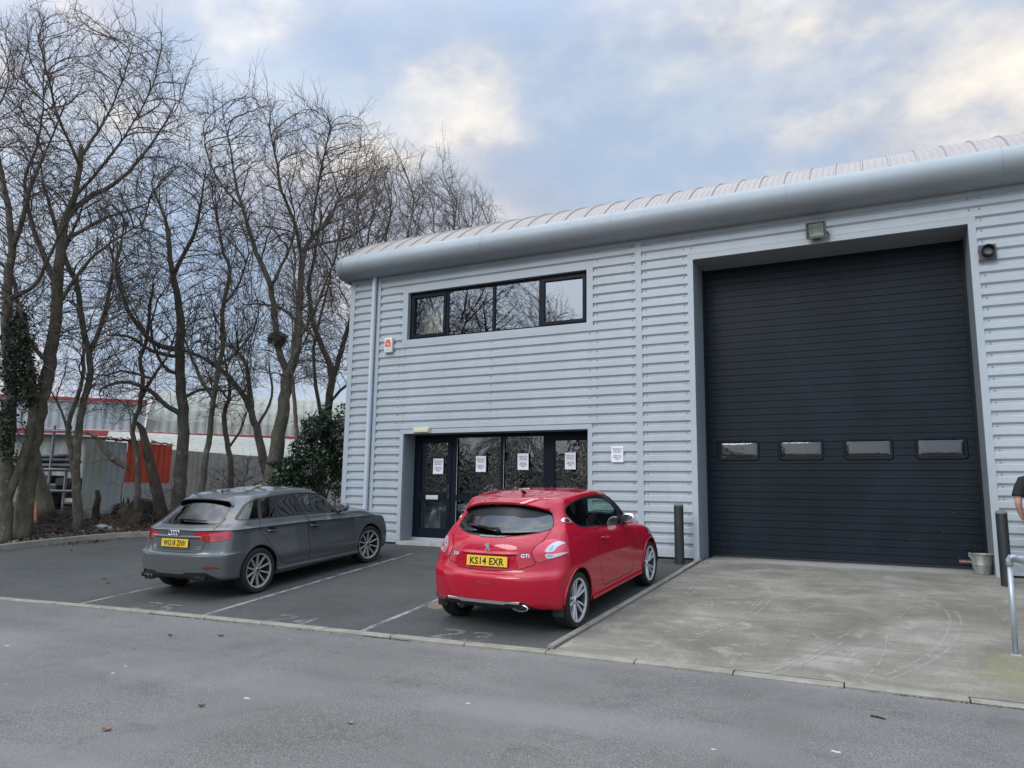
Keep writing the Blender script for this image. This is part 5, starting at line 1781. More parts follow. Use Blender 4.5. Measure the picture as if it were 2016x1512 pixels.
def sdf(poly, P):
    """signed distance to a polygon (negative inside), vectorised"""
    poly = np.asarray(poly, float); x, y = P[:, 0], P[:, 1]
    best = np.full(len(P), 1e9); ins = np.zeros(len(P), bool)
    for i in range(len(poly)):
        a = poly[i]; b_ = poly[(i + 1) % len(poly)]; e = b_ - a
        t_ = np.clip(((x - a[0]) * e[0] + (y - a[1]) * e[1]) / (e @ e + 1e-12), 0, 1)
        best = np.minimum(best, (x - a[0] - t_ * e[0]) ** 2 + (y - a[1] - t_ * e[1]) ** 2)
        c = ((a[1] > y) != (b_[1] > y)) & (x < e[0] * (y - a[1]) / (e[1] + 1e-12) + a[0])
        ins ^= c
    s_ = np.sqrt(best)
    return np.where(ins, -s_, s_)

def rounded(poly, n=2, w_=.25):
    P = np.asarray(poly, float)
    for _ in range(n):
        Q = []
        for i in range(len(P)):
            a, b_ = P[i], P[(i + 1) % len(P)]
            Q += [a * (1 - w_) + b_ * w_, a * w_ + b_ * (1 - w_)]
        P = np.array(Q)
    return P

def moved(mesh, off):
    V, F, N = mesh
    return V + N * off, F, N

def mpart(name, mesh, m, parent, world=False):
    V, F, N = mesh
    if len(F) == 0: return None
    return mobj(name, V, F, m, parent, True, world, normals=N)

def solid(mesh, th):
    """give a panel a folded edge so gaps look deep"""
    return mesh

class Drape:
    def __init__(s, mesh):
        s.bvh = BVHTree.FromPolygons([tuple(v) for v in mesh[0]], [tuple(map(int, f)) for f in mesh[1]])
    def rear(s, x, z, y0=-1.):
        h = s.bvh.ray_cast(Vector((x, y0, z)), Vector((0, 1, 0)))
        return (np.array(h[0]), np.array(h[1])) if h[0] is not None else (np.array([x, .2, z]), np.array([0, -1, 0]))
    def side(s, y, z, sg=1):
        h = s.bvh.ray_cast(Vector((sg * 2., y, z)), Vector((-sg, 0, 0)))
        return (np.array(h[0]), np.array(h[1])) if h[0] is not None else (np.array([sg * .8, y, z]), np.array([sg, 0, 0]))
    def top(s, x, y):
        h = s.bvh.ray_cast(Vector((x, y, 3)), Vector((0, 0, -1)))
        return (np.array(h[0]), np.array(h[1])) if h[0] is not None else (np.array([x, y, 1.4]), np.array([0, 0, 1]))

def make_loop(cols, zt, yr, bR, pR, yf, bF, pF, Wt, crownR=0., crownF=0.):
    """one plan loop; cols = (rear xs fractions, n side, front xs fractions); zt, Wt = tables over y"""
    rx_, sfr, fx_ = cols
    pts = []
    zy = lambda y: np.interp(y, [a for a, _ in zt], [b_ for _, b_ in zt])
    wy = lambda y: np.interp(y, [a for a, _ in Wt], [b_ for _, b_ in Wt])
    Wr = wy(yr + bR); Wf = wy(yf - bF)
    for q in rx_:
        y = yr + bR * q ** pR
        pts.append((Wr * q, y, zy(y) + crownR * (1 - q * q)))
    for q in sfr:
        y = yr + bR + (yf - bF - yr - bR) * q
        pts.append((wy(y), y, zy(y)))
    for q in fx_:
        y = yf - bF * q ** pF
        pts.append((Wf * q, y, zy(y) + crownF * (1 - q * q)))
    return pts

M_TYRE = mottled('tyre rubber', (.012, .012, .012), (.022, .021, .020), 30, .8, bump=.2, bscale=90)
M_BLACKP = mat('black car plastic', (.012, .012, .013), .5)
M_GLOSSB = mat('gloss black', (.006, .006, .007), .12)
M_CHROME = mat('chrome', (.80, .81, .83), .22, .85)
M_RUBBER = mat('dark gap', (.006, .006, .006), .8)
M_DISC = mat('brake disc', (.055, .053, .052), .5, .5)
M_TRIMIN = mottled('car interior cloth', (.020, .020, .022), (.035, .035, .037), 20, .9)
M_PLATEY = mat('yellow number plate', (.76, .50, .03), .4)
M_PLATET = mat('black plate print', (.012, .012, .012), .5)

def car_glass(name, tint, refl):
    return glass(name, tint, refl)
M_CG_DARK = car_glass('privacy glass', (.045, .05, .055), .05)
M_CG = car_glass('green tinted glass', (.66, .80, .75), .05)

def wheel(car, cx, cy, cz, r_, wdt, rr_, side, style, rim_m, dark_m, steer=0.):
    """wheel with its axle along x; side=+1 outer face towards +x"""
    hub = MB(); hub.lathe([(0, -.02), (.125, -.02), (.125, .004), (.075, .01), (.075, .03), (0, .03)], 28, 'x')
    w_ = hub.build('wheel', M_DISC, car, 'auto', world=False)
    w_.location = (cx, cy, cz); w_.rotation_euler = (0, 0, (0 if side > 0 else PI) + steer)
    h = wdt / 2
    ty = MB()
    prof = [(rr_, -h * .82), (rr_ + .012, -h * .95), (rr_ + .05, -h), (r_ - .035, -h * .99), (r_ - .012, -h * .90), (r_ - .002, -h * .70)]
    for g in (-.45, -.15, .15, .45):
        prof += [(r_, h * (g - .10)), (r_ - .007, h * (g - .085)), (r_ - .007, h * (g - .035)), (r_, h * (g - .02))]
    prof += [(r_ - .002, h * .70), (r_ - .012, h * .90), (r_ - .035, h * .99), (rr_ + .05, h), (rr_ + .012, h * .95), (rr_, h * .82)]
    ty.lathe(prof, 72, 'x')
    ty.build('tyre', M_TYRE, w_, 'auto', world=False)
    rm_ = MB()
    lip = [(rr_ - .012, -h * .8), (rr_ - .03, -h * .3), (rr_ - .028, h * .55), (rr_ - .018, h * .72), (rr_ - .016, h * .84), (rr_ + .004, h * .90), (rr_ + .006, h * .82)]
    bar_ = MB(); bar_.lathe(lip[:4], 64, 'x'); bar_.build('barrel', dark_m, w_, 'auto', world=False)
    rm_.lathe(lip[3:], 72, 'x')
    # spokes: face profile in (radius, x); prisms across a tapering width
    def spoke(a0, w0, w1, r0, r1, x0, x1, xm, da0=0., da1=0., back=.035):
        n = 9; v = []
        for k in range(n):
            u = k / (n - 1); rad = r0 + (r1 - r0) * u
            x = x0 + (x1 - x0) * u + xm * math.sin(PI * u)
            ang = a0 + da0 + (da1 - da0) * u
            wd = (w0 + (w1 - w0) * u) / 2
            c_, s_ = math.cos(ang), math.sin(ang)
            for o, xx in ((-wd, x - .006), (-wd * .72, x), (wd * .72, x), (wd, x - .006), (wd * .8, x - back), (-wd * .8, x - back)):
                v.append((xx, rad * c_ - o * s_, rad * s_ + o * c_))
        f = [(k * 6 + i, k * 6 + (i + 1) % 6, (k + 1) * 6 + (i + 1) % 6, (k + 1) * 6 + i) for k in range(n - 1) for i in range(6)] + [(0, 1, 2, 3, 4, 5), tuple((n - 1) * 6 + q for q in (5, 4, 3, 2, 1, 0))]
        rm_.add(v, f)
    xo = h * .62
    if style == 'ten':
        for k in range(10):
            spoke(2 * PI * k / 10 + .3, .020, .026, .045, rr_ - .012, xo - .004, xo + .022, .0)
    else:
        for k in range(5):
            a0 = 2 * PI * k / 5 + .55
            spoke(a0, .024, .020, .040, rr_ - .012, xo - .012, xo + .022, .004, -.22, -.20)
            spoke(a0, .024, .020, .040, rr_ - .012, xo - .012, xo + .022, .004, .22, .20)
    rm_.lathe([(0, xo + .004), (.026, xo + .004), (.030, xo), (.05, xo - .012), (.062, xo - .03), (.062, xo - .05)], 30, 'x')
    o = rm_.build('rim', rim_m, w_, 'auto', world=False)
    nb = MB()
    for k in range(5):
        a = 2 * PI * k / 5
        nb.lathe([(0, xo - .008), (.008, xo - .008), (.009, xo - .02)], 8, 'x', (0, .045 * math.cos(a), .045 * math.sin(a)))
    nb.build('wheel_nuts', M_BLACKP, w_, world=False)
    cp = MB(); cp.lathe([(0, xo + .007), (.022, xo + .0065), (.024, xo + .0045)], 20, 'x'); cp.build('centre_cap', dark_m, w_, world=False)
    return w_

def plate(car, text, c, w_, h, rotx):
    o = thing_part('number_plate', car)
    return o

def number_plate(car, dr, xc, zc, text, tilt):
    p, n = dr.rear(xc, zc)
    b = MB(); b.bbox(-.26, .26, -.006, 0, -.056, .056, .003)
    o = b.build('number_plate', M_PLATEY, car, world=False)
    o.location = (xc, p[1] - .012, zc); o.rotation_euler = (tilt, 0, 0)
    tx = text_mesh('lettering', text, .096, M_PLATET, o, .0006, .80, .0028, spacing=1.05)
    tx.rotation_euler = (PI / 2, 0, 0); tx.location = (0, -.0068, -.002)
    xs_ = [v.co.x for v in tx.data.vertices]; ys_ = [v.co.y for v in tx.data.vertices]
    kx_ = .435 / (max(xs_) - min(xs_)); ky_ = .079 / (max(ys_) - min(ys_))
    for v_ in tx.data.vertices:
        v_.co.x = (v_.co.x - (max(xs_) + min(xs_)) / 2) * kx_; v_.co.y = (v_.co.y - (max(ys_) + min(ys_)) / 2) * ky_
    return o

def rear_text(car, dr, txt, x, z, size, m, sx=1., name='lettering', tilt=0.):
    p, n = dr.rear(x, z)
    n = n / np.linalg.norm(n)
    if n[1] > 0: n = -n
    tx = text_mesh(name, txt, size, m, car, .002, sx, .0008)
    ux = np.array([-n[1], n[0], 0]); ux /= np.linalg.norm(ux); uy = np.cross(n, ux)
    tx.rotation_euler = Matrix((ux, uy, n)).transposed().to_euler(); tx.location = p + n * .0045
    return tx

def drape_poly(dr, poly, how, off, th, n_round=1, sg=1):
    """small trim piece laid on the surface: outer outline draped, extruded along the view axis"""
    P = rounded(poly, n_round) if n_round else np.asarray(poly, float)
    A = []; 
    for u, w_ in P:
        p, nn = dr.rear(u, w_) if how == 'rear' else dr.side(u, w_, sg)
        A.append(p + nn * off)
    A = np.array(A); ax = np.array([0, -1, 0]) if how == 'rear' else np.array([sg, 0, 0])
    n = len(A); V = np.concatenate([A + ax * th, A - ax * .004])
    F = [tuple(range(n)), tuple(range(2 * n - 1, n - 1, -1))] + [(i, i + n, (i + 1) % n + n, (i + 1) % n) for i in range(n)]
    return V, F

def build_car(cfg):
    car = thing(cfg['name'], cfg['label'], 'car', cfg['o'], (0, 0, 0))
    car.rotation_euler = Matrix(cfg['A']).transposed().to_euler()
    C = cfg['cage']
    S = body_surface(C, cfg.get('nu', 300), cfg.get('nv', 150))
    full = surf_mesh(S)
    dr = Drape(full)
    paint = cfg['paint']
    P = full[0]
    body = full
    ra, fa, rz_, rad = cfg['ra'], cfg['fa'], cfg['wz'], cfg['arch']
    fld = lambda m, f: f(m[0])
    # wheel arches
    def arch(V): 
        d1 = np.hypot(V[:, 1] - ra, (V[:, 2] - rz_)) - rad
        d2 = np.hypot(V[:, 1] - fa, (V[:, 2] - rz_)) - rad
        return np.maximum(np.minimum(d1, d2), .55 - np.abs(V[:, 0]))
    _, body = clip(body, arch(body[0]))
    # glazing: each = (name, polygon, where, trim width, glass material, trim material)
    for g in cfg['glass']:
        poly = g['poly']
        def fd_(V, poly=poly, g=g):
            if g['where'] == 'side':
                d = sdf(poly, V[:, [1, 2]]); return np.maximum(d, .35 - np.abs(V[:, 0]))
            if g['where'] == 'rear':
                d = sdf(poly, V[:, [0, 2]]); return np.maximum(d, V[:, 1] - 1.15)
            d = sdf(poly, V[:, [0, 2]]); return np.maximum(d, 2.0 - V[:, 1])
        ins, body = clip(body, fd_(body[0]))
        tw = g['trim']
        gl, ring = clip(ins, fd_(ins[0]) + tw)
        sides_ = (1, -1) if g['where'] == 'side' else (0,)
        for sgn in sides_:
            mpart(g['name'] + '_surround', moved(clip(ring, -ring[0][:, 0] * sgn)[0] if sgn else ring, .001), g.get('tm', M_BLACKP), car)
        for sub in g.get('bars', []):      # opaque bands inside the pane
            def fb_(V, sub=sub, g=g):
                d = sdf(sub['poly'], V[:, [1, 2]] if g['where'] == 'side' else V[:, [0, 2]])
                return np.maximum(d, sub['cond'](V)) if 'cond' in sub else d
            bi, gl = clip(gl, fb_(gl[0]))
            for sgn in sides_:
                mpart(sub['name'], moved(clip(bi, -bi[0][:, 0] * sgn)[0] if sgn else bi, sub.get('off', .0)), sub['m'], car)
        if g['where'] == 'side':
            for sgn in (1, -1):
                one, _ = clip(gl, -gl[0][:, 0] * sgn)
                if g.get('split'):
                    for (nm, yA, yB, mm) in g['split']:
                        q, _ = clip(one, np.maximum(yA(one[0]), yB(one[0])))
                        mpart(nm, moved(q, -.003), mm, car)
                else: mpart(g['name'], moved(one, -.003), g['m'], car)
        else: mpart(g['name'], moved(gl, -.002), g['m'], car)
    # lamps
    for L in cfg['lamps']:
        def fl_(V, L=L):
            d = sdf(L['poly'], np.stack([np.abs(V[:, 0]) if L['where'] == 'rear' else V[:, 1], V[:, 2]], 1))
            return np.maximum(d, L['cond'](V))
        ins, body = clip(body, fl_(body[0]))
        for sgn in (1, -1):
            one, _ = clip(ins, -ins[0][:, 0] * sgn)
            core, rim_ = clip(one, fl_(one[0]) + .004)
            lamp = mpart(L['name'], moved(core, L.get('off', .003)), L['m'], car)
            mpart('gasket', rim_, M_RUBBER, lamp)
            for (nm, poly, mm, off) in L.get('sub', []):
                d = sdf(poly, np.stack([np.abs(core[0][:, 0]) if L['where'] == 'rear' else core[0][:, 1], core[0][:, 2]], 1))
                q, _ = clip(core, d)
                mpart(nm, moved(q, off), mm, lamp)
    # panels separated by shut lines
    for D_ in cfg['panels']:
        def fp_(V, D_=D_):
            d = sdf(D_['poly'], V[:, [1, 2]] if D_['where'] == 'side' else V[:, [0, 2]])
            return np.maximum(d, D_['cond'](V))
        gap = D_.get('gap', .0035)
        f_ = fp_(body[0])
        big, body = clip(body, f_ - gap)
        pan_, ring = clip(big, fp_(big[0]) + gap)
        for sgn in ((1, -1) if D_.get('both') else (0,)):
            mpart('shut_line', moved(clip(ring, -ring[0][:, 0] * sgn)[0] if sgn else ring, -.007), M_RUBBER, car)
        if D_.get('both'):
            for sgn in (1, -1):
                one, _ = clip(pan_, -pan_[0][:, 0] * sgn)
                po = mpart(D_['name'], one, D_.get('m', paint), car)
                if 'after' in D_: D_['after'](po, dr, sgn)
        else:
            po = mpart(D_['name'], pan_, D_.get('m', paint), car)
            if 'after' in D_: D_['after'](po, dr, 1)
    # bumper inserts in another material
    for I in cfg['inserts']:
        d = I['f'](body[0])
        ins, body = clip(body, d)
        mpart(I['name'], moved(ins, I.get('off', 0)), I['m'], car)
    mpart('body', body, paint, car)
    # arch lips, liners, floor
    for sgn in (1, -1):
        for ya in (ra, fa):
            pts = []
            for k in range(41):
                a = PI * (-.0 + 1.0 * k / 40)
                y, z = ya + (rad + .004) * math.cos(a), rz_ + (rad + .004) * math.sin(a)
                p, n = dr.side(y, max(z, .215), sgn)
                pts.append((p[0] + sgn * cfg.get('lipx', .002), y, max(z, .215)))
            b = MB(); b.tube(pts, cfg.get('lip', .011), 8); b.build('arch_lip', cfg.get('lipm', paint), car, True, world=False)
            lin = MB(); n = 24; v = []
            for k in range(n + 1):
                a = PI * (-.03 + 1.06 * k / n)
                for x in (.42, .845):
                    v.append((sgn * x, ya + (rad + .0) * math.cos(a), rz_ + (rad + .0) * math.sin(a)))
            lin.add(v, [(2 * k, 2 * k + 1, 2 * k + 3, 2 * k + 2) for k in range(n)])
            lin.add([(sgn * .42, ya + rad * math.cos(PI * k / 16), rz_ - .03 + rad * math.sin(PI * k / 16)) for k in range(17)], [tuple(range(17))])
            lin.build('wheel_arch_liner', M_RUBBER, car, world=False, fix=False)
    L_ = cfg['len']
    fl_ = MB()
    fl_.box(-.44, .44, ra - .25, L_ - .2, .235, .28); fl_.box(-.30, .30, .30, ra - .2, .25, .33); fl_.box(-.74, .74, ra + rad + .02, fa - rad - .02, .195, .26)
    fl_.box(-.66, .66, .16, ra - .20, .335, .36); fl_.box(-.45, .45, fa + rad + .01, L_ - .12, .24, .3)
    fl_.build('underbody', M_RUBBER, car, world=False)
    # wheels
    for sgn in (1, -1):
        for ya, st in ((ra, 0.), (fa, cfg.get('steer', 0.))):
            wheel(car, sgn * cfg['track'], ya, cfg['wr'], cfg['wr'], cfg['ww'], cfg['rimr'], sgn, cfg['style'], cfg['rim_m'], cfg['rim_dark'], st)
    # interior
    it = MB(); zf = .42; bw = cfg['belt'] - .06
    it.box(-.70, .70, ra + .1, fa - .55, zf - .08, zf)
    it.box(-.66, .66, .35, ra + .25, bw - .10, bw - .06)
    it.box(-.70, .70, fa - .62, fa - .50, .5, bw - .05)
    it.bbox(-.68, .68, fa - .95, fa - .50, bw - .24, bw - .03, .06)
    it.build('cabin_floor', M_TRIMIN, car, world=False)
    for yb, xs_ in ((cfg['seat'], (-.36, .36)), (cfg['seat2'], (-.36, .36))):
        for x in xs_:
            b = MB(); b.bbox(x - .24, x + .24, yb, yb + .5, .48, .62, .05)
            b.add(*seat_back(x, yb)); b.bbox(x - .12, x + .12, yb - .14, yb - .06, 1.10, 1.24, .03)
            b.build('car_seat', M_TRIMIN, car, world=False)
    b = MB(); cy = fa - 1.02
    ring = [(.36 + .185 * math.cos(a), cy - .07 * math.sin(a) * 1.0, bw - .02 + .17 * math.sin(a)) for a in np.linspace(0, 2 * PI, 25)]
    b.tube(ring, .014, 6, False); b.tube([(.36, cy, bw - .02), (.36, cy + .2, bw - .08)], .03, 8)
    b.build('steering_wheel', M_BLACKP, car, True, world=False)
    return car, dr, full

def seat_back(x, yb):
    v = []
    for (y, z, w_) in ((yb + .06, .55, .24), (yb - .02, .85, .25), (yb - .12, 1.08, .20)):
        v += [(x - w_, y - .05, z), (x + w_, y - .05, z), (x + w_, y + .06, z), (x - w_, y + .06, z)]
    f = [(k * 4 + i, k * 4 + (i + 1) % 4, k * 4 + 4 + (i + 1) % 4, k * 4 + 4 + i) for k in range(2) for i in range(4)] + [(8, 9, 10, 11)]
    return v, f

def mirror_part(car, p, sgn, paint, cap_m, steer=0):
    """door mirror: cap and glass"""
    bm = bmesh.new(); bmesh.ops.create_uvsphere(bm, u_segments=20, v_segments=12, radius=1)
    for v_ in bm.verts:
        x, y, z = v_.co
        y2 = y * .085 if y > 0 else y * .045
        v_.co = Vector((x * .100, y2, z * .068 * (1 + .12 * x)))
    me = bpy.data.meshes.new('door_mirror'); bm.to_mesh(me); bm.free()
    me.polygons.foreach_set('use_smooth', np.ones(len(me.polygons), bool)); me.materials.append(cap_m)
    o = link(bpy.data.objects.new('door_mirror', me), car); o.location = p
    if sgn < 0: o.scale = (-1, 1, 1)
    b = MB(); pr_ = [(.080 * math.cos(a), .052 * math.sin(a)) for a in np.linspace(0, 2 * PI, 24, False)]
    b.prism(pr_, 'y', -.050, -.046); b.build('mirror_glass', mat('mirror', (.8, .82, .82), .03, 1.), o, world=False)
    b = MB(); b.tube([(-.06, 0, -.05), (-.15, .02, -.09), (-.22, .03, -.10)], [.028, .024, .03], 8); b.build('mirror_stalk', M_BLACKP, o, True, world=False)
    return o

def paint_mat(name, c, metal, rough, coat, flake=0., dirt=0., dirtc=(.12, .11, .095)):
    m = mat(name, c, rough, metal, .12, coat, .012)
    t = NT(m)
    v0 = t.coord()
    if dirt:
        z = t.new('ShaderNodeSeparateXYZ'); t.l.new(v0, z.inputs[0])
        lo = t.ramp(z.outputs['Z'], [(.15, 1.), (.75, .25), (1., .18)])
        nz = t.noise(t.coord((1, .6, 1.6)), 3.2, 6, .7)
        k = t.math('MULTIPLY', t.math('MULTIPLY', lo, t.ramp(nz, [(.3, .3), (.7, 1.)])), dirt)
        t.base(t.mix(k, c, dirtc))
        t.l.new(t.math('MULTIPLY_ADD', k, -.9 * coat, coat, True), t.b.inputs['Coat Weight'])
        t.rough(t.math('MULTIPLY_ADD', k, .45, rough))
    return m
# ---------------------------------------------------------------- red hatchback
PITCH_A = math.atan(.083)
def car_axes(yaw):
    yx = np.array([math.sin(yaw) * math.cos(PITCH_A), math.cos(yaw) * math.cos(PITCH_A), math.sin(PITCH_A)])
    xx = np.array([math.cos(yaw), -math.sin(yaw), 0]); zx = np.cross(xx, yx)
    return np.stack([xx, yx, zx])

M_RED = paint_mat('crimson car paint', (.40, .001, .020), .0, .5, 1., dirt=.0)
RX = (0, .18, .36, .54, .72, .88)
SX = (0., .09, .18, .27, .36, .45, .55, .64, .73, .82, .91, 1.)
FX = (.88, .70, .50, .25, 0)
def red_cage():
    cols = (RX, SX, FX)
    def flare(y, base): 
        return base + .016 * math.exp(-((y - .667) / .36) ** 2) + .012 * math.exp(-((y - 3.205) / .38) ** 2)
    def Wt(pairs, fl=0.):
        ys = np.linspace(0, 4, 41); b_ = np.interp(ys, [p[0] for p in pairs], [p[1] for p in pairs])
        return [(y, w_ + fl * (.018 * math.exp(-((y - .667) / .36) ** 2) + .014 * math.exp(-((y - 3.205) / .38) ** 2))) for y, w_ in zip(ys, b_)]
    L = []
    L.append(make_loop(cols, [(0, .262), (1.1, .22), (2.8, .22), (4, .24)], .22, .20, 3, 3.80, .35, 2.4, Wt([(0, .66), (1, .72), (3, .72), (4, .62)])))
    L.append(make_loop(cols, [(0, .275), (.4, .262), (1.1, .215), (2.8, .215), (3.5, .24), (4, .25)], .07, .26, 3, 3.89, .42, 2.4, Wt([(0, .775), (.6, .80), (1, .815), (3, .81), (3.6, .78), (4, .7)], .5)))
    L.append(make_loop(cols, [(0, .38), (1.1, .33), (2.8, .33), (4, .36)], .015, .28, 3.2, 3.945, .48, 2.4, Wt([(0, .80), (.6, .832), (1, .838), (3, .838), (3.6, .81), (4, .72)], .9)))
    L.append(make_loop(cols, [(0, .53), (1.1, .50), (2.8, .50), (4, .52)], .0, .29, 3.2, 3.96, .52, 2.4, Wt([(0, .81), (.6, .838), (1, .845), (3, .848), (3.6, .815), (4, .73)], 1.)))
    L.append(make_loop(cols, [(0, .635), (1.1, .64), (2.8, .64), (4, .62)], .012, .29, 3.2, 3.95, .54, 2.4, Wt([(0, .815), (.6, .842), (1, .85), (3, .85), (3.6, .812), (4, .72)], .9), -.0, 0))
    L.append(make_loop(cols, [(0, .70), (1.1, .72), (2.8, .72), (4, .69)], .075, .28, 3.2, 3.90, .55, 2.4, Wt([(0, .815), (.6, .845), (1, .852), (3, .85), (3.6, .80), (4, .70)], .6), -.02, 0))
    L.append(make_loop(cols, [(0, .84), (1.1, .84), (2.8, .82), (3.4, .79), (4, .75)], .095, .30, 3.0, 3.83, .56, 2.4, Wt([(0, .795), (.6, .832), (1, .842), (3, .835), (3.6, .77), (4, .66)], .3)))
    L.append(make_loop(cols, [(0, .955), (.6, .965), (1.1, .945), (2.3, .885), (2.9, .875), (3.4, .83), (4, .79)], .135, .33, 2.6, 3.70, .60, 2.4, Wt([(0, .76), (.6, .805), (1, .825), (2.4, .825), (3, .80), (3.6, .72), (4, .60)]), .02, .015))
    L.append(make_loop(cols, [(0, 1.045), (.6, 1.07), (1.1, 1.02), (2.3, .935), (2.9, .925), (3.4, .90), (4, .86)], .235, .30, 2.4, 3.38, .52, 2.2, Wt([(0, .70), (.6, .765), (1, .80), (2.4, .80), (2.9, .74), (3.6, .62), (4, .5)]), .0, .03))
    L.append(make_loop(cols, [(0, 1.10), (.6, 1.125), (1.1, 1.08), (2.3, .985), (2.6, .985), (3, 1.0)], .305, .28, 2.2, 3.02, .40, 2.0, Wt([(0, .66), (.6, .73), (1, .775), (2.3, .785), (2.6, .75), (3, .68)]), -.03, .0))
    L.append(make_loop(cols, [(0, 1.22), (.6, 1.24), (1.1, 1.235), (2.0, 1.21), (2.7, 1.19)], .405, .28, 2.2, 2.70, .34, 2.0, Wt([(0, .60), (.7, .675), (1, .725), (2.0, .735), (2.35, .705), (2.7, .64)]), -.01, .0))
    L.append(make_loop(cols, [(0, 1.335), (.7, 1.37), (1.1, 1.412), (1.7, 1.418), (2.1, 1.375), (2.5, 1.31)], .50, .26, 2.2, 2.34, .32, 2.0, Wt([(0, .55), (.8, .632), (1.1, .672), (1.7, .672), (2.1, .635), (2.4, .58)]), .01, .025))
    L.append(make_loop(cols, [(0, 1.385), (.8, 1.42), (1.2, 1.45), (1.7, 1.452), (2.2, 1.40)], .58, .24, 2.2, 2.17, .30, 2.0, Wt([(0, .48), (.8, .56), (1.2, .59), (1.7, .585), (2.2, .51)]), .015, .025))
    L.append(make_loop(cols, [(0, 1.40), (.8, 1.44), (1.2, 1.470), (1.7, 1.470), (2.2, 1.42)], .66, .2, 2.2, 2.07, .26, 2.0, Wt([(0, .30), (2.2, .30)]), .0, .01))
    K = [(0., y, z) for y, z in zip([p[1] for p in L[-1]], [np.interp(p[1], [.6, .9, 1.3, 1.7, 2.1], [1.40, 1.445, 1.476, 1.476, 1.43]) for p in L[-1]])]
    L.append(K)
    return np.array(L)

SIDE_RED = rounded([(.735, 1.30), (.72, 1.255), (.775, 1.176), (.875, 1.095), (1.0, 1.07), (1.372, 1.035), (2.30, .955), (2.52, .965), (2.54, .99), (2.36, 1.21), (2.06, 1.36), (1.7, 1.402), (1.26, 1.405), (.97, 1.378), (.82, 1.34)], 1)
def lineq(y0, z0, y1, z1):
    """signed side of a line in the (y,z) plane, positive towards +y"""
    dx, dz = y1 - y0, z1 - z0; L = math.hypot(dx, dz)
    return lambda V: ((V[:, 1] - y0) * dz - (V[:, 2] - z0) * dx) / L
bp = lineq(1.31, 1.0, 1.17, 1.42); apl = lineq(2.24, .9, 2.08, 1.35)
bw_ = .018
def red_glass():
    bar1 = {'name': 'pillar_trim', 'poly': [(1.335, .9), (1.185, 1.45), (1.145, 1.45), (1.295, .9)], 'm': M_GLOSSB, 'off': .0}
    bar2 = {'name': 'mirror_triangle', 'poly': [(2.20, .9), (2.235, .9), (2.155, 1.5), (2.6, 1.5), (2.6, .9)], 'm': M_BLACKP, 'off': 0.}
    bar2['poly'] = [(2.21, .9), (2.155, 1.14), (2.18, 1.14), (2.6, .97), (2.6, .9)]
    defl = {'name': 'wind_deflector', 'poly': rounded([(1.19, 1.42), (1.20, 1.37), (1.62, 1.352), (1.98, 1.29), (2.20, 1.145), (2.28, 1.07), (2.40, 1.10), (2.1, 1.40), (1.6, 1.45)], 1), 'm': mat('smoked deflector', (.015, .015, .017), .25), 'off': .006}
    neg = lambda f, o: (lambda V: f(V) + o)
    split = [('rear_quarter_window', lambda V: bp(V) + .02, lambda V: bp(V) * 0 - 1, M_CG_DARK), ('door_window', lambda V: -(bp(V) - .02), lambda V: bp(V) * 0 - 1, M_CG)]
    hp = [(.25, 1.038), (.446, 1.058), (.60, 1.092), (.625, 1.12), (.606, 1.18), (.57, 1.26), (.50, 1.345)]
    rear_poly = rounded([(-x, z) for x, z in hp[::-1]] + [(0, 1.032)] + hp + [(0, 1.378)], 1)
    frit_shade = {'name': 'rear_glass_shade_band', 'poly': [(-.7, 1.5), (-.7, 1.285), (-.56, 1.258), (-.42, 1.226), (-.26, 1.224), (-.17, 1.245), (.17, 1.245), (.26, 1.224), (.42, 1.226), (.56, 1.258), (.7, 1.285), (.7, 1.5)], 'm': M_GLOSSB, 'off': .0}  # black print that also paints in the spoiler's shade and dark reflection
    frit_shade['m'] = mat('black print with spoiler shade', (.004, .004, .005), .3, spec=.3)
    ws = rounded([(-.62, 1.03), (0, 1.02), (.62, 1.03), (.5, 1.34), (0, 1.395), (-.5, 1.34)], 2)
    return [dict(name='side_glass', poly=SIDE_RED, where='side', trim=.014, tm=M_BLACKP, split=split, bars=[bar1, bar2, defl]),
            dict(name='rear_window', poly=rear_poly, where='rear', trim=.008, tm=M_RUBBER, m=car_glass('rear privacy glass', (.02, .024, .03), .06), bars=[frit_shade]),
            dict(name='windscreen', poly=ws, where='front', trim=.02, tm=M_BLACKP, m=M_CG)]
M_LAMPR = mat('red lamp lens', (.42, .004, .012), .12, coat=1.)
M_LAMPD = mat('deep red lamp lens', (.28, .002, .006), .1, coat=1.)
M_LAMPP = mat('pink lamp lens', (.55, .012, .05), .12, coat=1.)
M_LAMPW = mat('clear lamp lens', (.46, .46, .48), .15, .3, coat=1.)
M_LAMPG = mat('grey lamp reflector', (.30, .31, .32), .2, .6, coat=1.)

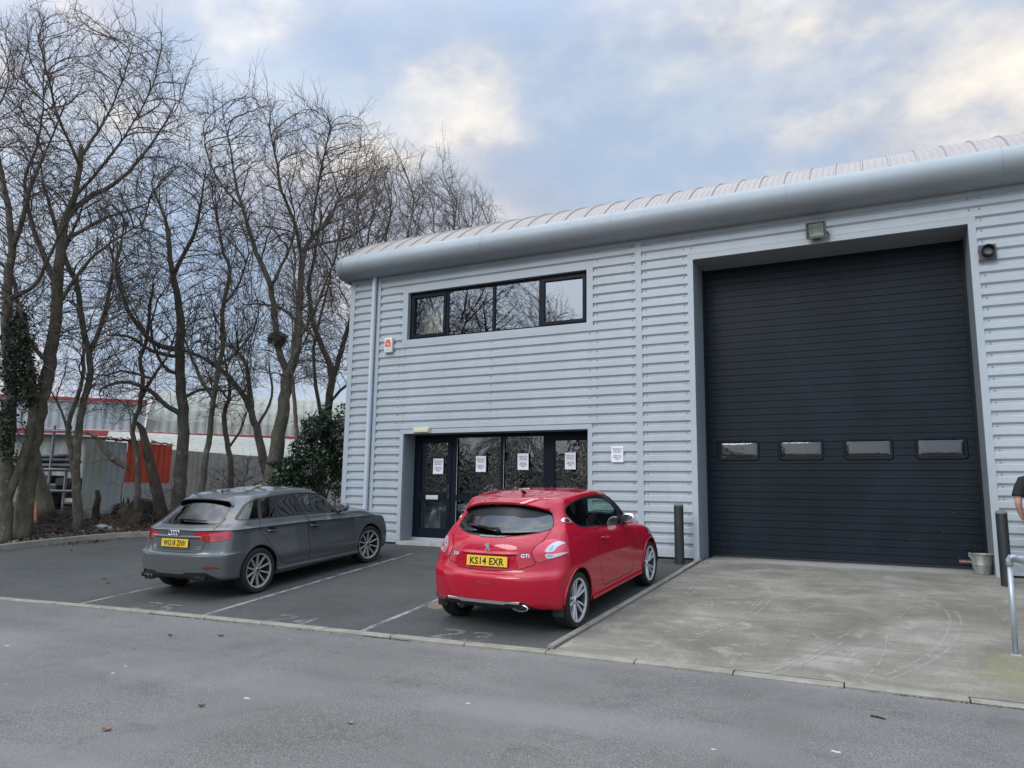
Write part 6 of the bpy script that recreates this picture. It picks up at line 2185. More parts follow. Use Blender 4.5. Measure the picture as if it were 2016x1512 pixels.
# tail lamp wraps from the tailgate edge round to the flank: outline in (distance round the corner, z); use |x| for the rear part and a flank limit in y
lampR = rounded([(.505, .882), (.528, .938), (.585, .992), (.666, 1.018), (.745, 1.006), (.80, .962), (.95, .925), (.95, .868), (.815, .845), (.765, .820), (.665, .80), (.573, .762)], 1)
def red_lamps():
    cond = lambda V: V[:, 1] - .468
    def shape(V): return cond(V)
    C_top = rounded([(.626, .880), (.642, .925), (.664, .957), (.712, .985), (.765, .980), (.80, .962), (.765, .950), (.738, .932), (.722, .905), (.715, .882)], 1)
    C_bot = rounded([(.629, .868), (.663, .812), (.72, .822), (.806, .850), (.83, .868), (.80, .874), (.731, .862)], 1)
    gap_ = [(.655, .855), (.67, .828), (.71, .834), (.715, .855)]
    up = rounded([(.665, .895), (.678, .935), (.70, .955), (.705, .93), (.70, .895)], 1)
    red2 = [(.48, .872), (.70, .872), (.70, .70), (.48, .70)]
    return [dict(name='tail_light', poly=lampR, where='rear', cond=cond, m=M_LAMPP, off=.004,
                 sub=[('red_lens', red2, M_LAMPR, .0055), ('clear_lens', C_top, M_LAMPW, .0065), ('clear_lens', C_bot, M_LAMPW, .0065), ('reflector', gap_, M_LAMPG, .0072), ('reflector', up, M_LAMPG, .0072)]),
            dict(name='headlight', poly=rounded([(.40, .66), (.62, .64), (.95, .74), (.95, .86), (.70, .80)], 2), where='rear', cond=lambda V: 3.15 - V[:, 1], m=M_LAMPW)]

def red_door_after(po, dr, sgn):
    if po is None: return
    b = MB(); pts = []
    for y in np.linspace(1.40, 1.63, 9):
        p, n = dr.side(y, .905 - .10 * (y - 1.40), sgn)
        bow = .030 * math.sin(PI * min(1, max(0, (y - 1.39) / .25))) + .004
        pts.append((p[0] + sgn * bow, y, p[2]))
    b.tube(pts, [.010, .014, .016, .016, .016, .016, .016, .014, .010], 10); b.build('handle', M_RED, po, True, world=False)
    b = MB(); v, f = drape_poly(dr, [(1.43, .87), (1.43, .925), (1.58, .908), (1.58, .855)], 'side', .0012, .0008, 2, sgn); b.add(v, f); b.build('handle_recess', M_LAMPD, po, world=False)
def gate_after(po, dr, sgn): pass

def red_panels():
    door = rounded([(1.315, 1.02), (1.285, .85), (1.33, .55), (1.42, .345), (1.50, .325), (2.38, .325), (2.46, .36), (2.53, .55), (2.52, .75), (2.47, .93), (2.40, .965), (2.2, .985)], 1, .12)
    gate = rounded([(-.60, 1.13), (-.612, 1.09), (-.590, .995), (-.520, .93), (-.510, .88), (-.568, .762), (-.42, .715), (-.243, .688), (0, .678), (.243, .688), (.42, .715), (.568, .762), (.510, .88), (.520, .93), (.590, .995), (.612, 1.09), (.60, 1.13), (0, 1.18)], 1, .15)
    return [dict(name='door', poly=door, where='side', cond=lambda V: .5 - np.abs(V[:, 0]), both=True, after=red_door_after),
            dict(name='tailgate', poly=gate, where='rear', cond=lambda V: V[:, 1] - .62)]
def red_inserts():
    # black valance cut into the foot of the rear bumper
    pol = [(-.9, .20), (-.9, .275), (-.66, .285), (-.58, .322), (-.51, .362), (-.45, .372), (.42, .372), (.47, .362), (.54, .322), (.62, .288), (.9, .272), (.9, .2)]
    f = lambda V: np.maximum(sdf(pol, V[:, [0, 2]]), V[:, 1] - .35)
    sill = lambda V: np.maximum(V[:, 2] - .232, -V[:, 1] + 1.0)
    return [dict(name='rear_valance', f=f, m=M_BLACKP, off=-.012)]

cfg = dict(name='red_hatchback', label='shiny red three door hatchback parked nose in beside the concrete apron', o=(-3.955, 7.2125, .0508), A=car_axes(R(2.0)),
           cage=red_cage(), paint=M_RED, ra=.667, fa=3.205, wz=.318, wr=.309, ww=.205, rimr=.236, arch=.352, track=.745, len=3.96, belt=.98, seat=1.55, seat2=.85,
           glass=red_glass(), lamps=red_lamps(), panels=red_panels(), inserts=red_inserts(), style='twin',
           rim_m=mat('silver machined alloy', (.62, .62, .63), .32, .35), rim_dark=mat('dark grey alloy', (.03, .03, .033), .5, .3), lip=.012, lipx=.004)
red, rdr, rfull = build_car(cfg)
# roof spoiler: a shelf over the rear window
def spoiler(car, dr, m, yt_c, yt_t, hw, yf, zt_c, zt_t, drop, under_m, side_drop):
    """roof spoiler: a lens shaped shelf that leaves the roof tangentially and ends in a sharp trailing edge"""
    n = 41; V = []; F = []
    for x in np.linspace(-hw, hw, n):
        q = abs(x) / hw
        yt = yt_c + (yt_t - yt_c) * q ** 2.6; zt = zt_c + (zt_t - zt_c) * q ** 2.6
        yF = yf * (1 - q ** 4) + (yt + .05) * q ** 4
        pf, nf = dr.top(x, yF)
        a = pf + np.array([0, 0, .003]); c_ = np.array([x, yt, min(zt, a[2] - .004)])
        ps, ns_ = dr.top(x, yF + .05)
        sl = (ps[2] - pf[2]) / .05
        m1 = np.array([x, a[1] + (yt - a[1]) * .5, 0]); m1[2] = .5 * (a[2] + sl * (m1[1] - a[1])) + .5 * (a[2] + c_[2]) / 2
        lip = c_ + np.array([0, .010, -drop * (1 - .15 * q)])
        und = np.array([x * .99, min(yt + .10, yF - .01), lip[2] + .004])
        back = np.array([x * .98, yF + .02, a[2] - .05])
        V += [a + (0, .03, sl * .03 - .004), a, m1, c_, lip, und, back]
    k = 7
    for i in range(n - 1):
        for j in range(k - 1): F.append((i * k + j, i * k + j + 1, (i + 1) * k + j + 1, (i + 1) * k + j))
    F.append(tuple(range(k))); F.append(tuple((n - 1) * k + j for j in range(k - 1, -1, -1)))
    mi = [0] * len(F)
    for i in range(n - 1):
        for j in (4, 5): mi[i * (k - 1) + j] = 1
    o = mobj('roof_spoiler', V, F, m, car, True, False, mats=[m, under_m], midx=mi)
    bm = bmesh.new(); bm.from_mesh(o.data); bmesh.ops.recalc_face_normals(bm, faces=bm.faces[:]); bm.to_mesh(o.data); bm.free()
    autosmooth(o, 35)
    return o
spoiler(red, rdr, M_RED, .43, .585, .575, .82, 1.398, 1.300, .024, M_GLOSSB, .05)
# number plate sits in a recess with a handle ledge
number_plate(red, rdr, .005, .783, 'KS14 EXR', R(-8))
def ledge(car, dr, x0, x1, z, m, dep=.03, hh=.03, name='tailgate_ledge'):
    V = []; n = 15
    for x in np.linspace(x0, x1, n):
        p, _ = dr.rear(x, z); q = 1 - abs(2 * (x - x0) / (x1 - x0) - 1) ** 8
        V += [p + (0, .005, .022), p + (0, -dep * q, .0), p + (0, -dep * q + .006, -.010), p + (0, .006, -hh)]
    F = [(i * 4 + j, i * 4 + j + 1, (i + 1) * 4 + j + 1, (i + 1) * 4 + j) for i in range(n - 1) for j in range(3)]
    o = mobj(name, V, F, m, car, True, False); autosmooth(o, 45); return o
ledge(red, rdr, -.38, .38, .868, M_RED, .030)
b = MB(); v = []; 
for x in np.linspace(-.15, .18, 13):
    p, _ = rdr.rear(x, 1.035); v += [p + (0, -.004, .012), p + (0, -.016, .008), p + (0, -.016, -.004), p + (0, -.004, -.008)]
b.add(v, [(i * 4 + j, i * 4 + j + 1, i * 4 + 5 + j, i * 4 + 4 + j) for i in range(12) for j in range(3)]); b.build('tailgate_handle', M_CHROME, red, 'auto', world=False)
# rampant animal emblem, lettering
lion = [(-.006, .040), (.006, .046), (.018, .042), (.024, .032), (.018, .024), (.020, .014), (.034, .020), (.036, .012), (.022, .002), (.020, -.010), (.030, -.022), (.026, -.032), (.034, -.040), (.030, -.048), (.014, -.046), (.012, -.030), (.004, -.020), (-.008, -.024), (-.014, -.036), (-.010, -.044), (-.028, -.048), (-.030, -.042), (-.024, -.034), (-.022, -.020), (-.012, -.006), (-.014, .004), (-.030, .002), (-.038, .008), (-.034, .014), (-.018, .014), (-.032, .022), (-.030, .030), (-.012, .024), (-.016, .032)]
p, _ = rdr.rear(-.0, .935)
b = MB(); b.prism([(u * .92, .935 + w_ * .92) for u, w_ in lion], 'y', p[1] - .012, p[1] - .003); b.build('emblem', M_CHROME, red, world=False)
rear_text(red, rdr, '208', -.43, .838, .05, M_CHROME, 1.15)
rear_text(red, rdr, 'GTi', .45, .848, .052, M_CHROME, 1.2)
# rear fog lamp, chrome strip, exhaust
v, f = drape_poly(rdr, [(-.175, .575), (-.12, .545), (-.08, .536), (.08, .536), (.12, .545), (.175, .575), (.15, .580), (-.15, .580)], 'rear', .001, .002, 1); o = mobj('fog_lamp', v, f, M_LAMPD, red, False, False)
v, f = drape_poly(rdr, [(-.10, .572), (.10, .572), (.085, .549), (-.085, .549)], 'rear', .001, .005, 1); mobj('lens', v, f, M_LAMPR, o, False, False)
b = MB(); v = []
for x in np.linspace(-.50, .42, 25):
    up = .012 * (abs(x + .04) < .30); y = .035 + .10 * abs(x / .8) ** 3
    v += [(x, y - .004, .375 + up * .3), (x, y - .016, .368 + up * .3), (x, y - .016, .350 - up), (x, y - .002, .344 - up)]
b.add(v, [(i * 4 + j, i * 4 + j + 1, i * 4 + 5 + j, i * 4 + 4 + j) for i in range(24) for j in range(3)]); b.build('chrome_strip', mat('satin chrome', (.62, .62, .63), .25, 1.), red, 'auto', world=False)
b = MB(); b.lathe([(.052, .30), (.060, .06), (.062, .045), (.056, .042), (.050, .06), (.048, .25)], 24, 'y', (0, 0, 0)); 
b.v = [(x * 1.55 + .41, y + .03, z * .62 + .305) for x, y, z in b.v]; b.build('exhaust_tip', M_CHROME, red, 'auto', world=False)
b = MB(); b.lathe([(0, .15), (.05, .15)], 16, 'y'); b.v = [(x * 1.5 + .42, y, z * .72 + .305) for x, y, z in b.v]; b.build('exhaust_bore', M_RUBBER, red, world=False)
# aerial, wiper, mud flaps, mirrors, badge piece
p, _ = rdr.top(.0, .98)
b = MB(); b.tube([p + (0, .05, -.01), p + (0, .02, .018), p + (0, -.02, .03), p + (0, -.05, .02)], [.03, .022, .012, .006], 10); b.tube([p + (0, -.01, .02), p + (0, -.06, .07), p + (0, -.11, .125)], [.006, .004, .003], 6); b.build('aerial', M_BLACKP, red, True, world=False)
def wiper(car, dr, x0, x1, z0, z1, piv):
    b = MB(); pts = []
    for u in np.linspace(0, 1, 9):
        x = x0 + (x1 - x0) * u; z = z0 + (z1 - z0) * u; pp, nn = dr.rear(x, z); pts.append(pp + nn * .022)
    b.tube(pts, [.006] + [.012] * 7 + [.006], 6)
    pp, nn = dr.rear(*piv); b.tube([pp - nn * .01, pp + nn * .05], [.03, .022], 12); b.tube([pp + nn * .045, pts[3] + nn * .02, pts[5] + nn * .012], [.018, .014, .008], 8)
    return b.build('rear_wiper', M_BLACKP, car, True, world=False)
wiper(red, rdr, .02, -.42, 1.085, 1.125, (.04, 1.075))
for sgn in (1, -1):
    b = MB(); b.bbox(sgn * .75 - .07, sgn * .75 + .06, .667 - .352, .667 - .34, .19, .34, .003); b.build('mud_flap', M_BLACKP, red, world=False)
    mirror_part(red, (sgn * .875, 2.26, 1.045), sgn, M_RED, M_CHROME)
    v, f = drape_poly(rdr, [(.605, 1.172), (.638, 1.205), (.69, 1.218), (.745, 1.195), (.79, 1.142), (.70, 1.152)], 'side', .002, .006, 1, sgn); o = mobj('quarter_badge', v, f, M_CHROME, red, False, False)
    v, f = drape_poly(rdr, [(.632, 1.176), (.655, 1.198), (.69, 1.205), (.725, 1.188), (.74, 1.165), (.70, 1.165)], 'side', .007, .004, 1, sgn); mobj('badge_inlay', v, f, M_LAMPD, o, False, False)
    # side skirt
    b = MB(); v = []
    for y in np.linspace(1.06, 2.83, 20):
        p, n = rdr.side(y, .265, sgn); v += [(p[0] - sgn * .01, y, .31), (p[0] + sgn * .012, y, .275), (p[0] + sgn * .012, y, .235), (p[0] - sgn * .05, y, .215)]
    b.add(v, [(i * 4 + j, i * 4 + j + 1, i * 4 + 5 + j, i * 4 + 4 + j) for i in range(19) for j in range(3)]); b.build('side_skirt', M_RED, red, 'auto', world=False)
# parcel labels lying on the dashboard side, seen through the door glass
# ---------------------------------------------------------------- grey five-door hatchback
M_GREY = paint_mat('dusty grey car paint', (.105, .116, .122), .35, .36, .9, dirt=.6, dirtc=(.135, .131, .12))
def grey_cage():
    cols = (RX, SX, FX)
    def Wt(pairs, fl=0.):
        ys = np.linspace(0, 4.4, 45); b_ = np.interp(ys, [p[0] for p in pairs], [p[1] for p in pairs])
        return [(y, w_ + fl * (.010 * math.exp(-((y - .805) / .40) ** 2) + .010 * math.exp(-((y - 3.441) / .40) ** 2))) for y, w_ in zip(ys, b_)]
    L = []
    L.append(make_loop(cols, [(0, .30), (1.2, .22), (3, .20), (4.4, .22)], .20, .22, 3, 4.12, .35, 2.4, Wt([(0, .68), (1, .76), (3, .76), (4.4, .64)])))
    L.append(make_loop(cols, [(0, .285), (.5, .27), (1.2, .215), (3, .205), (4.4, .21)], .05, .25, 3.4, 4.24, 0.34, 2.9, Wt([(0, .80), (.6, .84), (1.1, .855), (3.2, .85), (3.8, 0.822), (4.4, 0.785)], .4)))
    L.append(make_loop(cols, [(0, .365), (1.2, .36), (2, .36), (3, .30), (4.4, .32)], .012, .27, 3.6, 4.295, 0.35, 2.9, Wt([(0, .825), (.6, .855), (1.1, .862), (3.2, .862), (3.8, 0.852), (4.4, 0.815)], .9)))
    L.append(make_loop(cols, [(0, .455), (1.2, .455), (2, .455), (3, .375), (4.4, .42)], .004, .27, 3.6, 4.313, 0.37, 2.9, Wt([(0, .835), (.6, .862), (1.1, .887), (3.2, .882), (3.8, 0.862), (4.4, 0.835)], .8)))
    L.append(make_loop(cols, [(0, .595), (1.2, .57), (3, .55), (4.4, .58)], .0, .27, 3.6, 4.31, 0.37, 2.9, Wt([(0, .84), (.6, .866), (1.1, .874), (3.2, .872), (3.8, 0.862), (4.4, 0.825)], 1.)))
    L.append(make_loop(cols, [(0, .617), (1.2, .64), (3, .62), (4.4, .63)], .012, .27, 3.4, 4.29, 0.37, 2.9, Wt([(0, .838), (.6, .864), (1.1, .864), (3.2, .864), (3.8, 0.857), (4.4, 0.815)], 1.)))
    L.append(make_loop(cols, [(0, .635), (1.2, .71), (3, .69), (4.4, .67)], .072, .24, 3.4, 4.28, 0.38, 2.9, Wt([(0, .815), (.6, .860), (1.1, .860), (3.2, .860), (3.8, 0.852), (4.4, 0.805)], .9)))
    L.append(make_loop(cols, [(0, .80), (1.2, .82), (3, .775), (4.4, .71)], .085, .27, 3.2, 4.25, 0.38, 2.9, Wt([(0, .80), (.6, .846), (1.1, .858), (3.2, .856), (3.8, 0.847), (4.4, 0.785)], .6)))
    L.append(make_loop(cols, [(0, .895), (.4, .928), (1.2, .900), (1.83, .880), (2.98, .820), (3.6, .80), (4.4, .755)], .088, .30, 3.0, 4.20, 0.40, 2.9, Wt([(0, .775), (.6, .842), (1.1, .858), (3.2, .854), (3.8, 0.832), (4.4, 0.785)], .2)))
    L.append(make_loop(cols, [(0, .925), (.4, .938), (1.2, .920), (1.83, .900), (2.98, .840), (3.6, .814), (4.4, .774)], .078, .32, 3.0, 4.12, .52, 2.4, Wt([(0, .775), (.6, .864), (1.1, .891), (3.2, .884), (3.8, .82), (4.4, .68)]), .02, .012))
    L.append(make_loop(cols, [(0, .935), (.4, .944), (1.2, .926), (1.83, .906), (2.98, .846), (3.6, .82), (4.4, .78)], .078, .32, 3.0, 4.12, .52, 2.4, Wt([(0, .775), (.6, .866), (1.1, .893), (3.2, .886), (3.8, .82), (4.4, .68)]), .02, .012))
    L.append(make_loop(cols, [(0, .978), (.4, .975), (1.2, .955), (1.83, .938), (2.98, .890), (3.6, .875), (4.4, .83)], .098, .34, 2.8, 3.98, .52, 2.3, Wt([(0, .75), (.6, .835), (1.1, .864), (3.0, .855), (3.8, .78), (4.4, .62)]), .0, .02))
    L.append(make_loop(cols, [(0, 1.005), (.5, 1.015), (1.2, 1.00), (1.83, .98), (2.7, .940), (3.3, .945), (4.0, .90)], .165, .36, 2.6, 3.60, .50, 2.2, Wt([(0, .70), (.6, .81), (1.1, .848), (2.7, .845), (3.1, .81), (4, .66)]), .0, .03))
    L.append(make_loop(cols, [(0, 1.045), (.5, 1.07), (1.2, 1.045), (1.83, 1.02), (2.7, .972), (3.1, .995)], .235, .36, 2.4, 3.08, .42, 2.0, Wt([(0, .66), (.6, .775), (1.1, .825), (2.6, .82), (2.85, .77), (3.1, .68)]), -.015, .0))
    L.append(make_loop(cols, [(0, 1.18), (.7, 1.20), (1.2, 1.19), (2.0, 1.175), (2.8, 1.17)], .425, .32, 2.3, 2.80, .34, 2.0, Wt([(0, .57), (.8, .70), (1.2, .75), (2.1, .755), (2.5, .735), (2.8, .68)]), -.01, .0))
    L.append(make_loop(cols, [(0, 1.290), (.8, 1.33), (1.2, 1.362), (1.75, 1.378), (2.1, 1.36), (2.3, 1.332), (2.6, 1.28)], .585, .28, 2.2, 2.46, .32, 2.0, Wt([(0, .51), (.9, .635), (1.2, .675), (1.9, .678), (2.2, .66), (2.5, .61)]), .01, .025))
    L.append(make_loop(cols, [(0, 1.335), (.8, 1.375), (1.2, 1.405), (1.75, 1.418), (2.3, 1.375)], .66, .24, 2.2, 2.32, .30, 2.0, Wt([(0, .46), (.9, .555), (1.2, .59), (1.9, .585), (2.3, .52)]), .012, .02))
    L.append(make_loop(cols, [(0, 1.355), (.8, 1.398), (1.2, 1.428), (1.75, 1.440), (2.3, 1.395)], .72, .2, 2.2, 2.24, .26, 2.0, Wt([(0, .30), (2.3, .30)]), .0, .01))
    K = [(0., y, z) for y, z in zip([p[1] for p in L[-1]], [np.interp(p[1], [.6, .9, 1.3, 1.75, 2.2], [1.36, 1.405, 1.434, 1.446, 1.405]) for p in L[-1]])]
    L.append(K)
    return np.array(L)

def grey_glass():
    DLO = rounded([(.495, 1.063), (.55, 1.048), (.86, 1.033), (1.84, 1.003), (2.68, .955), (2.90, .962), (2.71, 1.11), (2.40, 1.275), (2.05, 1.333), (1.7, 1.348), (1.3, 1.342), (1.02, 1.328), (.87, 1.308), (.77, 1.27), (.62, 1.15)], 1)
    bars = [{'name': 'pillar_trim', 'poly': [(.785, .9), (1.05, 1.45), (1.10, 1.45), (.845, .9)], 'm': M_BLACKP},
            {'name': 'pillar_trim', 'poly': [(1.672, .9), (1.652, 1.45), (1.70, 1.45), (1.862, .9)], 'm': M_BLACKP},
            {'name': 'mirror_triangle', 'poly': [(2.60, .9), (2.60, 1.03), (2.66, 1.10), (3, 1.1), (3, .9)], 'm': M_BLACKP}]
    f1 = lineq(.815, .9, 1.075, 1.45); f2 = lineq(1.77, .9, 1.675, 1.45)
    split = [('rear_quarter_window', lambda V: f1(V), lambda V: f1(V), M_CG_DARK), ('rear_door_window', lambda V: -f1(V), lambda V: f2(V), M_CG_DARK), ('front_door_window', lambda V: -f2(V), lambda V: -f2(V), M_CG)]
    hp = [(.30, 1.012), (.54, 1.018), (.582, 1.030), (.580, 1.06), (.54, 1.14), (.503, 1.225), (.46, 1.31)]
    rear_poly = rounded([(-x, z) for x, z in hp[::-1]] + [(0, 1.014)] + hp + [(0, 1.345)], 1, .15)
    ws = rounded([(-.64, 1.03), (0, 1.02), (.64, 1.03), (.52, 1.30), (0, 1.36), (-.52, 1.30)], 2)
    return [dict(name='side_glass', poly=DLO, where='side', trim=.016, tm=M_BLACKP, split=split, bars=bars),
            dict(name='rear_window', poly=rear_poly, where='rear', trim=.006, tm=M_RUBBER, m=car_glass('dusty rear glass', (.035, .04, .042), .06)),
            dict(name='windscreen', poly=ws, where='front', trim=.02, tm=M_BLACKP, m=M_CG)]
lampG = rounded([(.300, .868), (.345, .910), (.375, .925), (.43, .934), (.625, .945), (.82, .937), (.95, .93), (.95, .84), (.806, .818), (.685, .794), (.569, .783), (.436, .826)], 1, .15)
def grey_lamps():
    cond = lambda V: V[:, 1] - .365 + (.93 - V[:, 2]) * .36
    b1 = [(.36, .868), (.60, .880), (.93, .888), (.93, .900), (.60, .893), (.36, .880)]; b2 = [(.42, .905), (.60, .915), (.93, .915), (.93, .921), (.60, .922), (.42, .913)]; seam = [(.616, .96), (.528, .77), (.534, .77), (.622, .96)]
    inner = [(.25, .868), (.60, .878), (.57, .77), (.25, .77)]
    low = rounded([(.63, .862), (.76, .868), (.75, .825), (.64, .815)], 1)
    return [dict(name='tail_light', poly=lampG, where='rear', cond=cond, m=M_LAMPR, off=.003,
                 sub=[('light_bar', b1, M_LAMPP, .005), ('light_bar', b2, M_LAMPP, .005), ('inner_lens', inner, M_LAMPD, .0045), ('lower_lens', low, M_LAMPD, .0045), ('lens_seam', seam, M_RUBBER, .006)]),
            dict(name='headlight', poly=rounded([(.42, .66), (.60, .64), (.95, .68), (.95, .78), (.60, .77)], 1), where='rear', cond=lambda V: 3.92 - V[:, 1], m=M_LAMPW),
            dict(name='rear_reflector', poly=rounded([(.545, .463), (.70, .463), (.775, .448), (.74, .436), (.585, .434)], 1, .15), where='rear', cond=lambda V: V[:, 1] - .4, m=M_LAMPD, off=.001),
            dict(name='bumper_trim', poly=[(.52, .428), (.80, .428), (.80, .421), (.54, .421)], where='rear', cond=lambda V: V[:, 1] - .28, m=mat('satin line', (.25, .27, .28), .35, .7), off=.001)]
def grey_handle(y0, z0, dz):
    def after(po, dr, sgn):
        if po is None: return
        b = MB(); pts = []
        for y in np.linspace(y0, y0 + .235, 9):
            z = z0 + dz * (y - y0); p, n = dr.side(y, z, sgn)
            bow = .034 * math.sin(PI * min(1, max(0, (y - y0 + .012) / .26))) ** .6 + .003
            pts.append((p[0] + sgn * bow, y, z))
        b.tube(pts, [.011, .014, .016, .016, .016, .016, .016, .014, .011], 10); b.build('handle', mat('polished grey handle', (.16, .18, .195), .22, .8, coat=.6), po, True, world=False)
        b = MB(); v, f = drape_poly(dr, [(y0 + .05, z0 - .035), (y0 + .05, z0 + .045), (y0 + .2, z0 + .035), (y0 + .2, z0 - .045)], 'side', .0012, .0008, 2, sgn); b.add(v, f); b.build('handle_recess', M_BLACKP, po, world=False)
    return after
def grey_panels():
    rdoor = rounded([(.865, 1.05), (.828, .95), (.84, .89), (1.012, .688), (1.18, .47), (1.265, .36), (1.35, .330), (1.86, .312), (1.875, .45), (1.85, .90), (1.80, 1.02)], 1, .1)
    fdoor = rounded([(1.805, 1.02), (1.855, .90), (1.88, .45), (1.866, .312), (2.92, .282), (2.985, .31), (3.0, .55), (2.97, .86), (2.86, .97)], 1, .1)
    gate = rounded([(-.59, 1.08), (-.595, 1.02), (-.62, .95), (-.53, .775), (-.478, .668), (-.43, .650), (0, .646), (.43, .650), (.478, .668), (.53, .775), (.62, .95), (.595, 1.02), (.59, 1.08), (0, 1.2)], 1, .08)
    sc = lambda V: .5 - np.abs(V[:, 0])
    return [dict(name='rear_door', poly=rdoor, where='side', cond=sc, both=True, after=grey_handle(.95, .862, -.10)),
            dict(name='front_door', poly=fdoor, where='side', cond=sc, both=True, after=grey_handle(1.88, .828, -.06)),
            dict(name='tailgate', poly=gate, where='rear', cond=lambda V: V[:, 1] - .70)]
def grey_inserts():
    pol = rounded([(-.62, .20), (-.60, .34), (-.52, .375), (-.30, .362), (.20, .352), (.27, .372), (.56, .372), (.66, .33), (.72, .262), (.72, .2)], 1, .1)
    pol2 = [(-x, z) for x, z in pol]
    sym = rounded([(-.78, .20), (-.70, .33), (-.60, .392), (-.29, .390), (-.25, .362), (.25, .362), (.29, .390), (.60, .392), (.70, .33), (.78, .20)], 1, .1)
    f = lambda V: np.maximum(sdf(sym, V[:, [0, 2]]), V[:, 1] - .35)
    return [dict(name='rear_diffuser', f=f, m=M_BLACKP, off=-.014)]
M_RIMG = paint_mat('dusty silver alloy', (.42, .40, .39), .15, .5, 0., dirt=.3, dirtc=(.22, .18, .16))
cfg = dict(name='grey_hatchback', label='dusty dark grey five door hatchback parked at the bank end of the bays', o=(-8.893, 7.110, .0464), A=car_axes(R(-1.6)),
           cage=grey_cage(), paint=M_GREY, ra=.805, fa=3.441, wz=.325, wr=.318, ww=.225, rimr=.238, arch=.352, track=.768, len=4.31, belt=1.0, seat=1.75, seat2=.95,
           glass=grey_glass(), lamps=grey_lamps(), panels=grey_panels(), inserts=grey_inserts(), style='ten',
           rim_m=M_RIMG, rim_dark=mat('dark dusty alloy', (.016, .015, .014), .7), lip=.010, lipx=-.002, lipm=mat('dark arch edge', (.03, .033, .036), .5), steer=R(-9))
grey, gdr, gfull = build_car(cfg)
spoiler(grey, gdr, M_GREY, .535, .625, .535, .86, 1.348, 1.300, .018, M_BLACKP, .05)
number_plate(grey, gdr, .025, .775, 'WG18 ZNV', R(-6))
ledge(grey, gdr, -.50, .50, .862, M_GREY, .022, .05)
# four interlocked rings
p, _ = gdr.rear(0, .915)
for k in range(4):
    b = MB(); cx = -.0675 + k * .047 - .003; b.tube([(cx + .033 * math.cos(a), p[1] - .008, .912 + .033 * math.sin(a)) for a in np.linspace(0, 2 * PI, 29)], .0055, 6, False); b.build('ring_emblem', M_CHROME, grey, True, world=False)
rear_text(grey, gdr, 'A3', -.40, .712, .062, M_CHROME, 1.25)
rear_text(grey, gdr, 'TFSI', .44, .722, .030, M_CHROME, 1.5)
v, f = drape_poly(gdr, [(.37, .700), (.50, .700), (.50, .696), (.37, .696)], 'rear', .001, .002, 0); mobj('badge_underline', v, f, M_CHROME, grey, False, False)
wiper(grey, gdr, -.05, .40, 1.06, 1.045, (-.06, 1.055))
p, _ = gdr.top(.0, .98); b = MB(); v = []
for u in np.linspace(0, 1, 8):
    y = p[1] + .10 - .17 * u; w_ = .022 * math.sin(PI * min(1, .15 + u * .8)); h = .055 * u ** 1.6 if u < .9 else .045
    pp, _n = gdr.top(0, y); v += [(-w_, y, pp[2] - .003), (0, y, pp[2] + h), (w_, y, pp[2] - .003)]
b.add(v, [(i * 3 + j, i * 3 + j + 1, i * 3 + 4 + j, i * 3 + 3 + j) for i in range(7) for j in range(2)] + [(21, 22, 23)]); b.build('fin_aerial', M_GREY, grey, 'auto', world=False)
# twin exhaust pipes, reflectors, diffuser ribs
for x in (-.50, -.415):
    b = MB(); b.lathe([(.030, .24), (.037, .05), (.038, .038), (.034, .036), (.030, .06), (.029, .2)], 20, 'y', (x, 0, .288)); b.build('exhaust_tip', mat('sooty chrome', (.30, .30, .30), .3, .9), grey, 'auto', world=False)
for sgn in (1, -1):
    b = MB(); b.bbox(sgn * .46 - .17, sgn * .46 + .17, .055, .10, .275, .345, .02); b.build('diffuser_vent', M_GLOSSB, grey, world=False)
    b = MB(); v = []
    for y in np.linspace(1.17, 3.10, 20):
        p, n = gdr.side(y, .25, sgn); v += [(p[0] - sgn * .01, y, .305 - (y - 1.17) * .02), (p[0] + sgn * .022, y, .285 - (y - 1.17) * .02), (p[0] + sgn * .022, y, .262 - (y - 1.17) * .02), (p[0] - sgn * .04, y, .20)]
    b.add(v, [(i * 4 + j, i * 4 + j + 1, i * 4 + 5 + j, i * 4 + 4 + j) for i in range(19) for j in range(3)]); b.build('side_skirt', M_GREY, grey, 'auto', world=False)
    mirror_part(grey, (sgn * .955, 2.60, 1.045), sgn, M_GREY, M_GREY)
    v, f = drape_poly(gdr, [(3.06, .792), (3.06, .806), (3.15, .803), (3.15, .789)], 'side', .001, .002, 0, sgn); mobj('wing_badge', v, f, M_CHROME, grey, False, False)
v, f = drape_poly(gdr, [(.50, .93), (.50, .985), (.55, .995), (.68, .992), (.72, .975), (.72, .925), (.67, .865), (.55, .862)], 'side', .0008, .0004, 1, 1); 
# fuel flap outline
ring_ = rounded([(.53, .90), (.53, .975), (.57, .99), (.67, .985), (.70, .965), (.70, .90), (.67, .87), (.57, .87)], 1)
b = MB(); pts = [gdr.side(y, z, 1)[0] + np.array([.0006, 0, 0]) for y, z in np.vstack([ring_, ring_[:1]])]; b.tube(pts, .0022, 4, False); b.build('fuel_flap', M_RUBBER, grey, world=False)
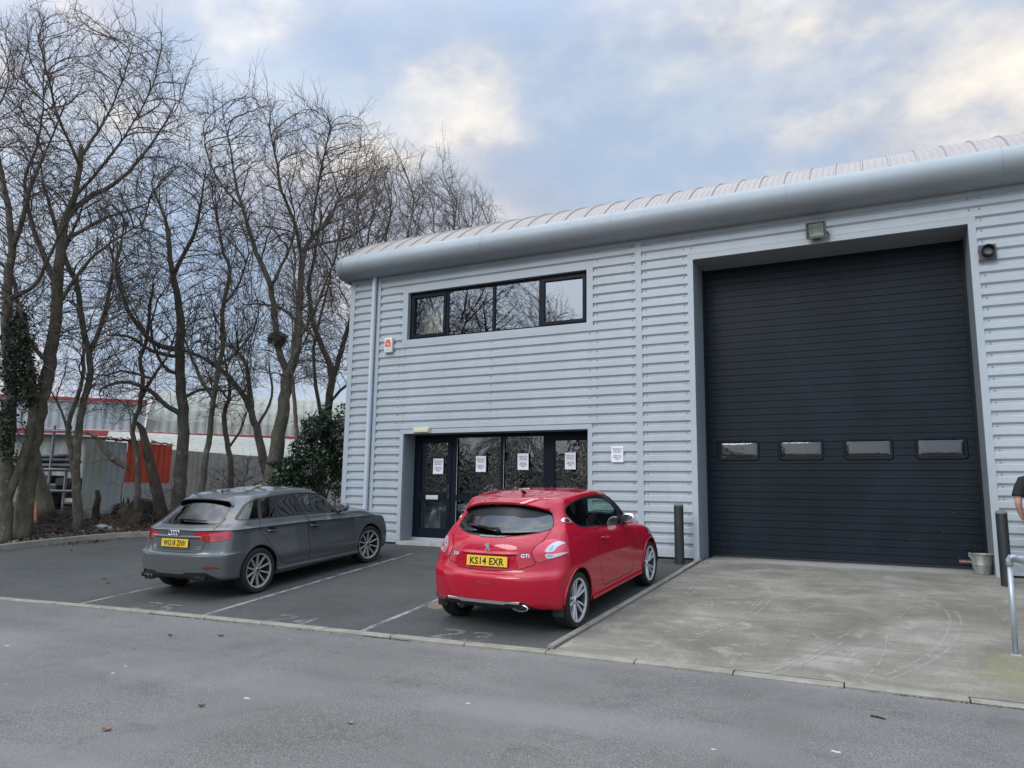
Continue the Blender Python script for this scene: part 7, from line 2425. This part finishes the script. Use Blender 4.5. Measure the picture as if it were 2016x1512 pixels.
# ================================================================ small things in front of the unit
M_BOLL = mottled('dark bollard', (.011, .013, .015), (.026, .030, .032), 4, .45, stretch=(1, 1, .3))
M_BOLLCAP = mottled('worn bollard cap', (.10, .11, .10), (.20, .20, .17), 9, .7)
def bollard(px_base, px_top, r_, label):
    g = on_lot(*px_base); zt = at_y(px_top[0], px_top[1], g[1])[2]
    o = thing('bollard', label, 'bollard', (float(g[0]), float(g[1]), float(lot_z(g[1]))), group='black bollards beside the roller door')
    x, y, z0 = g[0], g[1], float(lot_z(g[1]))
    b = MB(); b.lathe([(r_, z0 - .05), (r_, zt - .045), (r_ * .985, zt - .035)], 28, 'z', (x, y, 0)); b.build('post', M_BOLL, o, 'auto')
    b = MB(); b.lathe([(r_ * 1.015, zt - .05), (r_ * 1.01, zt - .034), (r_ * .80, zt - .015), (r_ * .4, zt - .003), (0, zt)], 28, 'z', (x, y, 0)); b.build('cap', M_BOLLCAP, o, 'auto')
    return o
bollard((1338, 1110), (1335, 990), .078, 'weathered dark bollard between the red car and the roller door')
bollard((1983, 1154), (1979, 1004), .070, 'black bollard behind the galvanised rail, right of the bucket')

# galvanised bucket by the door
g = on_lot(1935, 1130); bx, by_, bz = float(g[0]), float(g[1]), float(lot_z(g[1])) + .004
bu = thing('bucket', 'rusty galvanised bucket standing at the right foot of the roller door', 'bucket', (bx, by_, bz))
M_GALV = mat('galvanised bucket', (.34, .36, .33), .5, .4); t = NT(M_GALV)
c = t.ramp(t.noise(t.coord((1, 1, .35)), 9, 6, .65), [(.42, (.33, .36, .33)), (.58, (.24, .255, .22)), (.66, (.24, .13, .05)), (.8, (.15, .065, .02))]); t.base(c)
hB = .285
b = MB(); b.lathe([(0, .012), (.098, .012), (.100, 0), (.104, 0), (.106, .02), (.128, .13), (.131, .132), (.131, .140), (.130, .142), (.147, hB - .012), (.155, hB - .010), (.157, hB), (.150, hB + .004), (.146, hB - .004), (.105, .025)], 36, 'z', (bx, by_, bz)); b.build('pail', M_GALV, bu, 'auto')
b = MB(); b.lathe([(0, hB - .03), (.143, hB - .035)], 20, 'z', (bx, by_, bz)); b.build('contents', mottled('red brown ash', (.20, .06, .03), (.30, .12, .07), 12, .9, bump=.6), bu)
for s_ in (-1, 1):
    b = MB(); b.bbox(bx + s_ * .148 - .012, bx + s_ * .148 + .012, by_ - .025, by_ + .025, bz + hB - .05, bz + hB + .015, .004); b.build('ear', M_GALV, bu)
b = MB(); b.tube([(bx + .152 * math.cos(a), by_ - .16 * abs(math.sin(a)) * .55, bz + hB - .02 - .10 * math.sin(a)) for a in np.linspace(0, PI, 15)], .004, 6); b.build('handle', M_GALV, bu, True)

# galvanised tube handrail at the right edge
M_RAIL = mottled('galvanised tube', (.34, .39, .42), (.46, .51, .54), 7, .38, .45, stretch=(1, 1, .4))
g = on_lot(2000, 1290); rx0, ry0, rz0 = float(g[0]), float(g[1]), float(lot_z(g[1])); rt = 1.045
hr = thing('handrail', 'galvanised tubular handrail with a corner elbow at the right edge of the apron', 'handrail', (rx0, ry0, rz0))
b = MB(); b.tube([(rx0, ry0, rz0 - .02), (rx0 + .012, ry0, rt - .03)], .024, 16); b.build('post', M_RAIL, hr, True)
b = MB(); b.tube([(rx0 + .012, ry0, rt - .075), (rx0 + .012, ry0, rt - .02), (rx0 + .02, ry0, rt + .002), (rx0 + .07, ry0, rt + .004)], .031, 16); b.tube([(rx0 + .03, ry0, rt + .004), (rx0 + .035, ry0 - .075, rt - .004)], .031, 16); b.build('elbow', M_RAIL, hr, True)
b = MB(); b.tube([(rx0 + .06, ry0, rt + .004), (3.4, ry0 + .02, rt + .02)], .024, 16); b.build('rail', M_RAIL, hr, True)
b = MB(); b.tube([(rx0 + .035, ry0 - .06, rt - .003), (rx0 + .30, 7.05, rt - .05), (rx0 + .31, 7.02, rt - .07), (rx0 + .31, 7.02, .05)], .024, 16); b.build('rail', M_RAIL, hr, True)
b = MB(); b.tube([(3.4, ry0 + .02, rt + .02), (3.4, ry0 + .02, .1)], .024, 16); b.build('post', M_RAIL, hr, True)
b = MB(); b.bbox(rx0 - .045, rx0 + .045, ry0 - .045, ry0 + .045, rz0 - .01, rz0 + .012, .003); b.build('base_plate', M_RAIL, hr)

# round drain cover by the red car
g = on_lot(872, 1192); b = MB(); zc = float(lot_z(g[1])) + .004
b.lathe([(0, .006), (.17, .006), (.175, .002), (.20, .002), (.205, -.01)], 32, 'z', (0, 0, 0))
o = b.build('drain_cover', mottled('rusty cover', (.14, .10, .065), (.22, .165, .11), 10, .8, bump=.4), None, 'auto'); o.location = (float(g[0]), float(g[1]), zc); o.rotation_euler = (PITCH_A, 0, 0)
tag(o, 'rusty round drain cover beside the left rear wheel of the red car', 'drain cover')

# tyre scuffs on the concrete
M_SCUFF = mat('pale tyre scuff', (.46, .45, .42), .85, spec=.2); t = NT(M_SCUFF); v0 = t.coord()
tr = t.new('ShaderNodeBsdfTransparent'); mx = t.new('ShaderNodeMixShader')
t.l.new(t.ramp(t.noise(v0, 7, 6, .75), [(.42, 0.), (.68, .6)]), mx.inputs[0]); t.l.new(tr.outputs[0], mx.inputs[1]); t.l.new(t.b.outputs[0], mx.inputs[2]); t.l.new(mx.outputs[0], t.n['Material Output'].inputs[0])
def scuff(pts, wd, off=(0, 0)):
    P = smooth_poly([on_lot(1050 + x / 2.087, 1060 + y / 2.087)[:2] + np.array(off) for x, y in pts], 3)
    vs = []
    for i in range(len(P)):
        d = P[min(i + 1, len(P) - 1)] - P[max(i - 1, 0)]; d /= np.linalg.norm(d); n_ = np.array([-d[1], d[0]]) * wd / 2
        for s_ in (-1, 1): q = P[i] + n_ * s_; vs.append((q[0], q[1], float(lot_z(q[1])) + .0075))
    tag(mobj('tyre_mark', vs, [(2 * i, 2 * i + 1, 2 * i + 3, 2 * i + 2) for i in range(len(P) - 1)], M_SCUFF), kind='structure')
A1 = [(1350, 600), (1540, 530), (1670, 450), (1712, 370), (1715, 330), (1690, 290)]
scuff(A1, .03); scuff(A1, .03, (.10, .0))
A2 = [(920, 560), (1010, 540), (1150, 470), (1300, 390)]; scuff(A2, .03); scuff(A2, .02, (.07, -.05))
A3_ = [(600, 415), (740, 380), (860, 330), (915, 285), (945, 255)]; scuff(A3_, .03); scuff(A3_, .025, (.08, .0)); scuff(A3_, .02, (-.05, .04))
scuff([(1285, 530), (1300, 490), (1360, 460), (1440, 435)], .03); scuff([(1350, 590), (1440, 500), (1455, 400)], .02)
scuff([(640, 215), (660, 200), (690, 195), (715, 205)], .025); scuff([(650, 235), (665, 215), (695, 205), (722, 215)], .02); scuff([(715, 240), (735, 260), (735, 285)], .02)
scuff([(1500, 330), (1550, 290), (1545, 275)], .02); scuff([(1040, 300), (1150, 285), (1270, 258)], .03)

# leaves and litter lying on the road
M_BROWN = mottled('brown leaf', (.16, .06, .03), (.26, .12, .06), 14, .7)
def on_road(px, py):
    r_ = ray(px, py); tt_ = (-.005 - CZ) / r_[2]; p = r_ * tt_; p[2] = float(road_z(p[0], p[1])); return p
def small_leaf(px, py, L, rot, m, label, name='leaf', cat='leaf'):
    p = on_road(px, py) if py > 1179 + (px * .108) else on_lot(px, py)
    b = MB(); n = 9; top = []; 
    for i in range(n):
        u = i / (n - 1) - .5; w_ = .32 * L * math.sin(PI * (i / (n - 1))) ** .8 + .002; h = .004 + .008 * (u * 2) ** 2
        top += [(u * L, -w_, h + .006), (u * L, 0, h), (u * L, w_, h + .009)]
    b.add(top, [(i * 3 + j, i * 3 + j + 1, i * 3 + 4 + j, i * 3 + 3 + j) for i in range(n - 1) for j in range(2)])
    b.tube([(-.5 * L, 0, .011), (-.75 * L, .01, .006)], .0015, 4)
    o = b.build(name, m, None, True, fix=False); o.location = p; o.rotation_euler = (0, 0, rot)
    return tag(o, label, cat)
small_leaf(210, 1440, .062, .4, M_BROWN, 'single red brown dead leaf on the road in the lower left corner')
small_leaf(690, 1428, .05, .9, mottled('tan leaf', (.20, .13, .07), (.33, .22, .13), 14, .7), 'curled tan dead leaf on the road near the bottom centre')
M_DLF = mottled('dark leaf', (.02, .016, .012), (.05, .035, .025), 14, .7)
small_leaf(335, 1251, .05, .2, M_DLF, 'dark leaf on the road near the kerb, left of its twin', 'leaf'); small_leaf(435, 1252, .06, .5, M_DLF, 'darker curled leaf on the road just right of its twin')
small_leaf(397, 1393, .045, 1.0, M_DLF, 'tiny black leaf alone on the road between the pale spots')
for (x, y, lab) in ((205, 1140, 'dark leaf on the bay surface left of the grey car'), (213, 1150, 'small dark leaf just below another left of the grey car'), (140, 1084, 'dark leaf near the curved kerb')):
    small_leaf(x, y, .06, x * .1, M_DLF, lab)
tw = MB(); p = on_road(1728, 1421); tw.tube([(-.05, 0, .006), (0, .004, .010), (.055, .012, .006)], [.006, .008, .004], 6); o = tw.build('twig', M_DLF, None, True); o.location = p; o.rotation_euler = (0, 0, -.5); tag(o, 'short black twig on the road below the apron kerb', 'twig')
M_GUM = mat('pale gum', (.40, .40, .385), .85)
for k, (x, y, s_, lab) in enumerate([(920, 1388, .024, 'round pale gum spot at the middle of the road'), (222, 1325, .022, 'pale gum spot on the left part of the road'), (247, 1311, .018, 'small pale speck just above a gum spot at the left'), (485, 1376, .03, 'elongated pale gum spot left of the middle'), (14, 1269, .03, 'pale scrap at the left edge of the road'), (1646, 1488, .035, 'large pale gum spot at the bottom right'), (1405, 1482, .018, 'tiny pale speck on the road bottom edge'), (1820, 1180, .03, 'white scrap of litter on the concrete apron'), (570, 1260, .014, 'white speck right under the kerb')]):
    p = on_lot(x, y) if y == 1180 else on_road(x, y)
    if y == 1180: p[2] = float(lot_z(p[1])) + .004
    rg = np.random.default_rng(k); n = 12
    v = [(s_ * (1 + .3 * rg.normal()) * math.cos(2 * PI * i / n), s_ * .6 * (1 + .3 * rg.normal()) * math.sin(2 * PI * i / n), .0015) for i in range(n)]
    v += [(a * .6, b_ * .6, .004) for a, b_, _ in v]
    f = [(i, (i + 1) % n, n + (i + 1) % n, n + i) for i in range(n)] + [tuple(range(n, 2 * n))]
    o = mobj('gum_spot' if 'gum' in lab else 'litter_scrap', v, f, M_GUM); o.location = p; tag(o, lab, 'gum' if 'gum' in lab else 'litter')
# moss tufts and leaf scraps along the kerb joints
b = MB(); rg = np.random.default_rng(12)
for k in range(900):
    x = rg.choice([rg.uniform(-8.5, -7), rg.uniform(-5.2, -4.6), rg.uniform(.3, 2), rg.uniform(-10, 1), rg.uniform(-.2, .9)]); y = float(kerb_y(x)) - .075 - abs(rg.normal(0, .012)); z = float(road_z(x, y))
    s_ = rg.uniform(.006, .016); d = rg.normal(0, 1, 3); d[2] = abs(d[2]); d /= np.linalg.norm(d); w_ = np.cross(d, [1, .2, .1]); w_ /= np.linalg.norm(w_)
    p = np.array([x, y, z]); b.add([p - w_ * s_ * .4, p + w_ * s_ * .4, p + d * s_ * 1.6], [(0, 1, 2)])
for k in range(420):
    if k % 2: x = -2.93 + rg.normal(0, .15); y = 12.42 + rg.normal(0, .06)
    else: x = -3.05 + rg.normal(0, .25); y = 12.22 + rg.normal(0, .09)
    z = float(lot_z(y)); s_ = rg.uniform(.008, .022); d = rg.normal(0, 1, 3); d[2] = abs(d[2]) + .4; d /= np.linalg.norm(d); w_ = np.cross(d, [1, .2, .1]); w_ /= np.linalg.norm(w_)
    p = np.array([x, y, z]); b.add([p - w_ * s_ * .4, p + w_ * s_ * .4, p + d * s_ * 1.6], [(0, 1, 2)])
tag(mobj('moss_tufts', b.v, b.f, mottled('moss', (.035, .04, .012), (.09, .085, .03), 8, .95)), kind='stuff')
# leaves swept against the curved kerb
n = 420; rg = np.random.default_rng(5); V = []
for k in range(n):
    u = rg.uniform(0, len(BKs) - 1.001); i = int(u); p = BKs[i] * (1 - u + i) + BKs[i + 1] * (u - i)
    if k > 150:
        q = on_lot(rg.uniform(165, 205), 1075); 
        j = np.argmin(np.linalg.norm(BKs - q[:2], axis=1)); p = BKs[j] + rg.normal(0, .22, 2) * [1, 1]
    d = BKs[min(i + 1, len(BKs) - 1)] - BKs[i]; 
    pp = p + np.array([.10 + abs(rg.normal(0, .10)), -.10 - abs(rg.normal(0, .06))])
    z = float(lot_z(pp[1])) + .012; c_ = np.array([pp[0], pp[1], z]); a = rg.uniform(0, 2 * PI); s_ = rg.uniform(.02, .04)
    u_ = np.array([math.cos(a), math.sin(a), rg.normal(0, .25)]); w_ = np.array([-math.sin(a), math.cos(a), rg.normal(0, .25)])
    V += [c_ - u_ * s_, c_ + w_ * s_ * .6, c_ + u_ * s_, c_ - w_ * s_ * .6]
tag(mobj('swept_leaves', V, np.arange(n * 4).reshape(-1, 4), M_LEAF), kind='stuff')

# ================================================================ the person at the right edge
def skin(name, pts, edges, m, parent, sub=2, root=0):
    me = bpy.data.meshes.new(name)
    me.from_pydata([p[:3] for p in pts], edges, [])
    o = bpy.data.objects.new(name, me); COL.objects.link(o)
    md = o.modifiers.new('skin', 'SKIN'); md.use_smooth_shade = True
    sv = me.skin_vertices[0].data
    for i, p in enumerate(pts):
        r_ = p[3]; sv[i].radius = (r_ if not hasattr(r_, '__len__') else r_[0], r_ if not hasattr(r_, '__len__') else r_[1]); sv[i].use_root = i == root
    sb_ = o.modifiers.new('sub', 'SUBSURF'); sb_.levels = sub; sb_.render_levels = sub
    dg = bpy.context.evaluated_depsgraph_get()
    m2 = bpy.data.meshes.new_from_object(o.evaluated_get(dg))
    bpy.data.objects.remove(o); bpy.data.meshes.remove(me)
    m2.name = name; m2.materials.clear(); m2.materials.append(m)
    m2.polygons.foreach_set('use_smooth', np.ones(len(m2.polygons), bool))
    return link(bpy.data.objects.new(name, m2), parent)
g = on_lot(2006, 1160)
px0 = at_y(2016, 1050, g[1])
pe = thing('person', 'person in black T-shirt and black trousers half out of frame behind the handrail', 'person', (float(px0[0]) + .205, float(g[1]) - .02, float(lot_z(g[1])) + .003), (0, 0, R(62)))
M_SKINT = mottled('skin', (.46, .24, .18), (.52, .29, .22), 6, .55)
M_TEE = mottled('black cotton', (.012, .012, .013), (.020, .020, .021), 30, .9)
M_TROU = mottled('black denim', (.012, .014, .018), (.022, .025, .03), 30, .9)
M_HAIR = mat('brown hair', (.06, .035, .02), .6)
# facing +x; y to the left of the person. camera sees the right side (-y)
B_ = [(0, 0, .95, .125), (.0, 0, 1.12, .115), (.01, 0, 1.30, .135), (.0, 0, 1.42, .10), (.01, 0, 1.49, .055), (.02, 0, 1.56, .060), (.035, 0, 1.64, .088), (.03, 0, 1.70, .078)]
E_ = [(0, 1), (1, 2), (2, 3), (3, 4), (4, 5), (5, 6), (6, 7)]
def addc(chain, start):
    prev = start
    for p in chain:
        B_.append(p); E_.append((prev, len(B_) - 1)); prev = len(B_) - 1
    return prev
lA = addc([(-.005, -.175, 1.405, .056), (-.05, -.225, 1.26, .052), (-.095, -.235, 1.12, .046), (-.02, -.245, 1.0, .038), (.045, -.225, .90, .025)], 3)
rA = addc([(-.005, .175, 1.405, .056), (-.03, .225, 1.26, .052), (-.06, .235, 1.12, .046), (.0, .24, 1.0, .038), (.05, .225, .89, .025)], 3)
lL = addc([(.0, -.09, .86, .085), (.015, -.095, .52, .055), (-.01, -.10, .28, .048), (-.03, -.10, .09, .036)], 0)
rL = addc([(.0, .09, .86, .085), (.03, .10, .52, .055), (.05, .105, .28, .048), (.06, .11, .09, .036)], 0)
addc([(.135, 0, 1.635, .014)], 6)
body_ = skin('body', B_, E_, M_SKINT, pe, 2)
for sy, wr in ((-1, B_[lA]), (1, B_[rA])):
    x, y, z, _ = wr
    H = [(x, y, z, .024), (x + .03, y + .005 * -sy, z - .045, (.030, .018)), (x + .05, y + .008 * -sy, z - .085, (.034, .015))]; He = [(0, 1), (1, 2)]
    for k, (o_, l_) in enumerate(((-.027, .066), (-.009, .075), (.009, .070), (.026, .055))):
        a = len(H); bx_ = x + .055 + o_ * .8; bz_ = z - .09 + o_ * .5
        H += [(bx_, y, bz_, .0092), (bx_ + l_ * .40, y - sy * -.008, bz_ - l_ * .38, .0088), (bx_ + l_ * .45, y - sy * -.022, bz_ - l_ * .82, .0078)]
        He += [(2, a), (a, a + 1), (a + 1, a + 2)]
    a = len(H); H += [(x + .055, y - sy * .012, z - .040, .011), (x + .082, y - sy * .020, z - .068, .0095), (x + .098, y - sy * .022, z - .098, .0085)]; He += [(1, a), (a, a + 1), (a + 1, a + 2)]
    skin('hand', H, He, M_SKINT, pe, 1)
b = MB(); rings_ = [(.875, .140, .178, 0), (.90, .142, .180, 0), (1.02, .134, .170, 0), (1.15, .138, .178, .005), (1.28, .148, .196, .01), (1.37, .138, .200, .005), (1.425, .110, .160, 0), (1.462, .082, .095, .005), (1.475, .070, .076, .008)]
v = []; n = 28
for z_, a_, c_, o_ in rings_:
    for k in range(n):
        w_ = 2 * PI * k / n; fold = 1 + .018 * math.sin(5 * w_ + z_ * 30)
        v.append((o_ + a_ * fold * math.cos(w_), c_ * fold * math.sin(w_), z_))
b.add(v, [(r_ * n + k, r_ * n + (k + 1) % n, (r_ + 1) * n + (k + 1) % n, (r_ + 1) * n + k) for r_ in range(len(rings_) - 1) for k in range(n)])
for sy in (-1, 1):
    b.tube([(0, sy * .10, 1.405), (-.005, sy * .17, 1.395), (-.025, sy * .212, 1.31), (-.05, sy * .228, 1.23), (-.055, sy * .230, 1.205)], [.085, .086, .074, .072, .073], 18)
b.build('t_shirt', M_TEE, pe, True, world=False)
Q_ = [(0, 0, .97, .135), (0, -.095, .84, .098), (.015, -.10, .52, .075), (-.01, -.105, .28, .066), (-.03, -.105, .06, .062), (0, .095, .84, .098), (.03, .105, .52, .075), (.05, .11, .28, .066), (.06, .115, .06, .062)]
skin('trousers', Q_, [(0, 1), (1, 2), (2, 3), (3, 4), (0, 5), (5, 6), (6, 7), (7, 8)], M_TROU, pe, 2)
skin('hair', [(-.02, 0, 1.66, .085), (.0, 0, 1.72, .075), (.05, 0, 1.735, .05), (-.055, 0, 1.58, .05)], [(0, 1), (1, 2), (0, 3)], M_HAIR, pe, 2)
for sy in (-1, 1):
    b = MB(); b.lathe([(0, -.013), (.009, -.009), (.013, 0), (.009, .009), (0, .013)], 10, 'z', (.112, sy * .033, 1.652)); b.build('eye', mat('eye', (.5, .5, .5), .3), pe, True, world=False)
    skin('ear', [(.02, sy * .092, 1.62, .012), (.012, sy * .098, 1.65, .014), (.02, sy * .096, 1.675, .010)], [(0, 1), (1, 2)], M_SKINT, pe, 1)
b = MB(); b.bbox(.105, .118, -.024, .024, 1.582, 1.592, .004); b.build('mouth', mat('lips', (.36, .14, .12), .5), pe, world=False)
for sy, fx in ((-1, -.03), (1, .06)):
    o = skin('shoe', [(fx - .055, sy * .105, .055, (.046, .05)), (fx + .03, sy * .107, .055, (.046, .05)), (fx + .11, sy * .112, .045, (.046, .036)), (fx + .175, sy * .115, .038, (.038, .026)), (fx - .02, sy * .105, .10, .045)], [(0, 1), (1, 2), (2, 3), (0, 4)], mottled('grey suede', (.045, .05, .055), (.08, .085, .09), 20, .9), pe, 2)
    b = MB(); outl = [(fx - .105, sy * .105 - .032), (fx - .06, sy * .105 - .046), (fx + .08, sy * .11 - .050), (fx + .18, sy * .115 - .040), (fx + .215, sy * .115), (fx + .18, sy * .115 + .040), (fx + .08, sy * .11 + .050), (fx - .06, sy * .105 + .046), (fx - .105, sy * .105 + .032)]
    b.prism([tuple(q) for q in rounded(outl, 1)], 'z', -.002, .036); b.build('sole', mat('white rubber sole', (.72, .72, .70), .6), o, world=False)
